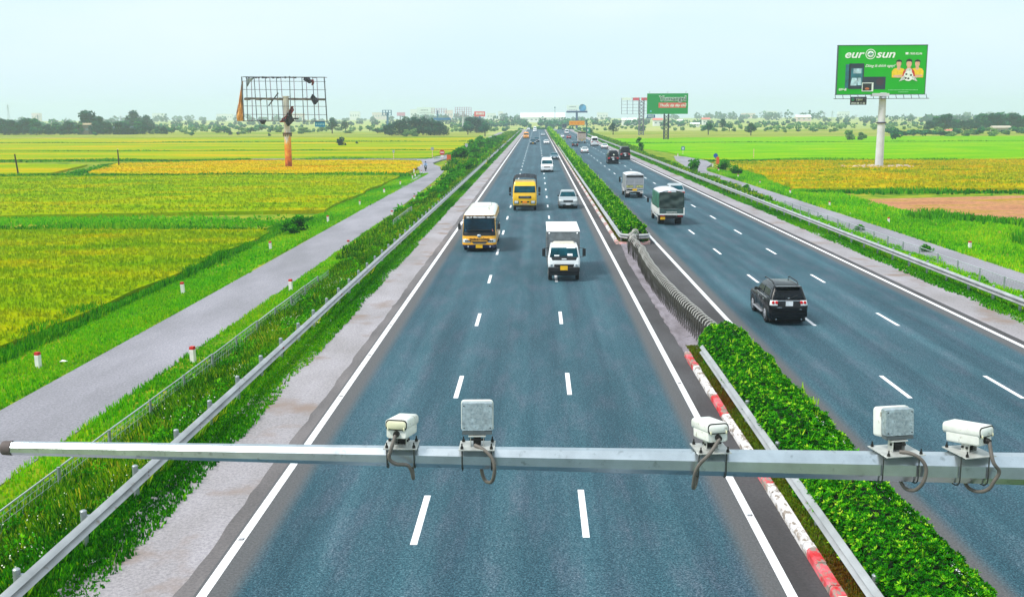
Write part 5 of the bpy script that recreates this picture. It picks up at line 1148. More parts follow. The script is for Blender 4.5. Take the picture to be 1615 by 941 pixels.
CONDUIT = mat('conduit_grey', srgb(104, 98, 92), .55, 0, .15, 14); CLAMPD = mat('clamp_dark', srgb(52, 56, 54), .6)  # dark grey steel for the U-bolts
def mount(root, rad, yaw=0, w=.30, dpt=.24, rot=0):
    """base plate over the arm, four studs, two U-bolts round the arm; origin on the arm axis"""
    z = rad+.012; dpt = max(dpt, 2*rad+.075)
    a = MB(); a.box((0, 0, z), (w, dpt, .008), rz=rot); pl = a.build('base_plate', BR, root)
    a = MB(); bb = MB()
    for x in (-1, 1):
        for y in (-1, 1):
            c = Matrix.Rotation(rot, 3, 'Z') @ Vector((x*(w/2-.03), y*(dpt/2-.03), 0)); a.cyl((c.x, c.y, z-.01), (c.x, c.y, z+.055), .0065, n=8); a.cyl((c.x, c.y, z+.004), (c.x, c.y, z+.022), .015, n=6); a.cyl((c.x, c.y, z+.022), (c.x, c.y, z+.03), .011, n=6)
        xx = x*(w/2-.03); yh = max(dpt/2-.03, rad+.009); bb.tube([(xx, -yh, z), (xx, -yh, -rad*.45)]+[(xx, -yh*math.cos(t_), -rad*.45-(rad*.62)*math.sin(t_)) for t_ in [math.pi*i/8 for i in range(1, 8)]]+[(xx, yh, -rad*.45), (xx, yh, z)], .0065, 8)
    a.build('studs', BOLT, root, smooth=40); bb.build('u_bolts', CLAMPD, root, smooth=60)
    return z
def conduit(root, pts, r=.017, m=None):
    # Catmull-Rom through the points
    P_ = [Vector(p) for p in pts]; P_ = [P_[0]*2-P_[1]]+P_+[P_[-1]*2-P_[-2]]; out = []
    for i in range(1, len(P_)-2):
        for k in range(7):
            t = k/7; p0, p1, p2, p3 = P_[i-1:i+3]
            out.append(.5*((2*p1)+(p2-p0)*t+(2*p0-5*p1+4*p2-p3)*t*t+(3*p1-p0-3*p2+p3)*t**3))
    out.append(P_[-2]); a = MB(); a.tube(out, r, 10); return a.build('cable_conduit', m or CONDUIT, root, smooth=70)
def cctv(label, px, yaw, tilt, pts, plate_rot=0, rearm=None, dx=0):
    p_, t_ = armx(px); rad = armr(t_); root = thing('surveillance_camera', label, 'camera', p_, 0, 'cameras on the gantry arm')
    z = mount(root, rad, w=.31, dpt=.25, rot=plate_rot)
    # U bracket
    M = Matrix.Rotation(yaw, 4, 'Z'); a = MB()
    for x in (-.055, .055):
        c = M @ Vector((x, 0, 0)); a.box((c.x+dx, c.y, z+.042), (.006, .085, .075), rz=yaw)
    a.box((dx, 0, z+.082), (.13, .1, .01), rz=yaw); a.box((dx, 0, z+.008), (.13, .1, .008), rz=yaw); br = a.build('bracket', BR, root, bevel=.002)
    a = MB()
    for x in (-.06, .06):
        for q in (-.02, .025): c = M @ Vector((x, q, 0)); c2 = M @ Vector((x*1.16, q, 0)); a.cyl((c.x+dx, c.y, z+.05), (c2.x+dx, c2.y, z+.05), .012, n=8)
    a.box((dx, .02, z+.035), (.07, .05, .05), rz=yaw); a.build('bracket_bolts', BOLT, br)
    h = bpy.data.objects.new('housing', None)   # pose of the housing
    Mh = Matrix.Translation((dx, 0, z+.086)) @ Matrix.Rotation(yaw, 4, 'Z') @ Matrix.Rotation(-tilt, 4, 'X')
    def ring(hw, z0, z1, y, r=.02):
        pts_ = []
        for cx, cz, a0 in ((hw-r, z1-r, 0), (-hw+r, z1-r, 90), (-hw+r, z0+r, 180), (hw-r, z0+r, 270)):
            for i in range(5): an = R(a0+22.5*i); pts_.append(Mh @ Vector((cx+r*math.cos(an), y, cz+r*math.sin(an))))
        return pts_
    a = MB(); a.loft([ring(.090, .005, .11, -.16, .024), ring(.097, 0, .11, -.15, .024), ring(.097, 0, .11, .17, .024)]); hb = a.build('lower_housing', CAMW, root, smooth=50)
    a = MB(); a.loft([ring(.1, .085, .172, -.175, .035), ring(.105, .08, .178, -.17, .035), ring(.105, .08, .18, .20, .035), ring(.1, .085, .175, .205, .03)]); up = a.build('upper_shroud', CAMW, root, smooth=50)
    a = MB(); o_ = ring(.101, .078, .176, -.177, .036); i_ = ring(.092, .088, .164, -.178, .03); i2 = ring(.092, .088, .164, -.172, .03); a.loft([o_, i_], caps=False); a.build('rear_gasket', BOLT, up, smooth=50)
    a = MB(); a.loft([ring(.092, .088, .163, -.181, .03), ring(.086, .092, .158, -.186, .026)]); a.build('rear_cover', rearm or CAMW, up, smooth=50)
    a = MB()
    for x in (-.075, .075): c = Mh @ Vector((x, -.185, .09)); a.sphere(c, .012, 8, 5, sq=(.7, 1, 1.5))
    a.build('latches', CAMY, up)
    c0 = Mh @ Vector((0, -.16, .045)); c1 = Mh @ Vector((0, -.195, .04)); a = MB(); a.cyl(c0, c1, .03, .026, n=14); a.cyl(c1, Mh @ Vector((0, -.21, .038)), .022, n=14); a.build('cable_gland', BOLT, hb, smooth=50)
    a = MB(); c = Mh @ Vector((0, .205, .12)); c2 = Mh @ Vector((0, .21, .12)); a.cyl(c, c2, .055, n=18); a.build('lens_window', GLASS_D, up)
    conduit(root, [tuple(Mh @ Vector((0, -.2, .038)))]+[tuple(Vector(q)) for q in pts]); bpy.data.objects.remove(h)
    return root
cctv('white surveillance camera with a cream rear cover, first from the tip of the gantry arm', 634, R(-9), R(8), [(-.06, -.24, .16), (-.085, -.24, .06), (-.03, -.22, -.0), (.07, -.17, -.03), (.105, -.14, -.10), (.11, -.09, -.18), (.10, .0, -.20), (.085, .07, -.14), (.08, .10, -.05)], rearm=CAMY, dx=-.0)
cctv('white surveillance camera over the median edge line, in the middle of the gantry arm', 1120, R(14), R(8), [(-.05, -.26, .17), (-.13, -.24, .07), (-.165, -.2, -.03), (-.17, -.15, -.14), (-.16, -.08, -.22), (-.13, .0, -.22), (-.105, .06, -.14), (-.10, .10, -.05)], plate_rot=R(6))
cctv('white surveillance camera turned sideways at the right end of the gantry arm', 1526, R(33), R(6), [(.12, -.24, .14), (.19, -.22, .04), (.16, -.2, -.06), (.13, -.16, -.15), (.07, -.08, -.20), (.02, .02, -.19), (.0, .09, -.1)], plate_rot=R(14), dx=.0)
def radar(label, px, yaw, pts, plate_rot=0, w=.28, h=.255, wedge=0):
    p_, t_ = armx(px); rad = armr(t_); root = thing('radar_box', label, 'radar unit', p_, 0, 'grey radar boxes on the gantry arm')
    z = mount(root, rad, w=.33 if not wedge else .38, dpt=.22, rot=plate_rot); M = Matrix.Rotation(yaw, 4, 'Z')
    a = MB()
    for x in (-.06, .06): c = M @ Vector((x, 0, 0)); a.box((c.x, c.y, z+.055), (.006, .09, .1), rz=yaw)
    a.box((0, 0, z+.105), (.16, .11, .012), rz=yaw)
    for x in (-.05, .05): c = M @ Vector((x, 0, 0)); a.box((c.x, c.y, z+.135), (.03, .05, .06), rz=yaw)
    b_ = a.build('bracket', BR, root, bevel=.003)
    a = MB(); a.box((0, .0, z+.06), (.07, .06, .09), rz=yaw); a.cyl((-.07, -.03, z+.07), (.07, -.03, z+.07), .012, n=8); a.build('bracket_bolts', BOLT, b_)
    Mh = Matrix.Translation((0, .02, z+.15)) @ M @ Matrix.Rotation(R(-6), 4, 'X')
    def ring(hw, z0, z1, y, r, zs=0):
        o = []
        for cx, cz, a0 in ((hw-r, z1-r, 0), (-hw+r, z1-r, 90), (-hw+r, z0+r, 180), (hw-r, z0+r, 270)):
            for i in range(4): an = R(a0+30*i); o.append(Mh @ Vector((cx+r*math.cos(an)+zs, y, cz+r*math.sin(an))))
        return o
    ZB = mat('zinc_plate_mottled', srgb(166, 180, 188), .42, .45, .28, 22, dirt=(srgb(128, 146, 156), .54))
    a = MB(); a.loft([ring(w/2, .0, h, -.06, .008), ring(w/2, .0, h, .02, .008)]); bx = a.build('box', ZB, root, smooth=30)
    a = MB(); a.loft([ring(w/2+.006, -.02, h+.012, .022, .03), ring(w/2+.01, -.025, h+.016, .05, .03, -.01*bool(wedge)), ring(w/2+.002, -.02, h+.01, .09, .03, -.04*bool(wedge))]); a.build('front_cover', CAMW, root, smooth=50)
    a = MB(); a.box(Mh @ Vector((0, -.02, -.018)), (w*.98, .08, .03), rz=yaw); a.build('box_lip', mat('lip_grey', srgb(96, 104, 108), .5, .3), bx)
    a = MB()
    for x in (-1, 1):
        for q in (.025, h-.025): c = Mh @ Vector((x*(w/2-.02), -.06, q)); c2 = Mh @ Vector((x*(w/2-.02), -.066, q)); a.cyl(c, c2, .006, n=6)
    a.build('screws', BOLT, bx); conduit(root, pts); return root
radar('square grey radar box facing straight ahead, left one of the two on the gantry arm', 753, R(2), [(-.02, -.06, .14), (.06, -.12, .12), (.135, -.16, .06), (.165, -.17, -.03), (.155, -.14, -.14), (.125, -.08, -.21), (.07, -.0, -.22), (.035, .06, -.15), (.03, .10, -.05)])
radar('grey radar box with a slanting white cover, right one of the two on the arm', 1412, R(12), [(.0, -.09, .17), (.08, -.14, .17), (.17, -.17, .12), (.215, -.18, .03), (.20, -.17, -.09), (.15, -.11, -.19), (.09, -.02, -.20), (.06, .07, -.12)], plate_rot=R(12), w=.275, h=.24, wedge=1)

# ================================================================ FENCES, POSTS, STUDS
PIPE = mat('fence_pipe', srgb(186, 192, 196), .45, .4)
def wire_fence(label, X, y0, y1, step, zg, zt, name='wire_fence', tops=True):
    root = thing(name, label, 'fence', (X, y0, zg)); h = zt-zg; n = int((y1-y0)/step); me = None
    for i in range(n+1):
        if me is None: a = MB(); a.cyl((0, 0, -.3), (0, 0, h+.02), .05, n=8); me = a.build('post', GALV, root, smooth=50); o = me
        else: o = me.copy(); COL.objects.link(o); o.parent = root
        o.location = (0, i*step, 0)
    a = MB()
    for i in range(n): a.tube([(random.uniform(-.02, .02), i*step+.12, h+random.uniform(-.02, .02)), (0, (i+1)*step-.12, h+random.uniform(-.02, .02))], .025, 6)
    a.build('top_rail', PIPE, root, smooth=60)
    a = MB()
    for z in (.12, .32, .52, .70): a.cyl((0, 0, z*h/.85), (0, y1-y0, z*h/.85), .007, n=4)
    k = 0.0
    while k < (y1-y0): a.cyl((0, k, .05), (0, min(k+.35, y1-y0), h*.95), .004, n=3); a.cyl((0, k+.35, .05), (0, k, h*.95), .004, n=3); k += .35
    a.build('mesh', GALV, root); return root
wire_fence('low wire fence with pipe top rail through the weeds left of the guardrail', -12.95, 20, 64, 3.4, -.95, -.12)
wire_fence('short piece of pipe fence left standing beside the service road, beyond the long one', -13.1, 95, 109, 3.5, -.98, -.15)
wire_fence('low wire fence with white top rail between the right guardrail and the service road', 27.0, 40, 118, 3.4, -1.1, -.12)
PW_ = mat('marker_white', srgb(236, 234, 230), .6, dirt=(srgb(170, 160, 140), .68)); PR_ = mat('marker_red', srgb(190, 34, 22), .6)
def marker(label, x, y, z, group, h=.72, first=[]):
    if not first:
        r = thing('marker_post', label, 'marker post', group=group); a = MB(); a.box((0, 0, .24), (.2, .2, .72)); a.build('post_body', PW_, r, bevel=.015); a = MB(); a.box((0, 0, .665), (.206, .206, .13), taper=.9); a.build('post_cap', PR_, r, bevel=.01); first.append(r)
    else: r = copy_tree(first[0])
    r.location = (x, y, z); r['label'] = label; r['group'] = group; r.rotation_euler = (random.uniform(-.05, .05), random.uniform(-.05, .05), random.uniform(-.3, .3)); return r
random.seed(9)
for px, py, lb in ((61, 580, 'nearest white marker post with a red top, field side of the left service road'), (289, 462, 'second white marker post from the viewer, field side of the left service road'), (427, 394, 'third white marker post from the viewer, field side of the left service road')):
    q = P(px, py, -1.35); marker(lb, q.x, q.y, gh(q.x)-.02, 'marker posts on the field side of the left service road')
for Y in (104, 123, 143, 160, 176, 190): marker('small distant white marker post on the field side of the left service road', -20.9, Y, gh(-20.9), 'distant marker posts on the field side of the left service road')
for px, py, lb in ((305, 572, 'white marker post with a red top beside the pipe fence, nearest on that side'), (459, 459, 'second white marker post beside the pipe fence'), (550, 393, 'third white marker post, past the end of the pipe fence')):
    q = P(px, py, -1.2); marker(lb, q.x, q.y, -1.2, 'marker posts on the motorway side of the left service road')
for Y in (108, 128, 148): marker('distant white marker post on the motorway side of the left service road', -15.0, Y, -1.2, 'distant marker posts on the motorway side')
for i, Y in enumerate((82.3, 101.5)): marker(('nearest', 'second nearest')[i]+' white marker post on the field side of the right service road', 33.9, Y, -1.4, 'marker posts by the right service road')
for Y in (120, 139, 158, 175, 194): marker('distant white marker post on the field side of the right service road', 33.3, Y, -1.35, 'distant marker posts by the right service road')
for px, py in ((655, 279), (653, 271), (664, 263), (707, 262), (703, 262), (1069, 246), (1124, 262)):
    q = P(px, py, -1.3); marker('tiny white marker post around a service road bend', q.x, q.y, -1.35, 'tiny marker posts around the bends')
STUD = mat('stud_grey', srgb(170, 170, 176), .4); me = None
for x, y0, n, st, lb in ((XL, 21.75, 8, 6.0, 'small square road stud in the left edge line'), (XM, 23.3, 4, 12.2, 'small square road stud in the white line by the median')):
    for k in range(n):
        if me is None: a = MB(); a.box((0, 0, .008), (.11, .1, .016), taper=.75); a.box((0, -.055, .009), (.12, .008, .014), m=1); a.box((.058, 0, .009), (.006, .11, .012), m=1); me = a.build('road_stud', [STUD, BOLT]); o = me
        else: o = me.copy(); COL.objects.link(o)
        o.location = (x, y0+st*k, .005); tag(o, lb, 'road stud', lb.replace('small square road stud', 'road studs'))
# field posts
for px0, py0, px1, py1, lb in ((23, 243, 30, 279.5, 'dark leaning wooden post standing in the rice at the left edge'), (185.5, 236, 188, 264, 'dark wooden post with a white top in the rice, right of the leaning one')):
    b = P(px1, py1, -1.6); t = PY(px0, py0, b.y); root = thing('field_post', lb, 'post', b); a = MB(); a.cyl((0, 0, -.3), t-b, .16, .13, n=8); a.build('shaft', mat('post_dark', srgb(52, 40, 34), .9), root)
    if px0 > 100: a = MB(); a.cyl(t-b, (t-b)*1.03, .15, n=8); a.build('cap', PW_, root)

# ================================================================ ROAD SIGNS
RWP = None
def banded(name, root, h, r=.06, n=6, c0=srgb(230, 70, 30), c1=srgb(240, 240, 235)):
    m, t, b = newmat(name); tco = t.nodes.new('ShaderNodeTexCoord'); s_ = t.nodes.new('ShaderNodeSeparateXYZ'); t.links.new(tco.outputs['Object'], s_.inputs[0])
    k = t.nodes.new('ShaderNodeMath'); k.operation = 'MULTIPLY'; k.inputs[1].default_value = 2.2; t.links.new(s_.outputs['Z'], k.inputs[0]); f = t.nodes.new('ShaderNodeMath'); f.operation = 'FRACT'; t.links.new(k.outputs[0], f.inputs[0]); l = t.nodes.new('ShaderNodeMath'); l.operation = 'LESS_THAN'; l.inputs[1].default_value = .5; t.links.new(f.outputs[0], l.inputs[0])
    t.links.new(mixc(t, l.outputs[0], c0, c1), b.inputs['Base Color']); a = MB(); a.cyl((0, 0, 0), (0, 0, h), r, n=8); return a.build('pole', m, root, smooth=50)
SBLUE = mat('sign_blue', srgb(20, 84, 170), .4); SRED = mat('sign_red', srgb(200, 20, 26), .4); SWH = mat('sign_white', srgb(235, 238, 238), .4); SORG = mat('sign_orange_red', srgb(226, 92, 20), .5); SGRY = mat('sign_back_grey', srgb(160, 168, 170), .5); SGRN = mat('sign_green', srgb(0, 140, 110), .4); SOR2 = mat('sign_orange', srgb(252, 160, 8), .45)
q = P(697.5, 252, -1.3); r = thing('no_entry_sign', 'round red no entry sign with a white bar on a red and white pole', 'road sign', q)
banded('pole_bands_a', r, 2.2); a = MB(); a.cyl((0, -.08, 1.75), (0, -.12, 1.75), .62, n=24); f_ = a.build('disc', SRED, r); a = MB(); a.box((0, -.13, 1.75), (.85, .02, .2)); a.build('bar', SWH, f_); a = MB(); a.box((0, -.08, .85), (.7, .03, .35)); a.build('small_plate', SWH, r)
for px, py, w_, h_, z_, lb, m_ in ((708, 258.5, .9, 1.35, 1.0, 'orange-red warning board in front of the bushes at the service road bend', SORG), (621, 251, .5, .6, 1.7, 'small grey sign back by the side track', SGRY), (736, 240, .8, .9, 1.8, 'grey sign back rising over the bushes', SGRY), (682, 250, .7, .7, 2.2, 'pale sign back left of the no entry sign', SGRY)):
    q = P(px, py, -1.3); r = thing('road_sign', lb, 'road sign', q, R(random.uniform(-12, 12))); banded('pole_bands_%d' % px, r, z_+h_*.6); a = MB(); a.box((0, -.08, z_+h_*.25), (w_, .03, h_)); a.build('board', m_, r, bevel=.01)
q = P(1077, 243, -1.2); r = thing('arrow_sign', 'square blue sign with a white arrow on a short pole behind the right guardrail', 'road sign', q); banded('pole_bands_b', r, 1.7, c0=srgb(220, 200, 60)); a = MB(); a.box((0, -.08, 1.5), (.85, .03, .95)); f_ = a.build('board', SBLUE, r, bevel=.01); a = MB(); a.add([(-.28, -.1, 1.42), (.0, -.1, 1.82), (.28, -.1, 1.42), (.09, -.1, 1.42), (.09, -.1, 1.12), (-.09, -.1, 1.12), (-.09, -.1, 1.42)], [(0, 1, 2, 3, 6), (6, 3, 4, 5)]); a.build('arrow', SWH, f_, solid=.008)
q = P(1128, 268, -1.3); r = thing('round_sign', 'round blue road sign on a banded pole at the right junction', 'road sign', q); banded('pole_bands_c', r, 3.0, c0=srgb(30, 30, 30), c1=srgb(240, 210, 60)); a = MB(); a.cyl((0, -.08, 2.7), (0, -.12, 2.7), .42, n=20); a.build('disc', SBLUE, r)
q = P(1131, 270, -1.3); r = thing('warning_board', 'orange-red warning board beside the round blue sign', 'road sign', q); banded('pole_bands_d', r, 2.4, c0=srgb(30, 30, 30), c1=srgb(240, 210, 60)); a = MB(); a.box((0.05, -.08, 2.0), (.55, .03, 1.3)); a.build('board', SORG, r)
q = P(1188.5, 250, -1.4); r = thing('banded_pole', 'thin red and white banded pole standing alone in the right rice field', 'pole', q); banded('pole_bands_e', r, 2.3, .07)
q = P(929.5, 214, -.2); r = thing('green_sign', 'green motorway sign with a white symbol beside the far right carriageway', 'road sign', (22.9, 478, -.2)); a = MB(); a.box((0, 0, 2.4), (1.9, .06, 2.5)); f_ = a.build('board', SGRN, r, bevel=.02); a = MB(); a.box((0, -.04, 2.4), (.5, .02, .9)); a.build('symbol', SWH, f_)
a = MB(); a.cyl((-.5, .1, 0), (-.5, .1, 3.2), .07, n=6); a.cyl((.5, .1, 0), (.5, .1, 3.2), .07, n=6); a.build('posts', GALV, r)
# orange overhead sign on a cantilever
r = thing('overhead_sign', 'wide orange sign board on a cantilever over the far right carriageway', 'overhead sign', (20.6, 440, 0))
a = MB(); a.cyl((0, 0, 0), (0, 0, 7.2), .3, .24, n=10); a.build('mast', mat('mast_teal', srgb(44, 84, 92), .6), r)
a = MB(); a.bar((0, 0, 6.0), (-7.4, 0, 6.0), .2); a.bar((0, 0, 5.4), (-7.4, 0, 5.4), .2); a.build('arm', GALV, r)
a = MB(); a.box((-4.1, -.2, 5.75), (6.4, .1, 1.75)); f_ = a.build('board', SOR2, r, bevel=.05); a = MB()
for k, w_ in enumerate((.9, .5, 1.1, .7)): a.box((-6.2+k*1.45, -.27, 5.95), (w_, .02, .18)); a.box((-6.0+k*1.3, -.27, 5.5), (w_*.8, .02, .16))
a.build('writing', mat('sign_ink_orange', srgb(226, 120, 10), .5), f_)
r = thing('lamp_mast', 'thin tall grey mast near the horizon by the far hedge', 'mast', (18.5, 1100, -1.5)); a = MB(); a.cyl((0, 0, 0), (0, 0, 18), .35, .2, n=6); a.sphere((0, 0, 18), .8, 8, 5); a.build('pole', mat('mast_blue', srgb(70, 120, 150), .6), r)

# ================================================================ BILLBOARDS
STEELD = mat('steel_dark', srgb(64, 78, 88), .6, .2); STEELL = mat('steel_light', srgb(132, 138, 150), .55, .3); PALEP = mat('pole_pale', srgb(206, 206, 214), .5, 0, .1, .6, dirt=(srgb(170, 170, 180), .62))
# --- large green one on the right
b = P(1386, 266, -1.6); Y = b.y
def W(px, py): return PY(px, py, Y)-b
r = thing('billboard', 'big green billboard with three men in football shirts, on a white steel pole', 'billboard', b)
tl = W(1322, 72.5); br_ = W(1457.5, 148.5); x0, x1, z0, z1 = W(1320.5, 110).x, W(1459.5, 110).x, br_.z, tl.z; cx = (x0+x1)/2; bw = x1-x0; bh = z1-z0
a = MB(); a.cyl((0, 0, -.2), (0, 0, z0*.62), .80, .72, n=24); a.cyl((0, 0, z0*.62), (0, 0, z0+.3), .72, .66, n=24); a.build('pole', PALEP, r, smooth=40)
a = MB(); a.cyl((0, 0, z0*.62-.15), (0, 0, z0*.62+.15), .95, n=24); a.build('flange', mat('flange_dark', srgb(70, 66, 84), .6), r, smooth=40)
a = MB(); a.cyl((0, 0, -.2), (0, 0, .25), 1.9, n=20); a.build('footing', mat('footing_concrete', srgb(170, 168, 160), .8), r)
GF = mat('poster_green', srgb(8, 176, 20), .6, 0, .05, .3, spec=.1)
a = MB(); a.box((cx, 0, (z0+z1)/2), (bw, .5, bh)); pn = a.build('panel', GF, r)
a = MB()
for zz in (z0-.05, z1+.05): a.box((cx, 0, zz), (bw+.3, .6, .12))
for xx in (x0-.06, x1+.06): a.box((xx, 0, (z0+z1)/2), (.12, .6, bh+.1))
a.build('panel_frame', STEELD, pn)
a = MB(); zc = z0-.85; a.box((cx, -.9, zc), (bw+1.2, .9, .10)); 
for k in range(13): xx = x0-.3+k*(bw+.6)/12; a.bar((xx, -.3, z0), (xx, -.9, zc), .09)
a.build('catwalk', STEELD, r)
a = MB(); a.box((cx, 0, z0-.1), (3.2, 1.4, .6)); a.build('head_beam', PALEP, r)
Wh = mat('poster_white', srgb(236, 244, 240), .5)
yf = -.29
def UV(u, v): return (x0+bw*u, z0+bh*(1-v))     # picture coordinates on the panel
X_, Z_ = UV(.065, .26); text('lettering', 'eur', 2.15, Wh, pn, (X_, yf, Z_+.1), .045, .28, sx=1.22)
X_, Z_ = UV(.425, .26); text('lettering', 'sun', 2.15, Wh, pn, (X_, yf, Z_+.1), .045, .28, sx=1.22)
X_, Z_ = UV(.365, .175); a = MB()
a.loft([[(X_+rr*math.cos(t), yf+dy, Z_+rr*math.sin(t)) for rr, dy in ((.84, 0), (.98, 0), (.98, .03), (.84, .03))] for t in [2*math.pi*i/32 for i in range(33)]], caps=False); a.build('emblem_ring', Wh, pn)
a = MB(); a.cyl((X_, yf, Z_), (X_, yf+.05, Z_), .62, n=28); e_ = a.build('emblem_disc', Wh, pn); a = MB()
for s_ in (-1, 1): a.tube([(X_-.5*s_, yf-.01, Z_-.12*s_), (X_-.05*s_, yf-.02, Z_+.18*s_), (X_+.5*s_, yf-.01, Z_+.05*s_)], [.05, .13, .03], 6)
a.build('emblem_swirl', mat('emblem_green', srgb(30, 150, 120), .5), e_)
X_, Z_ = UV(.31, .44); text('slogan', 'Dùng là thích ngay!', .74, Wh, pn, (X_, yf, Z_), .01, .35)
X_, Z_ = UV(.80, .19); text('phone_number', '1900.02.06', .56, Wh, pn, (X_, yf, Z_), .008, .1); a = MB(); a.box((X_-.42, yf, Z_+.22), (.55, .02, .42)); a.build('phone_symbol', Wh, pn, bevel=.05)
a = MB()
for k, (uu, vv, ww) in enumerate(((.585, .925, 5.6), (.71, .965, 1.9))): X_, Z_ = UV(uu, vv); 
X_, Z_ = UV(.585, .925)
for k in range(22): a.box((X_+.13+k*.262, yf, Z_+.1), (.17, .02, .13))
X_, Z_ = UV(.70, .965)
for k in range(8): a.box((X_+.13+k*.25, yf, Z_+.08), (.17, .02, .12))
a.build('small_print', mat('poster_mint', srgb(150, 226, 170), .5), pn)
X_, Z_ = UV(.02, .92); text('small_lettering', 'uv-a', .9, Wh, pn, (X_, yf, Z_), .02, .2)
def rect(u0, v0, u1, v1, m, name, y=yf, skew=0, dz=0):
    xa, za = UV(u0, v0); xb, zb = UV(u1, v1); q_ = MB(); q_.loft([[(xa, y+dy, zb), (xb, y+dy, zb), (xb+skew, y+dy, za+dz), (xa+skew, y+dy, za)] for dy in (0, .03)]); return q_.build(name, m, pn)
PD = mat('poster_dark_blue', srgb(10, 38, 58), .5, 0, .2, .5); PS = mat('poster_steel_teal', srgb(24, 104, 122), .5, 0, .35, .8); PB = mat('poster_pale_blue', srgb(176, 208, 224), .5, 0, .3, 1.2)
rect(.09, .38, .14, .87, PS, 'oven_side_picture'); rect(.13, .365, .30, .89, PD, 'oven_picture'); rect(.155, .46, .285, .82, PS, 'oven_door_picture', yf-.012); rect(.18, .47, .27, .57, PB, 'oven_shelf_picture', yf-.02); rect(.15, .66, .22, .82, PB, 'oven_rack_picture', yf-.02, .3); rect(.235, .66, .28, .81, PB, 'oven_rack_picture', yf-.02, -.2)
rect(.30, .64, .55, .90, PD, 'cooktop_picture'); X_, Z_ = UV(.485, .745); a = MB(); a.cyl((X_, yf-.012, Z_), (X_, yf, Z_), .72, n=24); a.build('cooktop_ring_picture', mat('poster_plum', srgb(52, 26, 50), .5), pn)
rect(.285, .76, .415, .94, Wh, 'small_oven_trim_picture', yf-.02); rect(.292, .775, .395, .925, mat('poster_black', srgb(14, 18, 22), .5), 'small_oven_picture', yf-.03); X_, Z_ = UV(.345, .885); a = MB(); a.sphere((X_, yf-.04, Z_), .42, 10, 6, sq=(1, .04, .5)); a.build('roast_picture', mat('poster_orange_brown', srgb(206, 112, 60), .5, var=.4), pn)
SK = mat('poster_skin', srgb(226, 178, 150), .6); HR = mat('poster_hair', srgb(16, 22, 18), .6); YS = mat('poster_yellow', srgb(246, 206, 10), .6); RS = mat('poster_red', srgb(206, 34, 16), .6); GLV = mat('poster_glove', srgb(210, 215, 215), .6, var=.3)
def flatpoly(pts, m, name, y): q_ = MB(); P2 = [UV(u, v) for u, v in pts]; q_.loft([[(x, y+dy, z) for x, z in P2] for dy in (0, .02)]); return q_.build(name, m, pn)
def oval(u, v, ru, rv, m, name, y): return flatpoly([(u+ru*math.cos(t), v+rv*math.sin(t)) for t in [2*math.pi*i/18 for i in range(18)]], m, name, y)
for u in (.69, .90):
    flatpoly([(u-.072, .66), (u-.075, .53), (u-.05, .475), (u-.018, .46), (u+.018, .46), (u+.055, .475), (u+.075, .53), (u+.072, .66)], YS, 'shirt_picture', yf-.01); flatpoly([(u-.018, .49), (u-.018, .38), (u+.018, .38), (u+.018, .49), (u, .51)], SK, 'neck_picture', yf-.015); oval(u, .375, .027, .07, SK, 'face_picture', yf-.02); flatpoly([(u-.03, .36), (u-.03, .31), (u, .285), (u+.03, .31), (u+.03, .36), (u+.02, .335), (u-.02, .335)], HR, 'hair_picture', yf-.03)
    flatpoly([(u-.06, .64), (u-.05, .61), (u+.06, .60), (u+.065, .63), (u, .665)], SK, 'arms_picture', yf-.02)
flatpoly([(.735, .64), (.745, .53), (.775, .475), (.79, .45), (.82, .45), (.84, .475), (.87, .53), (.882, .64)], RS, 'shirt_picture', yf-.03); flatpoly([(.76, .62), (.775, .49), (.79, .47), (.82, .47), (.838, .49), (.85, .62)], GLV, 'sleeve_picture', yf-.04)
flatpoly([(.787, .47), (.787, .38), (.823, .38), (.823, .47)], SK, 'neck_picture', yf-.045); oval(.805, .375, .031, .08, SK, 'face_picture', yf-.05); flatpoly([(.772, .36), (.772, .30), (.805, .27), (.838, .30), (.838, .36), (.825, .33), (.785, .33)], HR, 'hair_picture', yf-.06)
oval(.805, .63, .055, .105, Wh, 'ball_picture', yf-.07)
for du, dv in ((-.025, -.04), (.028, -.02), (.0, .05), (-.03, .04)): oval(.805+du, .63+dv, .012, .02, HR, 'ball_patch_picture', yf-.08)
flatpoly([(.70, .74), (.735, .64), (.765, .62), (.76, .70)], GLV, 'glove_picture', yf-.085); flatpoly([(.91, .74), (.875, .64), (.845, .62), (.85, .70)], GLV, 'glove_picture', yf-.085)
# small phone board below
c0_ = W(1339, 153); c1_ = W(1364, 165.5); a = MB(); a.box(((c0_.x+c1_.x)/2, -.9, (c0_.z+c1_.z)/2), (c1_.x-c0_.x, .12, c0_.z-c1_.z)); sb = a.build('phone_board', mat('board_dark', srgb(34, 26, 40), .5), r)
text('phone_lettering', 'TBM', .62, Wh, sb, (c0_.x+1.0, -.98, c1_.z+.82), .02, .15, sx=1.1); text('phone_lettering', '0934 08 11 22', .46, Wh, sb, (c0_.x+.18, -.98, c1_.z+.16), .012, .15); a = MB(); a.cyl((c0_.x+.5, -.99, c1_.z+1.05), (c0_.x+.5, -.96, c1_.z+1.05), .32, n=16); a.build('board_emblem', mat('emblem_teal', srgb(40, 160, 130), .5), sb)
a = MB(); a.bar((c0_.x+.1, -.9, c0_.z), (c0_.x+.1, -.9, zc), .08); a.bar((c1_.x-.1, -.9, c0_.z), (c1_.x-.1, -.9, zc), .08); a.build('board_hangers', STEELD, sb)
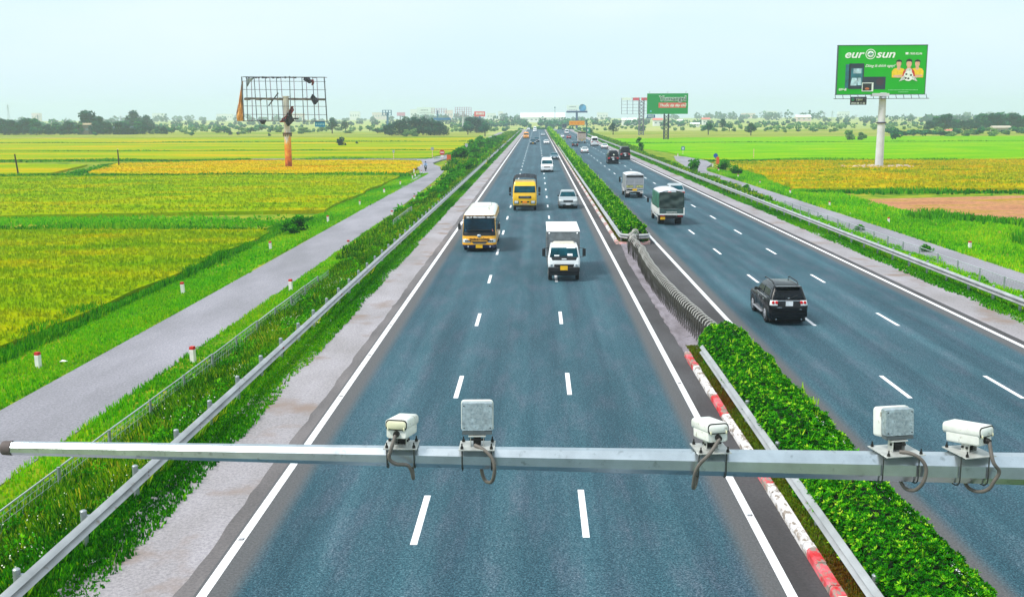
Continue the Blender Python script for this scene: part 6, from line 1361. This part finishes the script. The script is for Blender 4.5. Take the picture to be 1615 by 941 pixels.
# rubble at its foot
random.seed(12); a = MB()
for i in range(90):
    an = random.uniform(0, 6.28); d_ = random.uniform(2.0, 7.2); s_ = random.uniform(.12, .42); a.sphere((b.x-.5+d_*math.cos(an), b.y-1+d_*.55*math.sin(an), -1.15+s_*.2), s_, 6, 4, sq=(random.uniform(.8, 1.6), 1, random.uniform(.4, .8)))
tag(a.build('rubble', mat('rubble_pale', srgb(196, 176, 150), .9, var=.3, scale=1)), kind='stuff')
a = MB(); a.sphere((b.x-.5, b.y-1, -1.6), 7.5, 20, 6, sq=(1, .55, .08)); tag(a.build('earth_mound', mat('mound_earth', srgb(150, 130, 60), .95, var=.4, scale=1)), kind='structure')

# --- second green board on lattice legs
b = P(1052.5, 221, -1.6); Y = b.y
r = thing('billboard', 'green billboard with black and white lettering on dark lattice legs', 'billboard', b)
def W(px, py): return PY(px, py, Y)-b
x0, x1, z1, z0 = W(1020.5, 165).x, W(1085, 165).x, W(1052, 147.5).z, W(1052, 180).z; bw = x1-x0; bh = z1-z0; cx = (x0+x1)/2
a = MB(); a.box((cx, 0, (z0+z1)/2), (bw, .6, bh)); pn = a.build('panel', mat('poster_deep_green', srgb(0, 140, 62), .6, 0, .04, .2, spec=.1), r)
yf = -.34
X_, Z_ = UV(.30, .36); text('lettering', 'Yumangel', 2.85, mat('ink_black', srgb(14, 16, 20), .5), pn, (X_, yf-.16, Z_), .02, extrude=.02); text('lettering_outline', 'Yumangel', 2.85, Wh, pn, (X_, yf-.06, Z_), .19, extrude=.02)
RB_ = mat('poster_salmon_red', srgb(232, 84, 78), .5); rect(.28, .45, .95, .70, RB_, 'slogan_band', yf+.02)
X_, Z_ = UV(.305, .635); text('slogan', 'Thuốc dạ dày chữ Y', 1.5, Wh, pn, (X_, yf-.02, Z_), .03, .2)
X_, Z_ = UV(.06, .86); a = MB(); a.cyl((X_+.6, yf, Z_), (X_+.6, yf+.03, Z_), .35, n=12); a.build('small_emblem', mat('poster_sky', srgb(110, 190, 220), .5), pn)
a = MB(); LG = ((-.9, -.7), (.95, -.7), (-.9, .9), (.95, .9)); ztop = z0+.3
for lx, ly in LG: a.cyl((lx-.6, ly, -.2), (lx-.6, ly, ztop), .22, n=6)
k = 0
zz = 0
while zz < ztop-1.6:
    for (ax_, ay_), (bx_, by_) in ((LG[0], LG[1]), (LG[1], LG[3]), (LG[2], LG[3]), (LG[0], LG[2])): a.bar((ax_-.6, ay_, zz), (bx_-.6, by_, zz+1.5), .13); a.bar((bx_-.6, by_, zz), (ax_-.6, ay_, zz+1.5), .13); a.bar((ax_-.6, ay_, zz), (bx_-.6, by_, zz), .13)
    zz += 1.5
a.build('lattice_legs', mat('lattice_dark', srgb(38, 44, 56), .6), r)
a = MB()
for xx in (x0+1, cx, x1-1): a.bar((xx, .3, z1), (xx, -.6, z1+.9), .1)
a.build('lamp_brackets', STEELD, r)
c0_ = W(1020.5, 181); c1_ = W(1033, 186); a = MB(); a.box(((c0_.x+c1_.x)/2, -.2, (c0_.z+c1_.z)/2), (c1_.x-c0_.x, .2, c0_.z-c1_.z)); sb = a.build('small_board', mat('board_blue', srgb(22, 76, 140), .5), r); a = MB()
for kk in range(5): a.box((c0_.x+.6+kk*.5, -.33, (c0_.z+c1_.z)/2), (.3, .02, .5))
a.build('board_writing', Wh, sb)

# --- open lattice frame billboards
def frameboard(label, pxl, pxr, pyt, pyb, pxp, pyp, Y=None, nv=8, nh=5, polem=STEELL, frm=STEELL, bar=.14, polew=.5, lattice=False, panel=None, banner=None, depth=2.0):
    b_ = P(pxp, pyp, -1.6); Y = Y or b_.y; d_ = ray(pxp, pyp); b_ = Vector((CAM.x+d_.x*Y/d_.y, Y, -1.6)); f = lambda px, py: PY(px, py, Y)-b_
    r_ = thing('billboard', label, 'billboard', b_); xa, xb, zt, zb = f(pxl, pyt).x, f(pxr, pyt).x, f(pxp, pyt).z, f(pxp, pyb).z
    a_ = MB()
    if panel:
        a_.box(((xa+xb)/2, 0, (zt+zb)/2), (xb-xa, .6, zt-zb)); r_p = a_.build('panel', panel, r_)
    else:
        for y_ in (-depth/2, depth/2):
            for i in range(nv+1): xx = xa+(xb-xa)*i/nv; a_.bar((xx, y_, zb), (xx, y_, zt), bar)
            for j in range(nh+1): zz_ = zb+(zt-zb)*j/nh; a_.bar((xa, y_, zz_), (xb, y_, zz_), bar*.8)
        for i in range(nv+1):
            xx = xa+(xb-xa)*i/nv
            for zz_ in (zb, zt): a_.bar((xx, -depth/2, zz_), (xx, depth/2, zz_), bar*.7)
        r_p = a_.build('frame', frm, r_)
    a_ = MB()
    if lattice:
        w_ = polew
        for lx in (-w_, w_):
            for ly in (-w_, w_): a_.bar((lx, ly, -.2), (lx, ly, zt), .28)
        zz_ = 0
        while zz_ < zt-2:
            for s_ in (-w_, w_): a_.bar((-w_, s_, zz_), (w_, s_, zz_+1.8), .18); a_.bar((w_, s_, zz_), (-w_, s_, zz_+1.8), .18); a_.bar((s_, -w_, zz_), (s_, w_, zz_+1.8), .18)
            zz_ += 1.8
    else: a_.cyl((0, 0, -.3), (0, 0, (zb+.4) if panel else (zb+zt)/2+.3), polew, polew*.85, n=14)
    a_.build('pole', polem, r_, smooth=None if lattice else 40)
    return r_, r_p, f, xa, xb, zt, zb
PKF = mat('steel_pinkish', srgb(176, 140, 168), .6); BLF = mat('steel_blue', srgb(60, 110, 150), .6)
r, fp, f, xa, xb, zt, zb = frameboard('empty lattice billboard with red and white banner strip on top, left of the green one', 980.5, 1043, 154.5, 180, 1011, 213.5, nv=7, nh=5, lattice=True, polew=1.2, polem=mat('lattice_grey', srgb(110, 104, 128), .6), bar=.16, frm=mat('frame_grey_pink', srgb(150, 156, 178), .6))
a = MB(); a.box(((xa*.65+xb*.35)+.2, -1.2, zt-.6), ((xb-xa)*.16, .1, 1.4)); a.box((xa+(xb-xa)*.62, -1.2, zt-.6), ((xb-xa)*.26, .1, 1.4)); a.build('banner', mat('banner_red', srgb(214, 70, 92), .5), r); a = MB(); a.box((xa+(xb-xa)*.12, -1.2, zt-.5), ((xb-xa)*.24, .1, 1.2)); a.box((xa+(xb-xa)*.46, -1.24, zt-.6), ((xb-xa)*.05, .1, .5)); a.build('banner', Wh, r)
frameboard('torn blue sheet on a bare frame above the trees left of the grove', 603.5, 617, 174, 182, 612, 215, 820, nv=3, nh=2, polem=BLF, polew=.9, bar=.45, frm=BLF)
r, fp, f, xa, xb, zt, zb = frameboard('white billboard with small grey writing behind the grove', 657, 686, 169.5, 181, 672, 214, 900, polew=.8, panel=mat('poster_offwhite', srgb(228, 238, 244), .5), polem=STEELL)
a = MB()
for k in range(5): a.box((xa+4+k*1.3, -.4, zt-2.3), (.8, .05, .7)); 
for k in range(9): a.box((xa+3+k*1.25, -.4, zb+1.4), (.8, .05, .35))
a.build('writing', mat('ink_grey', srgb(120, 126, 150), .5), fp)
frameboard('empty pale frame billboard with a blue pole to the right of the white one', 681, 704, 171, 179, 690.5, 214, 860, nv=6, nh=3, polem=BLF, polew=.8, bar=.25, frm=PKF)
r = thing('tank_roof', 'slanting blue metal roof above the grove', 'roof', PY(697, 188, 760)); a = MB(); a.prism([(-6, -1), (-3, -1.2), (6.4, -1), (6, 2), (-6, 2)], -.6, .9); a.build('sheet', mat('roof_blue', srgb(20, 108, 168), .5), r); a = MB(); a.cyl((-2, 0, -.5), (-2, 0, -10), .5, n=8); a.build('support', BLF, r)
frameboard('empty pinkish frame billboard with a white pole left of the red one', 718, 743, 169.5, 183.5, 730.5, 212, 720, nv=7, nh=4, polem=PALEP, polew=.65, bar=.2, frm=PKF)
r, fp, f, xa, xb, zt, zb = frameboard('red billboard with white writing, rightmost of the far left group', 748, 765, 176, 184, 757, 212, 780, panel=mat('poster_coral', srgb(222, 84, 96), .5), polew=.8, polem=BLF)
a = MB()
for k in range(6): a.box((xa+1.6+k*1.0, -.4, (zt+zb)/2+.3), (.6, .05, 1.6))
a.build('writing', Wh, fp)
r, fp, f, xa, xb, zt, zb = frameboard('white billboard with a round blue picture on a dark blue T-shaped pole above the road', 894, 926, 166, 175.5, 909.5, 208, 840, panel=mat('poster_offwhite', srgb(228, 238, 244), .5), polem=mat('pole_navy', srgb(24, 58, 112), .5), polew=.9)
a = MB(); a.box(((xa+xb)/2, -.2, zb-.5), (xb-xa+.6, 1.6, 1.4)); a.build('cross_beam', mat('pole_navy', srgb(24, 58, 112), .5), r); a = MB(); a.cyl((xb-3.6, -.5, (zt+zb)/2+.2), (xb-3.6, -.3, (zt+zb)/2+.2), 2.9, n=24); a.build('round_picture', mat('poster_blue_mottle', srgb(60, 140, 196), .5, 0, .6, .4), fp); a = MB()
for k in range(5): a.box((xa+2.4+k*1.1, -.4, zt-1.2), (.7, .05, .5)); a.box((xa+2.2+k*1.3, -.4, zb+1.0), (.8, .05, .3))
a.build('writing', mat('ink_grey', srgb(120, 126, 150), .5), fp)
frameboard('faint pink billboard in the haze behind the grove', 626, 639, 177.5, 183, 632, 213, 1300, panel=mat('poster_pink_faint', srgb(214, 150, 180), .5), polew=.9)

# --- derelict billboard on the left
b = P(455.5, 266, -1.6); Y = b.y
def W(px, py, dy=0): return PY(px, py, Y+dy)-b
r = thing('derelict_billboard', 'derelict billboard of bare steel grid with rags on a rusty pole, left rice fields', 'billboard', b)
m_, t_, bb_ = newmat('rusty_pole'); tco = t_.nodes.new('ShaderNodeTexCoord'); s_ = t_.nodes.new('ShaderNodeSeparateXYZ'); t_.links.new(tco.outputs['Object'], s_.inputs[0])
n1 = noise(t_, .9, 7, tco.outputs['Object'], (1, 1, .5), .7); ad = t_.nodes.new('ShaderNodeMath'); ad.operation = 'MULTIPLY_ADD'; t_.links.new(s_.outputs['Z'], ad.inputs[0]); ad.inputs[1].default_value = -.06; t_.links.new(n1, ad.inputs[2])
wh_ = ramp(t_, ad.outputs[0], [(.08, srgb(206, 200, 198)), (.17, srgb(224, 160, 40)), (.32, srgb(214, 104, 4)), (.48, srgb(140, 56, 6))]); t_.links.new(wh_, bb_.inputs['Base Color']); bb_.inputs['Roughness'].default_value = .8
pt = W(453, 153).z; a = MB(); a.cyl((0, 0, -.3), (0, 0, 7.2), .72, .68, n=20); a.cyl((0, 0, 7.2), (0, 0, pt), .62, .58, n=20); a.cyl((0, 0, pt), (0, 0, pt+.15), .8, n=16); a.build('pole', m_, r, smooth=40)
a = MB()
for z_ in (7.2,): a.cyl((0, 0, z_-.15), (0, 0, z_+.2), .98, n=16)
for k in range(10): an = k*.628; a.box((.85*math.cos(an), .85*math.sin(an), 6.85), (.12, .12, .5), rz=an)
a.build('flange', mat('flange_rust_dark', srgb(84, 60, 50), .8), r)
DS = mat('old_steel', srgb(72, 78, 92), .65, .2, .3, 1.0, dirt=(srgb(120, 72, 52), .6)); DS2 = mat('old_steel_pinkish', srgb(140, 118, 146), .6)
cols = [[W(387, 191), W(383.5, 121.5)], [W(393, 190), W(391, 123)], [W(407.5, 190), W(403, 123)], [W(425, 190), W(420.5, 123)], [W(442, 190), W(438, 123)], [W(461, 190), W(458.5, 123)], [W(481, 190), W(478, 123)], [W(498.5, 190.5), W(495, 123)], [W(517.5, 192), W(513, 122)]]
a = MB(); a2 = MB()
for i, (p0, p1) in enumerate(cols):
    a.bar(p0+Vector((0, -1.1, 0)), p1+Vector((0, -1.1, 0)), .19 if i in (0, 8) else .13)
    if 0 < i < 8: a2.bar(p0+Vector((.42, 1.2, 0)), p1+Vector((.36, 1.2, 0)), .12); a2.bar(p0+Vector((0, -1.1, 0)), p0+Vector((.42, 1.2, 0)), .08); a2.bar(p1+Vector((0, -1.1, 0)), p1+Vector((.36, 1.2, 0)), .08)
for z_ in (121.8, 128.5, 141.5, 167.5, 180.5, 191): xa = W(384, z_).x; q1 = W(385, z_); q2 = W(515+(z_-120)*.04, z_+.6); a.bar(q1+Vector((0, -1.1, 0)), q2+Vector((0, -1.1, 0)), .14 if z_ in (121.8, 191) else .09)
q1 = W(385, 122); q2 = W(514, 122); a2.bar(q1+Vector((0, 1.2, 0)), q2+Vector((0, 1.2, 0)), .12)
a.build('frame', DS, r); a2.build('rear_frame', DS2, r)
a = MB(); q1 = W(387, 155.5); q2 = W(514, 157); a.cyl(q1, q2, .23, n=10)
for px in (390, 408, 425, 440, 463, 481, 498): q_ = W(px, 156.5); a.box(q_, (.7, 2.4, .45)); a.bar(q_+Vector((0, -1.1, -.1)), q_+Vector((0, 1.1, .3)), .12)
a.build('main_beam', mat('old_beam', srgb(104, 94, 88), .7, var=.3), r)
def rag(name, m, pts, y=-1.3, amp=.15):
    g_ = MB(); rows = []
    for (xl, xr, z_) in pts: rows.append([(xl+(xr-xl)*i/6, y+amp*math.sin(i*1.7+z_*3), z_) for i in range(7)])
    g_.grid(rows); return g_.build(name, m, r, smooth=60, solid=.02)
def rp_(l): return [(W(a_, c_).x, W(b_, c_).x, W(a_, c_).z) for a_, b_, c_ in l]
rag('torn_sheet', mat('rag_orange', srgb(222, 160, 90), .8, var=.35, scale=.6), rp_([(383.6, 384.6, 128), (382.2, 385, 140), (379.5, 385.4, 155), (377.5, 386, 170), (374.5, 386.2, 182), (376.5, 384.5, 191)]), y=-.9, amp=.35)
rag('torn_sheet', mat('rag_pale', srgb(206, 188, 196), .8), rp_([(380.5, 383, 148), (376, 379.5, 165), (373.5, 377.5, 178), (374.5, 377, 188)]), y=-.4, amp=.3)
RD = mat('rag_dark', srgb(58, 50, 66), .9, var=.4); RR = mat('rag_red', srgb(150, 50, 50), .9, var=.4)
rag('torn_sheet', mat('rag_grey', srgb(130, 138, 146), .9), rp_([(392, 405, 122.5), (392.5, 401, 126), (392, 396.5, 131), (391.8, 393.5, 137)])); rag('hanging_rag', RD, rp_([(482, 490, 122.5), (481, 492, 127), (486, 494, 130), (489, 492, 132)]), amp=.5); rag('hanging_rag', RR, rp_([(493, 496, 126), (493.5, 498, 131), (493, 496.5, 135)]), amp=.4)
rag('hanging_rag', RD, rp_([(494, 497, 149), (492, 501, 155), (494, 504, 159), (496, 501, 165)]), amp=.6); rag('hanging_rag', RR, rp_([(461, 465.5, 168), (459.5, 465, 174), (456, 462.5, 180), (450, 459, 185), (447, 456, 190), (443, 449, 193)]), amp=.8); rag('hanging_rag', RD, rp_([(456, 462, 178), (453, 465, 184), (451, 466, 190), (454, 462, 195), (456, 459, 199)]), y=-1.6, amp=.8)
rag('hanging_rag', RD, rp_([(411, 422, 189), (413, 421, 192), (415, 420, 196)]), amp=.5); rag('hanging_rag', RD, rp_([(448, 475, 186), (446, 472, 188.5)]), amp=.5)
a = MB(); a.bar(W(426, 167)+Vector((0, -1.2, 0)), W(441, 147)+Vector((0, -1.2, 0)), .2); a.build('loose_bar', RD, r)
a = MB()
for k in range(26): px = 392+k*3.0+random.uniform(-1, 1); q_ = W(px, 122.3+random.uniform(0, .8)); a.box(q_+Vector((0, -1.2, 0)), (random.uniform(.2, .5), .1, random.uniform(.1, .4)))
a.build('sheet_remnants', RD, r)
c0_ = W(498, 192); c1_ = W(514, 200); a = MB(); a.box(((c0_.x+c1_.x)/2, -.8, (c0_.z+c1_.z)/2), (c1_.x-c0_.x, .15, c0_.z-c1_.z)); sb = a.build('phone_board', mat('board_sky_blue', srgb(20, 132, 190), .5), r); a = MB()
for k in range(5): a.box((c0_.x+.3+k*.38, -.9, (c0_.z+c1_.z)/2), (.22, .02, .42))
a.build('board_writing', mat('board_pale_writing', srgb(150, 205, 225), .5), sb)

# ================================================================ FAR BUILDINGS, PYLONS
def house(label, px, py, Y, w, d, h, wall, roof=None, flat=False, name='building'):
    q_ = PY(px, py, Y); r_ = thing(name, label, 'building', (q_.x, Y, -1.6)); a_ = MB(); a_.box((0, 0, h/2), (w, d, h)); a_.build('wall', wall, r_)
    a_ = MB()
    if flat: a_.box((0, 0, h+.3), (w+.8, d+.8, .6))
    else: a_.loft([[(x_, y_, z_) for y_, z_ in ((-d/2-.6, h), (0, h+d*.22), (d/2+.6, h))] for x_ in (-w/2-.6, w/2+.6)])
    a_.build('roof', roof, r_); a_ = MB(); n_ = max(2, int(w/6))
    for k in range(n_): a_.box((-w/2+w*(k+.5)/n_, -d/2-.02, h*.55), (w/n_*.45, .08, h*.22))
    a_.build('window_band', mat('far_window', srgb(110, 130, 140), .4), r_)
WP = mat('far_wall_white', srgb(232, 232, 236), .7); WK = mat('far_wall_pink', srgb(232, 200, 200), .7); RP = mat('far_roof_white', srgb(236, 238, 240), .6); RRd = mat('far_roof_red', srgb(216, 120, 110), .7)
house('long white warehouse roof on the horizon above the road', 856, 186, 1500, 62, 30, 7, WP, RP); house('pale low factory left of the long white warehouse', 838, 186, 1560, 24, 20, 5, WP, RP)
house('pale building between the two lattice billboards', 992, 195, 1000, 13, 9, 5.5, WP, RP); house('white house with a pale pink roof behind the green billboard legs', 1037, 194, 980, 8, 8, 5.5, WP, RRd); house('white house right of the green billboard', 1073, 193, 980, 5, 5, 5, WP, RP); house('low white shed right of the green billboard', 1096, 199, 900, 7, 5, 2.6, WP, RP)
house('white house with a red roof on the right horizon', 1113, 192, 1050, 7, 7, 5.6, WP, RRd); house('pale dome-roofed hall on the right horizon', 1266, 190, 1500, 20, 14, 6, WK, RP); house('small shed with an orange roof in the right scrub', 1499, 221, 560, 4.5, 3, 1.6, WP, RRd); house('grey thatched hut half hidden in the right scrub', 1577, 214, 590, 9, 5, 2.6, mat('far_wall_grey', srgb(170, 160, 150), .8), mat('thatch', srgb(186, 176, 160), .9))
house('low dark barn with a pale roof at the end of the left wood', 198, 205, 640, 13, 7, 3.4, mat('far_wall_dark', srgb(30, 50, 66), .8), mat('roof_slate', srgb(70, 84, 100), .7)); house('tiny hut with a brown roof in the left wood', 134, 197, 640, 8, 5, 6, mat('hut_wall', srgb(120, 110, 100), .8), mat('roof_brown', srgb(166, 150, 120), .8))
for k, (px, h_, w_, Y_) in enumerate(((470, 16, 30, 2500), (560, 20, 24, 2600), (655, 24, 22, 2500), (600, 18, 40, 2700), (775, 14, 20, 2400), (790, 18, 12, 2500), (58, 20, 18, 2500), (250, 18, 26, 2600), (355, 16, 40, 2700), (708, 22, 18, 2500), (1215, 16, 30, 2600), (950, 14, 24, 2400), (1180, 12, 30, 2500), (1330, 14, 26, 2600))):
    house('pale block in the haze of the far city', px, 185, Y_, w_, 14, h_, WP if k % 3 else WK, RP, True)
    bpy.data.objects[-1] if False else None
for o_ in [o_ for o_ in bpy.data.objects if o_.get('label') == 'pale block in the haze of the far city']: o_['group'] = 'blocks of the far city'
for px, pt_, Y_ in ((12, 165, 1500), (59, 181, 1300), (190, 183, 1300), (1232, 176, 1700), (1262, 178, 1700), (1300, 177, 1700), (1313, 175, 1700), (1322, 180, 1700), (1350, 181, 1700)):
    q_ = PY(px, pt_, Y_); r_ = thing('pylon', 'thin far pylon standing above the tree line', 'pylon', (q_.x, Y_, -1.6), 0, 'far pylons'); a = MB(); hh = q_.z+1.6
    for s_ in (-1, 1):
        for u_ in (-1, 1): a.bar((s_*1.6, u_*1.6, 0), (s_*.2, u_*.2, hh), .22)
    for k in range(3): a.bar((-3.4+k*.4, 0, hh*(.78+.08*k)), (3.4-k*.4, 0, hh*(.78+.08*k)), .22)
    a.build('lattice', STEELL, r_)

# --- litter
WL = mat('litter_white', srgb(236, 234, 228), .7); random.seed(31)
for px, py, s_, lb in ((487, 546, .18, 'largest white scrap of litter at the edge of the left shoulder'), (502, 509, .10, 'small white scrap lying below the largest one, by the grass'), (1108, 562, .14, 'white scrap on the concrete strip in the median opening'), (101, 570, .16, 'white scrap in the verge left of the service road'), (1496, 454, .12, 'white scrap in the grass under the right guardrail'), (1340, 337, .2, 'white scrap on the verge of the right service road'), (1242, 307, .22, 'white scrap between two marker posts right of the road'), (149, 887, .08, 'tiny white scrap at the lower left shoulder edge')):
    q_ = P(px, py, 0 if px not in (101, 1340, 1242) else -1.2); a = MB()
    a.add([(-s_, -s_*.6, .01), (s_*.9, -s_*.5, .03), (s_, s_*.5, .01), (-s_*.8, s_*.7, .05), (0, 0, s_*.35)], [(0, 1, 4), (1, 2, 4), (2, 3, 4), (3, 0, 4)]); o_ = a.build('litter', WL, solid=.01); o_.location = (q_.x, q_.y, q_.z+.01); tag(o_, lb, 'litter')

# ================================================================ HAZE
m, t, b_ = newmat('haze_air'); t.nodes.remove(b_); vp = t.nodes.new('ShaderNodeVolumePrincipled'); vp.inputs['Color'].default_value = (.78, .91, 1.0, 1); vp.inputs['Density'].default_value = HAZE; vp.inputs['Anisotropy'].default_value = .3
t.links.new(vp.outputs[0], t.nodes['Material Output'].inputs['Volume'])
a = MB(); a.box((0, 1410, 20), (8200, 2990, 46)); hz = a.build('haze', m); hz['kind'] = 'stuff'
